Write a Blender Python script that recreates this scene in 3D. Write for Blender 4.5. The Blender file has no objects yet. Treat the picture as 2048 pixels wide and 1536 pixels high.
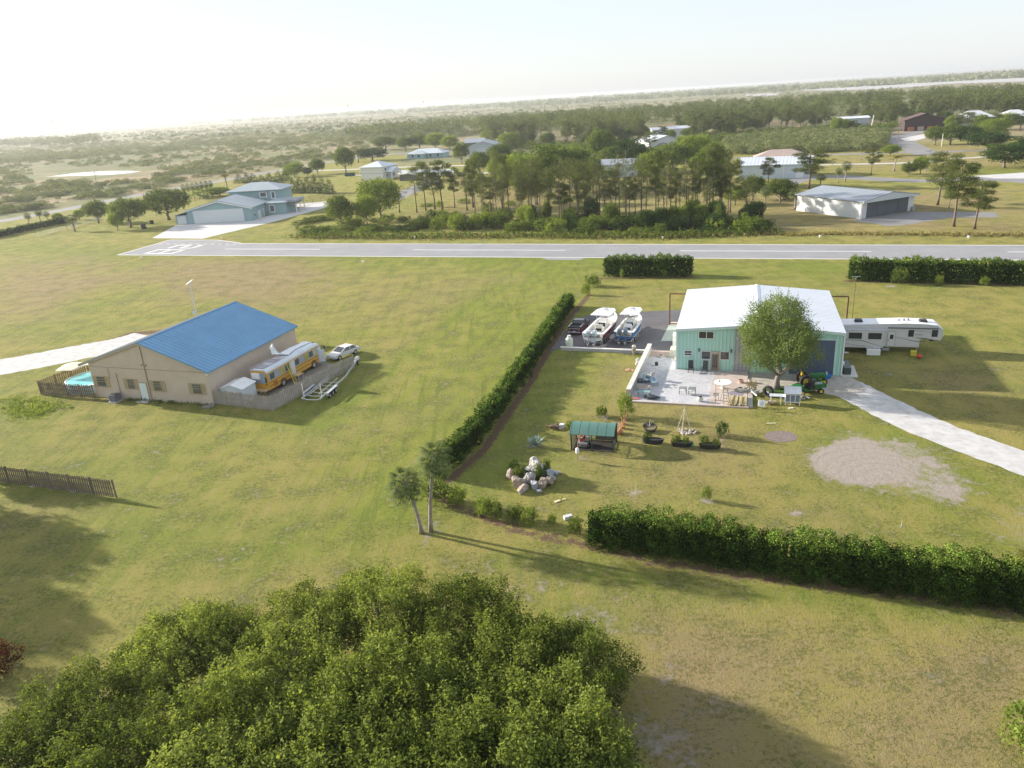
import bpy, bmesh, math, random
import numpy as np
from mathutils import Vector, Matrix
SC = bpy.context.scene
COL = SC.collection
R_ = math.radians
PI = math.pi
# ---------------------------------------------------------------- camera numbers
FPX, PX, PY, H = 1530., 1024., 768., 32.0
ROLL, PIT = math.atan(.0635), math.atan(570 / FPX)
def ray(x, y):
    u = (x - PX) / FPX; v = -(y - PY) / FPX
    a = u * math.cos(ROLL) + v * math.sin(ROLL); b = -u * math.sin(ROLL) + v * math.cos(ROLL)
    return (a, math.cos(PIT) + b * math.sin(PIT), -math.sin(PIT) + b * math.cos(PIT))
def g(x, y, z=0.0):
    """survey: world point at height z seen at photo pixel x, y"""
    r = ray(x, y); t = (z - H) / r[2]
    return (r[0] * t, r[1] * t, z)
def hgt(bx, by, tx, ty):
    """height of something standing at ground pixel b whose top is at pixel t"""
    q = g(bx, by); r = ray(tx, ty); d = math.hypot(q[0], q[1])
    return H + r[2] * d / math.hypot(r[0], r[1])
def mpp(bx, by):
    q = g(bx, by); return math.sqrt(q[0] ** 2 + q[1] ** 2 + H * H) / FPX   # metres per photo pixel
AX = R_(-17.5)                                                   # the plots' common axis
CA, SA = math.cos(AX), math.sin(AX)
def fr(o, x, y, z=0.0, a=AX):
    c, s = math.cos(a), math.sin(a)
    return (o[0] + x * c - y * s, o[1] + x * s + y * c, z)
# ---------------------------------------------------------------- materials
MATS = {}
def M(name, col, rough=.6, var=.12, scale=1.5, metal=0, bump=0., bscale=20., spec=.4, col2=None, detail=4, coat=0):
    if name in MATS: return MATS[name]
    m = bpy.data.materials.new(name); m.use_nodes = True
    nt = m.node_tree; N = nt.nodes; L = nt.links
    b = N['Principled BSDF']
    b.inputs['Roughness'].default_value = rough; b.inputs['Metallic'].default_value = metal
    b.inputs['Specular IOR Level'].default_value = spec
    if coat: b.inputs['Coat Weight'].default_value = coat
    tc = N.new('ShaderNodeTexCoord')
    nz = N.new('ShaderNodeTexNoise'); nz.inputs['Scale'].default_value = scale; nz.inputs['Detail'].default_value = detail
    nz.inputs['Roughness'].default_value = .65
    L.new(tc.outputs['Object'], nz.inputs['Vector'])
    mx = N.new('ShaderNodeValToRGB')
    c2 = col2 or [min(1, c * (1 + var)) for c in col]; c1 = col if col2 else [c * (1 - var) for c in col]
    mx.color_ramp.elements[0].position = .32; mx.color_ramp.elements[1].position = .68
    mx.color_ramp.elements[0].color = (*c1, 1); mx.color_ramp.elements[1].color = (*c2, 1)
    L.new(nz.outputs['Fac'], mx.inputs['Fac']); L.new(mx.outputs['Color'], b.inputs['Base Color'])
    if bump:
        n2 = N.new('ShaderNodeTexNoise'); n2.inputs['Scale'].default_value = bscale; n2.inputs['Detail'].default_value = 3
        L.new(tc.outputs['Object'], n2.inputs['Vector'])
        bp = N.new('ShaderNodeBump'); bp.inputs['Strength'].default_value = bump; bp.inputs['Distance'].default_value = .05
        L.new(n2.outputs['Fac'], bp.inputs['Height']); L.new(bp.outputs['Normal'], b.inputs['Normal'])
    MATS[name] = m
    return m
def leafmat(name, stops, transl=.35, rough=.5, orand=.25):
    """foliage: a colour per leaf (face attribute v) along stops, shifted a little per plant"""
    if name in MATS: return MATS[name]
    m = bpy.data.materials.new(name); m.use_nodes = True
    nt = m.node_tree; N = nt.nodes; L = nt.links
    b = N['Principled BSDF']; out = N['Material Output']
    b.inputs['Roughness'].default_value = max(rough, .75); b.inputs['Specular IOR Level'].default_value = .02
    at = N.new('ShaderNodeAttribute'); at.attribute_name = 'v'
    oi = N.new('ShaderNodeObjectInfo')
    ma = N.new('ShaderNodeMath'); ma.operation = 'MULTIPLY_ADD'
    L.new(oi.outputs['Random'], ma.inputs[0]); ma.inputs[1].default_value = orand; L.new(at.outputs['Fac'], ma.inputs[2])
    sb = N.new('ShaderNodeMath'); sb.operation = 'SUBTRACT'; L.new(ma.outputs[0], sb.inputs[0]); sb.inputs[1].default_value = orand / 2
    rp = N.new('ShaderNodeValToRGB'); e = rp.color_ramp.elements
    e[0].position = 0; e[0].color = (*stops[0], 1); e[1].position = 1; e[1].color = (*stops[-1], 1)
    for i, s in enumerate(stops[1:-1]):
        k = e.new((i + 1) / (len(stops) - 1)); k.color = (*s, 1)
    L.new(sb.outputs[0], rp.inputs['Fac'])
    L.new(rp.outputs['Color'], b.inputs['Base Color'])
    tr = N.new('ShaderNodeBsdfTranslucent')
    hs = N.new('ShaderNodeMixRGB'); hs.blend_type = 'MULTIPLY'; hs.inputs['Fac'].default_value = 1
    hs.inputs['Color2'].default_value = (1.5, 1.45, .6, 1); L.new(rp.outputs['Color'], hs.inputs['Color1'])
    L.new(hs.outputs['Color'], tr.inputs['Color'])
    ms = N.new('ShaderNodeMixShader'); ms.inputs['Fac'].default_value = transl
    L.new(b.outputs[0], ms.inputs[1]); L.new(tr.outputs[0], ms.inputs[2]); L.new(ms.outputs[0], out.inputs['Surface'])
    MATS[name] = m
    return m
# ---------------------------------------------------------------- mesh builder
class MB:
    def __init__(s): s.v = []; s.f = []; s.m = []; s.sm = False
    def add(s, vs, fs, mi=0):
        o = len(s.v); s.v += [tuple(p) for p in vs]
        for f in fs: s.f.append(tuple(i + o for i in f)); s.m.append(mi)
        return s
    def box(s, x0, x1, y0, y1, z0, z1, mi=0):
        return s.add([(x0,y0,z0),(x1,y0,z0),(x1,y1,z0),(x0,y1,z0),(x0,y0,z1),(x1,y0,z1),(x1,y1,z1),(x0,y1,z1)],
                     [(0,3,2,1),(4,5,6,7),(0,1,5,4),(1,2,6,5),(2,3,7,6),(3,0,4,7)], mi)
    def obox(s, c, sz, e=(0, 0, 0), mi=0):
        from mathutils import Euler
        r = Euler(e).to_matrix(); c = Vector(c); h = [q / 2 for q in sz]
        vs = [c + r @ Vector((sx*h[0], sy*h[1], sz_*h[2])) for sz_ in (-1,1) for sx, sy in ((-1,-1),(1,-1),(1,1),(-1,1))]
        return s.add(vs, [(0,3,2,1),(4,5,6,7),(0,1,5,4),(1,2,6,5),(2,3,7,6),(3,0,4,7)], mi)
    def bar(s, p0, p1, w, h=None, mi=0):
        h = h or w; p0 = Vector(p0); p1 = Vector(p1); d = (p1 - p0).normalized()
        up = Vector((0,0,1)) if abs(d.z) < .95 else Vector((0,1,0))
        a = d.cross(up).normalized(); b = a.cross(d).normalized()
        vs = [p + a*(i*w/2) + b*(j*h/2) for p in (p0, p1) for i, j in ((-1,-1),(1,-1),(1,1),(-1,1))]
        return s.add(vs, [(0,3,2,1),(4,5,6,7),(0,1,5,4),(1,2,6,5),(2,3,7,6),(3,0,4,7)], mi)
    def tube(s, pts, rad, n=8, mi=0, cap=True):
        pts = [Vector(p) for p in pts]
        if not hasattr(rad, '__len__'): rad = [rad] * len(pts)
        vs = []; fs = []; pa = None
        for i, p in enumerate(pts):
            d = (pts[min(i+1, len(pts)-1)] - pts[max(i-1, 0)]).normalized()
            if pa is None:
                up = Vector((0,0,1)) if abs(d.z) < .9 else Vector((1,0,0)); pa = d.cross(up).normalized()
            else: pa = (pa - d * pa.dot(d)).normalized()
            b = d.cross(pa)
            for k in range(n):
                t = 2*PI*k/n; vs.append(p + (pa*math.cos(t) + b*math.sin(t)) * rad[i])
        for i in range(len(pts)-1):
            for k in range(n):
                a = i*n+k; c = i*n+(k+1) % n; fs.append((a, c, c+n, a+n))
        if cap: fs.append(tuple(range(n-1, -1, -1))); fs.append(tuple((len(pts)-1)*n+k for k in range(n)))
        return s.add(vs, fs, mi)
    def cyl(s, p0, p1, r0, r1=None, n=12, mi=0): return s.tube([p0, p1], [r0, r0 if r1 is None else r1], n, mi)
    def ext(s, poly, ax, a, b, mi=0):
        """extrude a 2-D outline along x, y or z from a to b"""
        f = {'x': lambda p, t: (t, p[0], p[1]), 'y': lambda p, t: (p[0], t, p[1]), 'z': lambda p, t: (p[0], p[1], t)}[ax]
        n = len(poly)
        vs = [f(p, a) for p in poly] + [f(p, b) for p in poly]
        fs = [tuple(range(n)), tuple(range(2*n-1, n-1, -1))] + [(i, i+n, (i+1) % n + n, (i+1) % n) for i in range(n)]
        return s.add(vs, fs, mi)
    def loft(s, secs, mi=0, cap=True, closed=True):
        n = len(secs[0]); vs = [p for q in secs for p in q]; fs = []
        for i in range(len(secs)-1):
            for k in range(n if closed else n-1): fs.append((i*n+k, i*n+(k+1) % n, (i+1)*n+(k+1) % n, (i+1)*n+k))
        if cap and closed: fs.append(tuple(range(n-1,-1,-1))); fs.append(tuple((len(secs)-1)*n+k for k in range(n)))
        return s.add(vs, fs, mi)
    def ell(s, c, r, n=12, m=8, mi=0, jit=0, rnd=None):
        vs = []; fs = []
        for j in range(m+1):
            ph = PI*j/m
            for k in range(n):
                t = 2*PI*k/n; q = 1 + (rnd.uniform(-jit, jit) if rnd and 0 < j < m else 0)
                vs.append((c[0]+r[0]*math.sin(ph)*math.cos(t)*q, c[1]+r[1]*math.sin(ph)*math.sin(t)*q, c[2]+r[2]*math.cos(ph)*q))
        for j in range(m):
            for k in range(n): fs.append((j*n+k, (j+1)*n+k, (j+1)*n+(k+1) % n, j*n+(k+1) % n))
        return s.add(vs, fs, mi)
    def quad(s, a, b, c, d, mi=0): return s.add([a, b, c, d], [(0,1,2,3)], mi)
    def build(s, name, mats, parent=None, smooth=False, bevel=0):
        me = bpy.data.meshes.new(name); me.from_pydata(s.v, [], s.f)
        if not isinstance(mats, (list, tuple)): mats = [mats]
        for m in mats: me.materials.append(m)
        me.polygons.foreach_set('material_index', s.m)
        bm = bmesh.new(); bm.from_mesh(me); bmesh.ops.remove_doubles(bm, verts=bm.verts, dist=1e-5) if smooth else None
        bmesh.ops.recalc_face_normals(bm, faces=bm.faces); bm.to_mesh(me); bm.free()
        if smooth: me.shade_smooth()
        me.update()
        o = bpy.data.objects.new(name, me); COL.objects.link(o)
        if parent: o.parent = parent
        if bevel:
            md = o.modifiers.new('bevel', 'BEVEL'); md.width = bevel; md.segments = 2; md.limit_method = 'ANGLE'
        return o
def thing(name, label, cat, loc, rz=0, group=None):
    o = bpy.data.objects.new(name, None); COL.objects.link(o)
    o.empty_display_size = .3
    o.location = loc; o.rotation_euler = (0, 0, rz); o['label'] = label; o['category'] = cat
    if group: o['group'] = group
    return o
def tag(o, label, cat, group=None, loc=None, rz=None):
    o['label'] = label; o['category'] = cat
    if group: o['group'] = group
    if loc is not None: o.location = loc
    if rz is not None: o.rotation_euler = (0, 0, rz)
    return o
def struct(o): o['kind'] = 'structure'; return o
def copy_thing(root, loc, rz=0, scale=None, label=None, group=None):
    r = root.copy(); COL.objects.link(r); r.location = loc; r.rotation_euler = (0, 0, rz)
    if scale is not None: r.scale = scale
    if label: r['label'] = label
    if group: r['group'] = group
    for ch in root.children:
        c = ch.copy(); COL.objects.link(c); c.parent = r
        for gc in ch.children:
            d = gc.copy(); COL.objects.link(d); d.parent = c
    return r
# ---------------------------------------------------------------- world, sun, camera
SUNV = Vector((-.891, .454, .0)).normalized()
ELEV = R_(17.5)
SUNV = Vector((SUNV.x*math.cos(ELEV), SUNV.y*math.cos(ELEV), math.sin(ELEV)))
w = bpy.data.worlds.new('World'); SC.world = w; w.use_nodes = True
nt = w.node_tree; bg = nt.nodes['Background']; sk = nt.nodes.new('ShaderNodeTexSky')
sk.sky_type = 'NISHITA'; sk.sun_disc = False; sk.sun_elevation = ELEV
sk.sun_rotation = math.atan2(SUNV.x, SUNV.y); sk.altitude = 30; sk.air_density = 1.0; sk.dust_density = .7; sk.ozone_density = 1.0
veil = nt.nodes.new('ShaderNodeMixRGB'); veil.inputs['Fac'].default_value = .8; veil.inputs['Color2'].default_value = (2.95, 3.15, 3.45, 1)   # thin bright overcast veil
nt.links.new(sk.outputs[0], veil.inputs['Color1']); nt.links.new(veil.outputs[0], bg.inputs[0]); bg.inputs[1].default_value = .12
sl = bpy.data.lights.new('sun', 'SUN'); sl.energy = 4.8; sl.angle = R_(1.0); sl.color = (1, .91, .80)
so = bpy.data.objects.new('sun', sl); COL.objects.link(so); so.rotation_euler = SUNV.to_track_quat('Z', 'Y').to_euler()
cd = bpy.data.cameras.new('camera'); cam = bpy.data.objects.new('camera', cd); COL.objects.link(cam); SC.camera = cam
cd.sensor_width = 36; cd.lens = 36 * FPX / 2048; cd.clip_start = 1; cd.clip_end = 80000
# world-space camera axes from the surveyed pitch and roll
cr, sr, cp, sp = math.cos(ROLL), math.sin(ROLL), math.cos(PIT), math.sin(PIT)
X = Vector((cr, -sr*sp, -sr*cp)); Y = Vector((sr, cr*sp, cr*cp)); Z = X.cross(Y)
cam.matrix_world = Matrix(((X.x,Y.x,Z.x,0),(X.y,Y.y,Z.y,0),(X.z,Y.z,Z.z,H),(0,0,0,1)))
SC.view_settings.view_transform = 'Standard'; SC.view_settings.look = 'None'
SC.view_settings.exposure = 1.22; SC.view_settings.gamma = 1
SC.render.resolution_x = 1024; SC.render.resolution_y = 768
SC.cycles.volume_bounces = 0; SC.cycles.max_bounces = 5; SC.cycles.diffuse_bounces = 2; SC.cycles.glossy_bounces = 2; SC.cycles.transmission_bounces = 2
# ---------------------------------------------------------------- ground sheet
def axis_steps(lo, hi, d, far):
    a = list(np.arange(lo, hi + d/2, d)); s = d; x = hi
    while x < far: s *= 1.07; x += s; a.append(x)
    s = d; x = lo; b = []
    while x > -far: s *= 1.07; x -= s; b.append(x)
    return np.array(b[::-1] + a)
gx = axis_steps(-75, 75, .6, 42000); gy = axis_steps(22, 150, .6, 42000)
XX, YY = np.meshgrid(gx, gy); VX = XX.ravel(); VY = YY.ravel()
def polymask(pts, soft):
    """soft inside-mask of a polygon given as photo pixels"""
    P = np.array([g(*p)[:2] for p in pts]); n = len(P)
    sel = (VX > P[:,0].min()-3*soft) & (VX < P[:,0].max()+3*soft) & (VY > P[:,1].min()-3*soft) & (VY < P[:,1].max()+3*soft)
    x = VX[sel]; y = VY[sel]; ins = np.zeros(x.shape, bool); dm = np.full(x.shape, 1e9)
    for i in range(n):
        x0, y0 = P[i]; x1, y1 = P[(i+1) % n]
        c = ((y0 > y) != (y1 > y)); 
        with np.errstate(all='ignore'): c &= x < (x1-x0)*(y-y0)/(y1-y0)+x0
        ins ^= c
        L = (x1-x0)**2+(y1-y0)**2; t = np.clip(((x-x0)*(x1-x0)+(y-y0)*(y1-y0))/L, 0, 1)
        dm = np.minimum(dm, np.hypot(x-x0-t*(x1-x0), y-y0-t*(y1-y0)))
    out = np.zeros(VX.shape); sd = np.where(ins, dm, -dm)
    out[sel] = np.clip(.5 + sd/(2*soft), 0, 1)
    return out
def linemask(pts, wid, soft, px=True):
    P = [g(*p)[:2] for p in pts] if px else pts; dm = np.full(VX.shape, 1e9)
    for (x0, y0), (x1, y1) in zip(P[:-1], P[1:]):
        L = (x1-x0)**2+(y1-y0)**2; t = np.clip(((VX-x0)*(x1-x0)+(VY-y0)*(y1-y0))/L, 0, 1)
        dm = np.minimum(dm, np.hypot(VX-x0-t*(x1-x0), VY-y0-t*(y1-y0)))
    return np.clip(.5 + (wid/2-dm)/(2*soft), 0, 1)
green = np.zeros(VX.shape); dry = np.zeros(VX.shape); bare = np.zeros(VX.shape); scrub = np.zeros(VX.shape)
# lush strips
green += .7*linemask([(1000,1120),(1400,1185),(1700,1200),(2060,1262)], 1.6, 1.2)
green += .6*linemask([(640,860),(905,640),(1010,560)], 1.6, 1.6)
green += .75*linemask([(1270,700),(1180,720),(1000,950),(880,1000)], 5, 4)*0.6
green += .5*polymask([(0,785),(120,800),(110,840),(0,850)], 2)
green += .8*linemask([(890,650),(935,620),(1000,570)], 1.0, .8)
green += .45*linemask([(480,500),(1180,520)], 8, 5)
green += .5*polymask([(500,860),(720,900),(740,700),(690,700),(660,760)], 3)
green += .45*linemask([(0,900),(260,960),(330,1040)], 6, 5)
green += .8*polymask([(1900,338),(2048,335),(2048,350),(1960,352)], 6)
green += .5*polymask([(770,940),(700,1030),(760,1060),(850,1000),(880,930)], 2.0)
green += .5*polymask([(1600,870),(1800,850),(1980,960),(2000,1080),(1900,1010),(1640,1000)], 2.2)*.8
green += .4*linemask([(0,487),(240,515),(1180,535),(2048,540)], 16, 8)
green += .38*polymask([(1180,520),(1010,520),(600,1060),(560,1120),(860,1040),(1190,600)], 5)
dry += .65*polymask([(1100,1150),(1300,1180),(1700,1260),(2048,1290),(2200,1700),(1200,1700),(1230,1250)], 4)
dry += .35*polymask([(930,980),(1250,800),(1600,850),(1650,950),(1550,1050),(1150,1020)], 5)
dry += .35*polymask([(700,555),(1000,545),(900,640),(640,640)], 8)
dry += .4*polymask([(1700,720),(2048,740),(2048,880),(1750,760)], 5)
dry += .45*polymask([(0,510),(240,505),(300,560),(0,600)], 10)
dry += .55*polymask([(1650,280),(2048,290),(2048,335),(1650,345)], 20)
dry += .7*polymask([(1560,390),(2048,375),(2048,468),(1560,466)], 12)
dry += .55*polymask([(330,520),(700,530),(560,640),(250,600)], 9)*.7
dry += .3*polymask([(0,985),(250,1000),(180,1100),(0,1180)], 5)
dry += .5*polymask([(900,350),(1560,350),(1560,455),(820,455)], 12)
# bare ground
bare += .98*polymask([(1640,900),(1720,878),(1800,925),(1790,962),(1700,965),(1640,935)], .7)
bare += .6*polymask([(1610,915),(1700,862),(1830,880),(1925,950),(1965,985),(1930,1010),(1780,985),(1660,960)], 1.3)
bare += .5*polymask([(1990,1040),(2060,990),(2100,1100),(1990,1080)], 1.0)
bare += .32*polymask([(1010,1140),(1180,1190),(1250,1215),(1230,1250),(1150,1240),(1000,1170)], 2)
bare += .28*polymask([(1560,1200),(1640,1215),(1650,1240),(1590,1235)], 1.2)
bare += .2*linemask([(1265,1400),(1300,1536),(1330,1640)], 2.0, 2.0)
bare += .25*polymask([(1250,1250),(1420,1370),(1520,1536),(1700,1700),(1250,1700)], 2.5)
bare += .42*polymask([(830,1050),(900,1050),(890,1095),(820,1090)], .9)
bare += .5*polymask([(1745,735),(1840,745),(1820,758),(1760,752)], 1.5)*.6
for cx, cy, r in ((1272,985,.8),(1412,1000,.6),(1155,918,.8),(1590,1028,.6),(1803,1055,.6),(1365,862,.9),(1560,873,.2),(1205,832,.8),(1245,850,.8),(1070,893,.8),(1780,572,1),(1874,575,.6),(1965,574,.6)):
    q = g(cx, cy); bare += .5*np.clip(.5+(r-np.hypot(VX-q[0], VY-q[1]))/.8, 0, 1)
# brown leaf litter beside the hedges is its own channel folded into scrub (near) below
wild = polymask([(-2600,470),(-400,452),(0,436),(168,405),(276,384),(366,368),(498,346),(568,333),(666,318),(760,300),(1100,285),(1260,262),(1440,262),(1560,270),(1760,262),(1840,262),(2048,272),(4600,300),(9000,-60),(-7000,500)], 12)
far = (VY + .34*VX > 430) | (VX < -330)
P1 = g(0,440); P2 = g(666,320)
scrub = np.clip(((VY-P1[1])-(P2[1]-P1[1])/(P2[0]-P1[0])*(VX-P1[0]))/14, 0, 1)
scrub = np.maximum(scrub, np.clip((VY+.25*VX-420)/40, 0, 1)*(VX > -60))
scrub = np.maximum(scrub, np.clip((VY-520)/60, 0, 1))
keep = polymask([(1460,262),(1700,300),(2060,290),(2060,350),(1460,345)], 15); scrub *= 1-keep
def vnoise(x, y, s, seed):
    r = np.random.RandomState(seed); o = np.zeros(x.shape)
    for k in range(7):
        a = r.uniform(0, 2*PI); f = r.uniform(.5, 1.7)/s; o += np.sin((x*math.cos(a)+y*math.sin(a))*f*2*PI + r.uniform(0, 6.3)
            + 1.3*np.sin((x*math.sin(a)-y*math.cos(a))*f*3.1 + r.uniform(0, 6.3)))
    return o/7
green = green*(.75+.5*vnoise(VX, VY, 9, 3)) + np.clip(vnoise(VX, VY, 34, 8), 0, 1)*.5
dry = dry*(.8+.5*vnoise(VX, VY, 12, 5)) + np.clip(vnoise(VX, VY, 23, 11), 0, 1)*.4
strip_ = polymask([(1180,520),(1010,520),(700,870),(560,1120),(880,1040),(1190,600)], 3) + .45*polymask([(0,500),(1000,525),(640,880),(0,1300)], 6)
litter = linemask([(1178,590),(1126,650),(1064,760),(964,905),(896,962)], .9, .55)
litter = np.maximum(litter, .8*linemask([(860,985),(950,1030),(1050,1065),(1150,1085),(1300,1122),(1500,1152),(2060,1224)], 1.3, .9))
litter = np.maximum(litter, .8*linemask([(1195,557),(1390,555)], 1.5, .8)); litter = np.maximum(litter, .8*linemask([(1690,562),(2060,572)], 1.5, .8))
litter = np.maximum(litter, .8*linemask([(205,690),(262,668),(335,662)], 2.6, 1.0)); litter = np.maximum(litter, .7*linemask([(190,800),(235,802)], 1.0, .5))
dry += .55*polymask([(330,515),(620,520),(590,600),(400,590)], 8)+.5*polymask([(0,540),(200,560),(120,640),(0,640)], 6)+.4*polymask([(1210,720),(1270,730),(1250,790),(1190,770)], 1.5)
z = np.zeros(VX.shape)
# the swale along the far side of the runway and the gentle roll of the lawns
z += np.where(np.hypot(VX, VY) < 400, .03*vnoise(VX, VY, 30, 2), 0)*0
nx, ny = len(gx), len(gy)
ii = np.arange((nx-1)*(ny-1)); r0 = (ii // (nx-1))*nx + ii % (nx-1)
F = np.stack([r0, r0+1, r0+1+nx, r0+nx], 1)
me = bpy.data.meshes.new('ground'); nv = nx*ny; nf = len(F)
me.vertices.add(nv); me.vertices.foreach_set('co', np.stack([VX, VY, z], 1).astype(np.float32).ravel())
me.loops.add(nf*4); me.loops.foreach_set('vertex_index', F.astype(np.int32).ravel())
me.polygons.add(nf); me.polygons.foreach_set('loop_start', np.arange(0, nf*4, 4, dtype=np.int32))
for nm, dat in (('mask', (green, dry, bare, scrub)), ('mask2', (litter, strip_, litter*0, litter*0))):
    a = me.attributes.new(nm, 'FLOAT_COLOR', 'POINT')
    a.data.foreach_set('color', np.clip(np.stack(dat, 1), 0, 1.2).astype(np.float32).ravel())
me.update(calc_edges=True); me.validate()
ground = bpy.data.objects.new('ground', me); COL.objects.link(ground); struct(ground)
# ground material
gm = bpy.data.materials.new('ground'); gm.use_nodes = True; N = gm.node_tree.nodes; L = gm.node_tree.links
def nn(t, **k):
    n = N.new('ShaderNode'+t)
    for a, b in k.items(): setattr(n, a, b)
    return n
tc = nn('TexCoord')
def noise(scale, detail=5, rough=.6, vec=None, dist=0):
    n = nn('TexNoise'); n.inputs['Scale'].default_value = scale; n.inputs['Detail'].default_value = detail
    n.inputs['Roughness'].default_value = rough; n.inputs['Distortion'].default_value = dist
    L.new(vec or tc.outputs['Object'], n.inputs['Vector']); return n.outputs['Fac']
def math_(op, a, b=None, c=None, clamp=False):
    n = nn('Math', operation=op, use_clamp=clamp)
    for i, q in enumerate((a, b, c)):
        if q is None: continue
        if isinstance(q, (int, float)): n.inputs[i].default_value = q
        else: L.new(q, n.inputs[i])
    return n.outputs[0]
def mixc(f, a, b):
    n = nn('MixRGB')
    for i, q in zip(('Fac', 'Color1', 'Color2'), (f, a, b)):
        if isinstance(q, (int, float)): n.inputs[i].default_value = q
        elif isinstance(q, tuple): n.inputs[i].default_value = (*q, 1)
        else: L.new(q, n.inputs[i])
    return n.outputs[0]
def smooth(v, lo, hi):
    n = nn('MapRange', interpolation_type='SMOOTHSTEP'); L.new(v, n.inputs['Value'])
    n.inputs['From Min'].default_value = lo; n.inputs['From Max'].default_value = hi; return n.outputs[0]
at = nn('Attribute', attribute_name='mask'); sep = nn('SeparateColor'); L.new(at.outputs['Color'], sep.inputs[0])
at2 = nn('Attribute', attribute_name='mask2'); sep2 = nn('SeparateColor'); L.new(at2.outputs['Color'], sep2.inputs[0])
mg, md_, mb_, ms_ = sep.outputs[0], sep.outputs[1], sep.outputs[2], at.outputs['Alpha']
# mowing streaks: noise stretched along the plots' long axis
mp = nn('Mapping'); mp.inputs['Rotation'].default_value = (0, 0, R_(17.5)); mp.inputs['Scale'].default_value = (.55, .035, 1)
L.new(tc.outputs['Object'], mp.inputs['Vector'])
streak = noise(1.6, 3, .6, mp.outputs[0])
mp2 = nn('Mapping'); mp2.inputs['Rotation'].default_value = (0, 0, R_(17.5)); mp2.inputs['Scale'].default_value = (.05, .45, 1)
L.new(tc.outputs['Object'], mp2.inputs['Vector'])
streak2 = noise(1.1, 3, .6, mp2.outputs[0])
nb, nm_, nf_, nff = noise(.05, 4), noise(.28, 5, .65), noise(1.4, 5, .7), noise(7, 4, .75)
def wsum(base, *pairs):
    o = base
    for s, k in pairs: o = math_('MULTIPLY_ADD', s, k, o)
    return o
gfac = wsum(math_('MULTIPLY', mg, .85), (nb, .7), (nm_, .95), (nf_, .55), (streak, .95), (streak2, .35))
gfac = smooth(gfac, 1.45, 2.3)
lawn = mixc(gfac, (.330, .288, .088), (.195, .240, .040))
wv = nn('TexWave', wave_type='BANDS', bands_direction='X'); wv.inputs['Scale'].default_value = .13; wv.inputs['Distortion'].default_value = 2.5; wv.inputs['Detail'].default_value = 3; wv.inputs['Detail Scale'].default_value = .6
mp3 = nn('Mapping'); mp3.inputs['Rotation'].default_value = (0, 0, R_(17.5)); L.new(tc.outputs['Object'], mp3.inputs['Vector'])
mp4 = nn('Mapping'); mp4.inputs['Scale'].default_value = (1, .06, 1); L.new(mp3.outputs[0], mp4.inputs['Vector']); L.new(mp4.outputs[0], wv.inputs['Vector'])
lawn = mixc(math_('MULTIPLY', math_('MULTIPLY', smooth(wv.outputs['Fac'], .35, .7), sep2.outputs[1]), .62), lawn, (.25, .285, .045))
lawn = mixc(math_('MULTIPLY', math_('MULTIPLY', smooth(streak, .54, .62), sep2.outputs[1]), .5), lawn, (.15, .175, .035))
dfac = wsum(math_('MULTIPLY', md_, .85), (nm_, .8), (nf_, .9), (nff, .5), (nb, .3))
lawn = mixc(smooth(dfac, 1.2, 1.95), lawn, (.315, .245, .125))
tuft = smooth(wsum(math_('MULTIPLY', noise(3.2, 4, .7), .8), (nff, .6), (math_('SUBTRACT', nm_, .5), .7)), .66, .84)
lawn = mixc(math_('MULTIPLY', tuft, .68), lawn, (.105, .125, .028))       # tufts, darker green
lawn = mixc(math_('MULTIPLY', smooth(nf_, .55, .68), .45), lawn, (.40, .33, .17))       # straw
lawn = mixc(math_('MULTIPLY', smooth(noise(.75, 4, .65), .62, .72), .35), lawn, (.20, .155, .085))  # thin worn spots
scr = mixc(smooth(noise(.02, 6, .7), .40, .6), (.36, .27, .175), (.20, .215, .095))
scr = mixc(smooth(noise(.0035, 6, .65), .45, .62), scr, (.17, .185, .09))
scr = mixc(math_('MULTIPLY', smooth(noise(.12, 5, .75), .5, .65), .6), scr, (.13, .15, .07))
base = mixc(smooth(math_('ADD', ms_, math_('MULTIPLY', math_('SUBTRACT', noise(.08, 4), .5), .5)), .4, .6), lawn, scr)
bf = wsum(mb_, (math_('SUBTRACT', nf_, .5), 1.3), (math_('SUBTRACT', nm_, .5), 1.9), (math_('SUBTRACT', nff, .5), .5))
sand = mixc(noise(2.5, 5, .7), (.31, .265, .23), (.50, .44, .385))
trk = nn('TexWave', wave_type='RINGS', rings_direction='Z'); trk.inputs['Scale'].default_value = .30; trk.inputs['Distortion'].default_value = 1.5
trk.inputs['Detail Scale'].default_value = .4
mpw = nn('Mapping'); q0 = g(1715, 925); mpw.inputs['Location'].default_value = (-q0[0]-1, -q0[1]+3, 0); L.new(tc.outputs['Object'], mpw.inputs['Vector']); L.new(mpw.outputs[0], trk.inputs['Vector'])
sand = mixc(math_('MULTIPLY', smooth(trk.outputs['Fac'], .72, .95), .12), sand, (.19, .165, .14))
base = mixc(smooth(bf, .22, .80), base, sand)
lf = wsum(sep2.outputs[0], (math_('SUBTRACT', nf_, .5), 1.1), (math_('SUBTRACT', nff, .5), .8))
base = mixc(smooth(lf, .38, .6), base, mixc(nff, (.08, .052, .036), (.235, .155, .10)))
b = N['Principled BSDF']; b.inputs['Roughness'].default_value = .95; b.inputs['Specular IOR Level'].default_value = .1
L.new(base, b.inputs['Base Color'])
bp = nn('Bump'); bp.inputs['Strength'].default_value = 1; bp.inputs['Distance'].default_value = .3
L.new(wsum(math_('MULTIPLY', nff, .8), (nf_, .9), (noise(22, 3), .25)), bp.inputs['Height']); L.new(bp.outputs[0], b.inputs['Normal'])
me.materials.append(gm)
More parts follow.
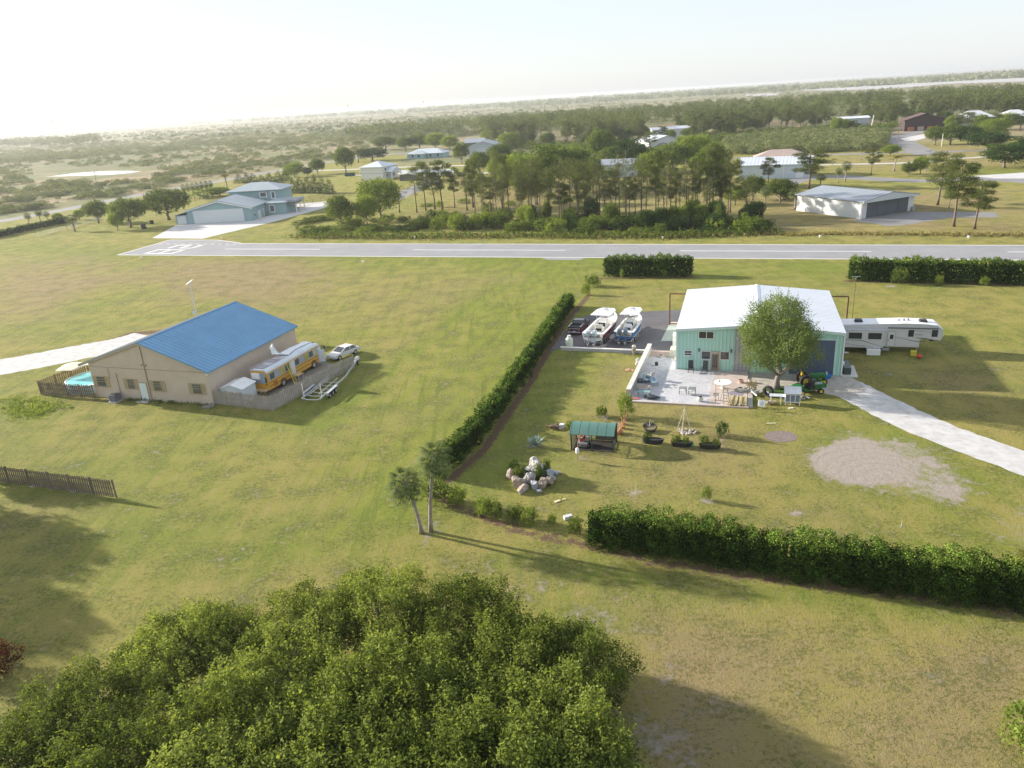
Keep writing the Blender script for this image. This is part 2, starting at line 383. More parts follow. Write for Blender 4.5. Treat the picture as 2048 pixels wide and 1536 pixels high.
# ---------------------------------------------------------------- sheets on the ground
def sheet(name, pts, mat, z=.004, world=False, thick=0, jag=0, seed=1):
    P = [q if world else g(*q)[:2] for q in pts]
    if jag:
        rnd = random.Random(seed); Q = []
        for (x0, y0), (x1, y1) in zip(P, P[1:]+P[:1]):
            n = max(1, int(math.hypot(x1-x0, y1-y0)/(jag*3)))
            for i in range(n):
                t = i/n; Q.append((x0+(x1-x0)*t+rnd.uniform(-jag, jag)*(i > 0), y0+(y1-y0)*t+rnd.uniform(-jag, jag)*(i > 0)))
        P = Q
    mb = MB()
    if thick: mb.ext(P, 'z', -.05, thick)
    else: mb.add([(x, y, z) for x, y in P], [tuple(range(len(P)))])
    o = mb.build(name, mat)
    if not thick and o.data.polygons[0].normal.z < 0: o.data.flip_normals()
    return struct(o)
def smoothline(P, k=3):
    for _ in range(k):
        Q = [P[0]]
        for a, b in zip(P[:-1], P[1:]):
            Q += [(.75*a[0]+.25*b[0], .75*a[1]+.25*b[1]), (.25*a[0]+.75*b[0], .25*a[1]+.75*b[1])]
        P = Q + [P[-1]]
    return P
def road(name, pts, width, mat, z=.004, px=True, jag=0, seed=1, mb=None):
    P = smoothline([g(*p)[:2] for p in pts] if px else pts)
    rnd = random.Random(seed); m = mb or MB(); Ls = []; Rs = []
    if jag:
        Q = [P[0]]
        for a, b in zip(P[:-1], P[1:]):
            n = max(1, int(math.dist(a, b)/.6)); Q += [(a[0]+(b[0]-a[0])*i/n, a[1]+(b[1]-a[1])*i/n) for i in range(1, n+1)]
        P = Q
    for i, p in enumerate(P):
        a = P[max(i-1, 0)]; b = P[min(i+1, len(P)-1)]; d = math.dist(a, b) or 1; nx_, ny_ = -(b[1]-a[1])/d, (b[0]-a[0])/d
        w_ = width[0]+(width[1]-width[0])*i/(len(P)-1) if hasattr(width, '__len__') else width
        l = w_/2+rnd.uniform(-jag, jag); r = w_/2+rnd.uniform(-jag, jag)
        Ls.append((p[0]+nx_*l, p[1]+ny_*l, z)); Rs.append((p[0]-nx_*r, p[1]-ny_*r, z))
    n = len(P); m.add(Ls+Rs, [(i, i+n, i+n+1, i+1) for i in range(n-1)])
    if mb: return
    return struct(m.build(name, mat))
asph = M('asphalt_old', (.235, .235, .245), .9, .07, .15, bump=.2, col2=(.285, .285, .295))
paint = M('road_paint', (.62, .62, .61), .7, .05, 2)
asph2 = M('asphalt_grey', (.22, .215, .215), .9, .1, .15, bump=.2)
asphdark = M('asphalt_dark', (.115, .11, .118), .9, .22, .35, bump=.3)
shell = M('shell_gravel', (.40, .39, .375), .95, .1, .9, bump=.18, bscale=9, col2=(.56, .555, .55))
conc = M('concrete', (.50, .48, .455), .85, .1, .5, bump=.1)
conc_new = M('concrete_white', (.52, .51, .50), .85, .05, .3)
# runway
def linept(a, b, t): return (a[0]+(b[0]-a[0])*t, a[1]+(b[1]-a[1])*t)
B0, B1 = g(300, 510.4), g(1690, 518.2); T0, T1 = g(560, 487.0), g(2040, 490.6)
BR = linept(B0, B1, 2.2); TR = linept(T0, T1, 2.2)
BL = g(235, 510.0)[:2]
rw = [BL, BR, TR, g(484, 487)[:2], g(466, 484)[:2], g(432, 480)[:2], g(340, 480)[:2]]
runway = sheet('runway', rw, asph, .012, True)
def strip(mb, a, b, w, z):
    d = math.dist(a, b); nx_, ny_ = -(b[1]-a[1])/d*w/2, (b[0]-a[0])/d*w/2
    mb.quad((a[0]+nx_, a[1]+ny_, z), (a[0]-nx_, a[1]-ny_, z), (b[0]-nx_, b[1]-ny_, z), (b[0]+nx_, b[1]+ny_, z))
mk = MB()
ring = [rw[1]] + [BL, rw[6], rw[5], rw[4], rw[3], TR]
for i, (a, b) in enumerate(zip(ring[:-1], ring[1:])): strip(mk, a, b, .5, .018+.002*(i % 2))
for x0, y0, x1, y1 in ((450,498.0,640,498.6),(826,499.8,1131,500.6),(1360,501.7,1742,503),(2015,504,2400,505.4)): strip(mk, g(x0, y0)[:2], g(x1, y1)[:2], .5, .018)
for i in range(11):
    x = 318+i*14.8; strip(mk, g(x, 488.3)[:2], g(x+7, 488.3)[:2], .45, .018)
# numerals 2 (far side) and 8 (near side), tops pointing down the runway
def digit(segs, x0, y0, x1, y1, xs):
    """unit square digit -> parallelogram seen at pixels; u along runway, w across (pilot's left = far)"""
    ang = math.atan2(B1[1]-B0[1], B1[0]-B0[0]); o = g(x0, y0)[:2]; e = g(x1, y0)[:2]; Lg = math.dist(o, e)
    q = g(xs, y1)[:2]; c, s = math.cos(ang), math.sin(ang); W = -(q[0]-o[0])*s+(q[1]-o[1])*c
    f = lambda u, v: (o[0]+u*Lg*c-v*W*s, o[1]+u*Lg*s+v*W*c)
    for i, (a, b) in enumerate(segs): strip(mk, f(*a), f(*b), .95, .018+.002*(i % 3))
digit([((0,-.06),(0,1.06)),((1,-.06),(1,1.06)),((.5,0),(.5,1)),((0,0),(1,0)),((0,1),(1,1))], 290, 506.8, 344, 499.6, 306)
digit([((0,-.06),(0,1.06)),((1,0),(1,1)),((1,0),(.5,0)),((.5,0),(.5,1)),((.5,1),(0,1)),((1,1),(.82,1))], 337, 496.2, 384, 490.4, 350)
mk.build('runway_marking', paint, runway)
pad = sheet('taxiway_apron', [(1082,515.6),(1096,519.6),(1158,520.2),(1172,516)], asph, .008)
# far and side roads
road('road', [(-500,520),(0,443.7),(168,412),(215,402),(276,391),(366,375),(498,352),(568,339),(666,323),(760,309),(900,300)], 9, asph2)
road('side_road', [(1560,372),(1592,359),(1653,352),(1719,356),(1790,360),(1841,362),(1900,359),(1943,356),(2048,361),(2150,372)], 9, asph2, .006)
sheet('driveway_fork', [(1943,352),(2048,345),(2140,345),(2140,352),(2048,357),(1990,357)], conc_new, .010)
road('back_road', [(1380,322),(1500,314),(1641,310),(1768,306),(1804,304),(1853,306),(1939,301),(2100,296)], 7, asph2, .006)
road('north_road', [(1860,309),(1841,302),(1816,290),(1797,279),(1800,272),(1848,261),(1860,255)], 11, asph2, .010)
sheet('driveway_white', [(1800,277),(1848,268),(1852,276),(1832,281),(1812,282)], conc_new, .014)
road('lane', [(1640,330),(1719,328),(1817,326),(1870,322)], 4, conc_new, .014)
road('garden_path', [(1900,317),(1940,316),(1973,313),(2050,312)], 3, conc_new, .006)
road('middle_road', [(780,400),(800,390),(830,378),(858,366),(858,355),(840,350),(800,349)], 9, asph2, .006)
road('middle_lane', [(690,352),(800,346),(860,350),(930,347),(1000,345)], 5, conc, .010)
road('cross_lane', [(610,342),(700,339),(800,334),(932,331),(1010,328)], 5, conc_new, .006)
sheet('apron', [(304,476.5),(352,450.5),(383,448),(493,440.5),(563,426),(576,422),(659,401.6),(661,412.6),(544,444.5),(405,477.3)], conc_new, .010)
sheet('apron_path', [(585,412),(600,407),(640,404),(660,401),(655,405),(600,414)], conc, .014)
sheet('hangar_apron', [(1700,440),(1723,437),(1822,423),(1990,425),(1998,434),(1895,436),(1805,451),(1770,452)], asph2, .010, jag=.5)
# gravel driveways, lot, patio slab
road('gravel_driveway', [(-160,752),(0,735),(90,718),(180,700),(240,690),(300,672)], (9.5, 8.5), shell, .008, jag=.25)
road('gravel_drive', [(1660,762),(1700,778),(1780,820),(1870,862),(2048,926),(2200,985)], (5.2, 4.3), shell, .008, jag=.14)
sheet('gravel_turnaround', [(1480,742),(1700,752),(1735,778),(1700,800),(1640,785),(1590,770),(1500,790),(1488,760)], M('shell_dirt', (.30, .27, .23), .95, .2, 1.5, bump=.5, col2=(.50,.47,.43)), .012, jag=.15)
sheet('asphalt_lot', [(1096,706),(1130,662),(1170,632),(1290,623),(1362,620),(1357,712),(1300,714),(1297,700),(1120,697)], asphdark, .012, jag=.12)
sheet('pond', [(88,354),(150,346),(200,342.5),(250,341),(285,342),(262,346),(215,350),(150,352)], M('water', (.55, .58, .62), .05, .02, 1, spec=1, metal=.6), .01, jag=2)
sheet('farm_pond', [(798,341),(840,338),(905,338),(915,344),(860,347),(805,347)], MATS['water'], .012, jag=1)
quarry = M('quarry_sand', (.42, .41, .40), .9, .12, .01)
sheet('quarry', [(1570,176),(1700,170),(1850,163),(2060,156),(2060,163),(1900,168),(1800,176),(1680,181),(1600,181)], quarry, .5, jag=15)
sheet('quarry_pit', [(1480,190),(1560,186),(1555,191),(1500,193)], quarry, .5, jag=10)
# haze: one even box of air round the camera and the ground
hz = MB(); hz.box(-46000, 46000, -46000, 46000, -1.0, 34.5)
hm = bpy.data.materials.new('haze'); hm.use_nodes = True; n = hm.node_tree; n.nodes.remove(n.nodes['Principled BSDF'])
pv = n.nodes.new('ShaderNodeVolumePrincipled'); pv.inputs['Density'].default_value = 1.35e-4; pv.inputs['Color'].default_value = (.86, .885, .915, 1)
pv.inputs['Anisotropy'].default_value = .4
n.links.new(pv.outputs[0], n.nodes['Material Output'].inputs['Volume'])
ho = hz.build('haze', hm); ho['kind'] = 'stuff'
def text_to_mesh(o):
    bpy.context.view_layer.update()
    me = bpy.data.meshes.new_from_object(o.evaluated_get(bpy.context.evaluated_depsgraph_get())); n = o.name
    r = bpy.data.objects.new(n, me); COL.objects.link(r); r.parent = o.parent; r.location = o.location; r.rotation_euler = o.rotation_euler
    bpy.data.objects.remove(o); r.name = n
    return r
# ---------------------------------------------------------------- shared materials
white = M('white_paint', (.78, .78, .77), .45, .05, .6)
whitem = M('white_metal', (.60, .635, .69), .35, .05, .25, spec=.5)
glass = M('dark_glass', (.035, .04, .045), .08, .2, 1, spec=.9)
glass2 = M('window_glass', (.10, .115, .12), .12, .25, .8, spec=.8)
tan = M('tan_stucco', (.52, .43, .345), .9, .07, .5, bump=.15, col2=(.60, .50, .405))
tantrim = M('tan_trim', (.42, .33, .21), .7, .08, 2)
blue = M('blue_metal_roof', (.12, .30, .50), .38, .08, .4, spec=.6)
woodg = M('weathered_wood', (.30, .265, .225), .9, .3, .8, col2=(.42, .38, .33))
wooddark = M('dark_wood', (.11, .085, .066), .9, .3, .8, col2=(.20, .155, .12))
rubber = M('tyre_rubber', (.022, .022, .024), .85, .2, 4)
chrome = M('bright_metal', (.62, .63, .64), .35, .06, 3, metal=.6)
alu = M('galvanised_metal', (.52, .54, .56), .4, .12, 2, metal=.35)
black = M('black_plastic', (.03, .03, .033), .5, .2, 2)
greym = M('grey_metal', (.30, .31, .33), .5, .1, 1)
rust = M('rusted_steel', (.11, .045, .03), .8, .3, 2, col2=(.19, .085, .05))
mint = M('mint_siding', (.41, .67, .57), .45, .04, .2)
minttrim = M('white_trim', (.80, .83, .80), .45, .04, .5)
slate = M('slate_door', (.085, .115, .175), .5, .08, .3)
greysid = M('grey_siding', (.42, .41, .44), .5, .05, .3)
yellowb = M('bus_yellow', (.66, .32, .025), .45, .08, .5, col2=(.60, .35, .06))
red = M('red_plastic', (.55, .06, .05), .5, .1, 2)
yel = M('yellow_plastic', (.62, .50, .05), .5, .1, 2)
brick = M('pink_brick', (.42, .30, .25), .9, .15, 3, bump=.3, col2=(.52, .40, .34))
block = M('block_wall', (.42, .42, .42), .9, .1, 1.5, bump=.2)
soil = M('soil', (.07, .05, .035), .95, .3, 5)
def wheel(par, c, r, w, ax='x', rimm=None, name='wheel'):
    d = {'x': (w/2, 0, 0), 'y': (0, w/2, 0)}[ax]
    m = MB(); a = [c[i]-d[i] for i in range(3)]; b = [c[i]+d[i] for i in range(3)]
    m.tube([a, [a[i]+d[i]*.25 for i in range(3)], [b[i]-d[i]*.25 for i in range(3)], b], [r*.86, r, r, r*.86], 16)
    t = m.build(name, rubber, par)
    m = MB(); m.cyl([c[i]-d[i]*1.06 for i in range(3)], [c[i]+d[i]*1.06 for i in range(3)], r*.56, r*.56, 12); m.build('rim', rimm or chrome, t)
    return t
def window(par, x0, x1, z0, z1, y=0, fm=None, gm_=None, t=.1, mull=(), dep=.06, horiz=()):
    m = MB(); m.box(x0-t, x0, y-dep, y-.003, z0-t, z1+t); m.box(x1, x1+t, y-dep, y-.003, z0-t, z1+t)
    m.box(x0, x1, y-dep, y-.003, z0-t, z0); m.box(x0, x1, y-dep, y-.003, z1, z1+t)
    for q in mull: m.box(q-.03, q+.03, y-dep+.01, y-.003, z0, z1)
    for q in horiz: m.box(x0, x1, y-dep+.012, y-.003, q-.025, q+.025)
    f = m.build('window', fm or white, par)
    p = MB(); p.box(x0, x1, y-.022, y-.004, z0, z1); p.build('pane', gm_ or glass, f)
    return f
def roofslab(m, x0, z0, x1, z1, y0, y1, th=.12, rib=0, mi=0, rh=.035, rw=.03):
    """one roof slope between eave and ridge, with standing ribs down the slope"""
    m.ext([(x0, z0), (x1, z1), (x1, z1-th), (x0, z0-th)], 'y', y0, y1, mi)
    if rib:
        n = int((y1-y0)/rib); st = (y1-y0)/n
        for i in range(n+1):
            yy = min(max(y0+i*st, y0+rw), y1-rw)
            m.ext([(x0, z0+rh), (x1, z1+rh), (x1, z1+.002), (x0, z0+.002)], 'y', yy-rw, yy+rw, mi)
# ================================================================ tan house with the blue roof
AH = R_(-18.6); q = g(428, 810)
OH = (q[0]-17.6*math.cos(AH), q[1]-17.6*math.sin(AH), 0)
house = thing('house', 'tan stucco house with a blue ribbed metal roof and brown shutters', 'house', OH, AH)
W_, D_ = 17.6, 18.6; RX, RZ, ELz, ERz = 8.5, 7.55, 4.75, 4.35
m = MB(); th = .2
m.ext([(0, -.1), (W_, -.1), (W_, ERz-.12), (RX, RZ-.12), (0, ELz-.12)], 'y', 0, D_); m.build('wall', tan, house)
m = MB(); roofslab(m, RX, RZ, W_+.35, ERz-.12, -.3, D_+.3, .13, .62, rh=.05, rw=.045); rf = m.build('roof', blue, house)
m = MB(); roofslab(m, RX, RZ, -1.4, ELz-.42, -.3, D_+.3, .13, .42); rl = m.build('roof', M('grey_roof', (.30, .32, .34), .5, .1, .5), house)
m = MB(); m.ext([(RX-.2, RZ), (RX, RZ+.075), (RX+.2, RZ), (RX, RZ+.02)], 'y', -.32, D_+.32); m.build('ridge_cap', blue, rf)
m = MB(); m.ext([(RX, RZ-.131), (W_+.35, ERz-.251), (W_+.35, ERz-.40), (RX, RZ-.30)], 'y', -.24, -.1); m.ext([(RX, RZ-.131), (-1.4, ELz-.55), (-1.4, ELz-.72), (RX, RZ-.30)], 'y', -.24, -.1)
m.build('fascia', M('pale_fascia', (.5, .46, .40), .7, .05), house)
for x0, x1, z0, z1 in ((.75, 2.05, 1.5, 2.75), (5.5, 6.45, 1.45, 2.65), (9.4, 10.5, 1.4, 2.6), (15.1, 16.3, 1.35, 2.55)):
    f = window(house, x0, x1, z0, z1, 0, tantrim, glass2, .1, (), .08, ((z0+z1)/2, z0+(z1-z0)*.75))
    for sx in (x0-.62, x1+.14):
        s = MB(); s.box(sx, sx+.48, -.05, -.004, z0-.1, z1+.1)
        for k in range(9): s.box(sx+.06, sx+.42, -.07, -.05, z0+.02+k*(z1-z0)/9, z0+.07+k*(z1-z0)/9)
        s.build('shutter', tantrim, f)
m = MB(); m.box(7.15, 8.2, -.05, -.004, .05, 2.25); d = m.build('door', M('pale_door', (.66, .76, .78), .5, .03), house)
m = MB(); m.box(7.05, 7.15, -.07, -.003, 0, 2.35); m.box(8.2, 8.3, -.07, -.003, 0, 2.35); m.box(7.15, 8.2, -.07, -.003, 2.25, 2.35); m.build('frame', tantrim, d)
m = MB(); m.ell((8.08, -.1, 1.1), (.04, .05, .04), 8, 6); m.build('handle', chrome, d)
m = MB(); m.tube([(8.62, -.07, .1), (8.62, -.07, RZ-.6)], .055, 8); m.box(8.2, 9.0, -.14, -.02, 4.55, 4.7); m.build('conduit', M('tan_pipe', (.34, .27, .22), .7), house)
m = MB(); m.tube([(4.0, -.06, .2), (4.0, -.06, 3.4)], .04, 6); m.build('conduit', MATS['tan_pipe'], house)
m = MB(); m.tube([(2.9, -.05, 2.6), (2.9, -.05, 4.0)], .025, 6); m.build('conduit', MATS['tan_pipe'], house)
m = MB(); m.box(-.004, W_+.004, -.012, -.003, 4.02, 4.1); m.build('seam', MATS['tan_pipe'], house)
for y in (-.35, D_-.4): m = MB(); m.box(W_+.05, W_+.2, y, y+.16, 3.85, 4.05); m.build('floodlight', white, house)
for x0, x1, z0, z1 in ((6, 7.1, 1.2, 2.2),):
    pass
# mulch and small weeds along the front wall
weed = leafmat('weed_leaf', [(.05, .075, .015), (.085, .12, .025), (.13, .14, .04)])
# AC unit
ac = thing('air_conditioner', 'dark grey air conditioner unit on a slab beside the tan house', 'air conditioner', fr(OH, 3.95, -1.0, 0, AH), AH)
m = MB(); m.box(-.5, .5, -.5, .5, .14, 1.0); m.build('casing', M('ac_grey', (.09, .10, .125), .5, .1), ac, bevel=.06)
m = MB(); 
for k in range(9): m.box(-.52, .52, -.52, .52, .2+k*.085, .22+k*.085)
m.build('louvre', greym, ac)
m = MB(); m.cyl((0, 0, 1.0), (0, 0, 1.05), .42, .42, 16); m.build('fan_guard', black, ac)
m = MB(); m.box(-.6, .6, -.6, .6, 0, .14); m.build('slab', conc, ac)
m = MB(); m.box(-.6, 1.0, -.8, 0, .004, .07); s = m.build('doorstep', conc, None); tag(s, 'small concrete step in front of the pale house door', 'step', None, fr(OH, 7.5, -.1, 0, AH), AH)
m = MB(); m.obox((0, 0, .12), (1.0, .7, .18), (0, 0, .2)); m.obox((.6, .3, .2), (.5, .5, .3), (0, 0, .5)); tag(m.build('stone_step', M('grey_stone', (.22, .2, .18), .9, .25, 3)), 'grey stone blocks by the right front corner of the tan house', 'blocks', None, fr(OH, 17.3, -.9, 0, AH), AH)
# ---------------------------------------------------------------- fences
def fence(name, P, h, mat, label, step=.155, post=2.4, cat='fence', lean=0, rail_side=1, pw=.11, z0=.08, loc=None):
    o = (*P[0], 0); t = thing(name, label, cat, o)
    rnd = random.Random(len(label)); sl = MB(); rl = MB()
    for (x0, y0), (x1, y1) in zip(P[:-1], P[1:]):
        L_ = math.dist((x0, y0), (x1, y1)); ux, uy = (x1-x0)/L_, (y1-y0)/L_; a = math.atan2(uy, ux); px, py = -uy, ux
        for i in range(int(L_/step)):
            u = (i+.5)*step; hh = h+rnd.uniform(-.05, .05); sd = (.04 if i % 2 else -.04) if step < .13 else -.045
            sl.obox((x0-o[0]+ux*u+px*sd, y0-o[1]+uy*u+py*sd, z0+hh/2), (pw, .02, hh), (rnd.uniform(-.01, .01), rnd.uniform(-.012, .012), a))
        for zr in (.35, h*.5+.1, h-.2):
            rl.bar((x0-o[0], y0-o[1], zr), (x1-o[0], y1-o[1], zr), .05, .09)
        n = max(1, round(L_/post))
        for i in range(n+(1 if (x1, y1) == P[-1] else 0)):
            u = i*L_/n; p = MB(); p.obox((x0-o[0]+ux*u+px*.06, y0-o[1]+uy*u+py*.06, h/2+.05), (.11, .11, h+.12), (0, 0, a)); p.build('post', mat, t)
    sl.build('picket_panel', mat, t); rl.build('rail', mat, t)
    return t
XY = lambda *p: fr(OH, *p, 0, AH)[:2]
G2 = lambda x, y: g(x, y)[:2]
fence('wooden_fence', [G2(427, 808), G2(545, 822)], 1.75, woodg, 'pale weathered picket fence in front of the white shed', .19, 2.4, pw=.125)
fence('wooden_fence', [G2(547, 822), G2(640, 772), G2(709, 737)], 1.8, woodg, 'long weathered picket fence between the yellow bus and the boat trailer', .30, 2.4, pw=.18)
fence('wooden_fence', [G2(83, 790), G2(189, 797), ], 1.7, wooddark, 'dark picket fence in front of the turquoise pool', .30, 2.4, pw=.18)
fence('wooden_fence', [G2(83, 789), fr(OH, -8.2, 6.9, 0, AH)[:2], fr(OH, -.2, 8.2, 0, AH)[:2]], 1.8, M('warm_wood', (.21, .13, .07), .9, .25, 3, col2=(.42, .29, .17)), 'brown picket fence behind the turquoise pool', .30, 2.4, pw=.18)
fence('wooden_fence', [G2(-20, 962), G2(232, 996)], 1.75, wooddark, 'dark leaning picket fence standing alone on the lawn', .27, 2.5, pw=.17)
for k, (x, y) in enumerate(((75, 972), (113, 977), (145, 983))):
    m = MB(); rnd = random.Random(k)
    for i in range(5): m.ell((rnd.uniform(-.5, .5), rnd.uniform(-.15, .15), .05), (rnd.uniform(.15, .3), rnd.uniform(.1, .18), .09), 7, 5, jit=.15, rnd=rnd)
    tag(m.build('stone', M('pale_rubble', (.42, .40, .37), .9, .2, 4)), ['pale rubble at the foot of the lone fence, leftmost pile', 'pale rubble at the foot of the lone fence, middle pile', 'pale rubble at the foot of the lone fence, rightmost pile'][k], 'rubble', 'rubble piles along the lone fence', g(x, y))
# pool, canopy, shed
pl = thing('pool', 'round turquoise above-ground pool inside the wooden fence', 'pool', fr(OH, -3.6, 3.4, 0, AH), AH)
m = MB(); m.cyl((0, 0, 0), (0, 0, 1.15), 3.3, 3.3, 40); m.build('pool_wall', M('pool_wall', (.35, .55, .60), .5, .08), pl)
m = MB(); n_ = 40
for k in range(n_):
    a0, a1 = 2*PI*k/n_, 2*PI*(k+1)/n_
    m.quad(*[(r*math.cos(a), r*math.sin(a), 1.18) for r, a in ((3.18, a0), (3.4, a0), (3.4, a1), (3.18, a1))])
m.build('pool_rim', white, pl)
m = MB(); m.add([(3.2*math.cos(2*PI*k/40), 3.2*math.sin(2*PI*k/40), 1.165) for k in range(40)], [tuple(range(40))]); m.build('pool_cover', M('pool_cover', (.16, .58, .62), .25, .12, .8, bump=.5, bscale=1.5, col2=(.30, .70, .73)), pl)
cn = thing('canopy', 'pale tan shade cloth stretched over the far corner of the pool yard', 'canopy', fr(OH, -6.7, 5.0, 0, AH), AH)
m = MB(); vs = []; 
for j in range(7):
    for i in range(9):
        u, v = i/8, j/6; vs.append((-1.9+u*6.6, -2.6+v*3.6, 2.15+.35*math.sin(PI*v)-.28*math.sin(PI*u)*math.sin(PI*v)+.5*u))
m.add(vs, [(j*9+i, j*9+i+1, j*9+i+10, j*9+i+9) for j in range(6) for i in range(8) if not (i > 3 and j < 3)]); c = m.build('shade_cloth', M('tan_canvas', (.62, .52, .38), .8, .08, 1), cn, smooth=True)
sol = c.modifiers.new('thick', 'SOLIDIFY'); sol.thickness = .02
for px_, py_ in ((-1.85, -2.5), (-1.85, .9), (4.6, .9)):
    m = MB(); m.cyl((px_, py_, 0), (px_, py_, 2.3+.4*(px_ > 0)), .04, .04, 8); m.build('pole', white, cn)
sh = thing('shed', 'small white gabled storage shed behind the pale picket fence', 'shed', fr(OH, 18.35, .75, 0, AH), AH)
m = MB(); m.ext([(0, 0), (3.0, 0), (3.0, 1.9), (1.5, 2.3), (0, 1.9)], 'y', 0, 2.6); m.build('wall', M('shed_wall', (.62, .68, .70), .5, .05), sh)
m = MB(); roofslab(m, 1.5, 2.40, -.12, 1.93, -.12, 2.75, .05, .5, rh=.02); roofslab(m, 1.5, 2.40, 3.12, 1.93, -.12, 2.75, .05, .5, rh=.02); m.build('roof', white, sh)
m = MB(); m.box(.8, 1.5, -.03, -.003, .1, 1.75); m.box(1.53, 2.2, -.03, -.003, .1, 1.75); m.build('door', white, sh)
# white trailer box behind the house
vb = thing('box_trailer', 'white box trailer parked behind the blue roofed house', 'trailer', fr(OH, 3.3, 22.2, 0, AH), AH)
m = MB(); m.box(0, 6.5, 0, 2.4, .6, 3.6); m.build('body', white, vb, bevel=.06)
m = MB(); m.box(.1, 6.4, .1, 2.3, .45, .6); m.build('chassis', black, vb)
for x in (2.4, 3.4): wheel(vb, (x, .15, .38), .38, .25, 'y')
# antenna tower
an = thing('lattice_tower', 'thin lattice mast with a slanted white panel behind the tan house', 'mast', fr(OH, -.6, 21.0, 0, AH), AH)
m = MB(); T = 9.6; rr = .17
for k in range(3):
    a = 2*PI*k/3; m.tube([(rr*math.cos(a), rr*math.sin(a), 0), (rr*math.cos(a), rr*math.sin(a), T)], .022, 5)
    for i in range(24):
        b = 2*PI*((k+1) % 3)/3; z0 = i*.4; m.tube([(rr*math.cos(a), rr*math.sin(a), z0), (rr*math.cos(b), rr*math.sin(b), z0+.4)], .012, 4)
m.build('lattice', alu, an)
m = MB(); m.obox((0, 0, T+.1), (1.15, .5, .08), (.2, -.55, .3)); m.build('panel', white, an)
m = MB(); m.cyl((.2, -.3, 5.2), (.2, -.55, 5.25), .3, .3, 12); m.build('dish', alu, an)
pl_ = sheet('patio_slab', [fr(OH, 17.8, 1, 0, AH)[:2], fr(OH, 25.4, 0, 0, AH)[:2], fr(OH, 27, 15, 0, AH)[:2], fr(OH, 18, 18, 0, AH)[:2]], M('dirt_grey', (.17, .15, .12), .95, .25, 1, col2=(.26, .24, .2)), .006, True, jag=.2)
# ================================================================ school bus
bq = fr(OH, 20.2, 4.2, 0, AH); AB = AH + R_(-2)
bus = thing('school_bus', 'yellow converted school bus with a pale grey roof beside the tan house', 'bus', bq, AB)
BW, BL_ = 2.45, 11.8
def sec(y, w, h, z0=.55, k=.35):
    hw = w/2; return [(BW/2-hw+ (0 if i in () else 0)+p[0], y, p[1]) for i, p in enumerate(((0, z0), (w, z0), (w, h-k), (w-.08, h-.14), (w-.45, h), (.45, h), (.08, h-.14), (0, h-k)))]
m = MB(); m.loft([sec(0, BW, 3.0), sec(.15, BW, 3.08), sec(10.9, BW, 3.08), sec(11.4, BW-.06, 2.98), sec(BL_, BW-.2, 2.75)]); m.build('body', yellowb, bus)
m = MB(); m.loft([[(p[0]*1.0, p[1], p[2]+.012) for p in s_] for s_ in [[(q[0], q[1], q[2]) for q in sec(y, BW, h)][2:] for y, h in ((-.03, 3.03), (.15, 3.1), (10.9, 3.1), (11.4, 2.99))]], cap=False, closed=False); o = m.build('roof', M('bus_roof', (.50, .56, .60), .35, .12, .8, col2=(.66, .70, .72)), bus)
o.modifiers.new('t', 'SOLIDIFY').thickness = .02
for s_, xx in ((1, BW), (-1, 0)):
    for z0, z1, mt in ((.98, 1.03, black), (1.45, 1.49, black)):
        m = MB(); m.box(min(xx, xx+s_*.012), max(xx, xx+s_*.012), .2, 11.2, z0, z1); m.build('rub_rail', mt, bus)
    m = MB(); m.box(min(xx, xx+s_*.008), max(xx, xx+s_*.008), .25, 11.3, 1.62, 2.62); m.build('window_band', M('bus_grey', (.36, .38, .36), .6, .2, 2), bus)
    for k in range(10):
        y0 = .5+k*1.05
        if s_ > 0 and k == 4: continue
        m = MB(); m.box(min(xx, xx+s_*.02), max(xx, xx+s_*.02), y0, y0+.85, 1.75, 2.5)
        m.build('window', [glass2, M('silver_film', (.34, .36, .40), .3, .1), M('yellow_board', (.40, .36, .08), .7, .2), glass2, M('pale_board', (.45, .45, .33), .7, .2)][k % 5 if s_ > 0 else 0], bus)
m = MB(); m.box(BW, BW+.05, 4.75, 5.6, .75, 2.6); m.build('door', M('white_door', (.62, .66, .70), .5, .05), bus)
m = MB(); m.obox((BW+.45, 11.15, 1.35), (.06, .75, 1.7), (0, 0, -1.1)); m.obox((BW+.02, 11.25, 1.5), (.05, .7, 2.0), (0, 0, 0)); m.build('door', M('white_door', (.62, .66, .70), .5), bus)
# rear end
m = MB(); m.box(.25, BW-.25, -.03, 0, 1.42, 2.7); m.build('rear_window', M('bus_blue', (.30, .36, .44), .4, .1), bus)
m = MB(); m.box(.35, 1.5, -.3, -.03, 2.0, 2.75); m.build('air_conditioner', white, bus, bevel=.03)
for x in (.12, BW-.34): 
    m = MB(); m.box(x, x+.22, -.05, -.032, 1.55, 2.2); m.build('lamp_panel', black, bus)
    m = MB(); m.box(x+.02, x+.42 if x < 1 else x+.2, -.045, -.002, 1.22, 1.34); m.build('tail_light', black, bus)
m = MB(); m.box(-.02, BW+.02, -.75, -.05, .62, .78); m.build('rear_deck', M('deck_tan', (.50, .36, .18), .7, .1), bus)
m = MB()
for x in (.5, 1.1, 1.7, 2.2): m.bar((x, -.7, .62), (x+.25, -.7, .15), .05); m.bar((x, -.7, .62), (x-.2, -.7, .1), .05)
m.build('deck_brace', MATS['deck_tan'], bus)
m = MB(); m.tube([(.15, -.1, 2.75), (.15, -.1, 3.15), (2.3, -.1, 3.15), (2.3, -.1, 2.75)], .035, 6); m.tube([(.1, 0, 3.2), (.1, 4, 3.22)], .03, 6); m.tube([(.5, 0, 3.2), (.5, 4, 3.25)], .03, 6); m.build('roof_rail', alu, bus)
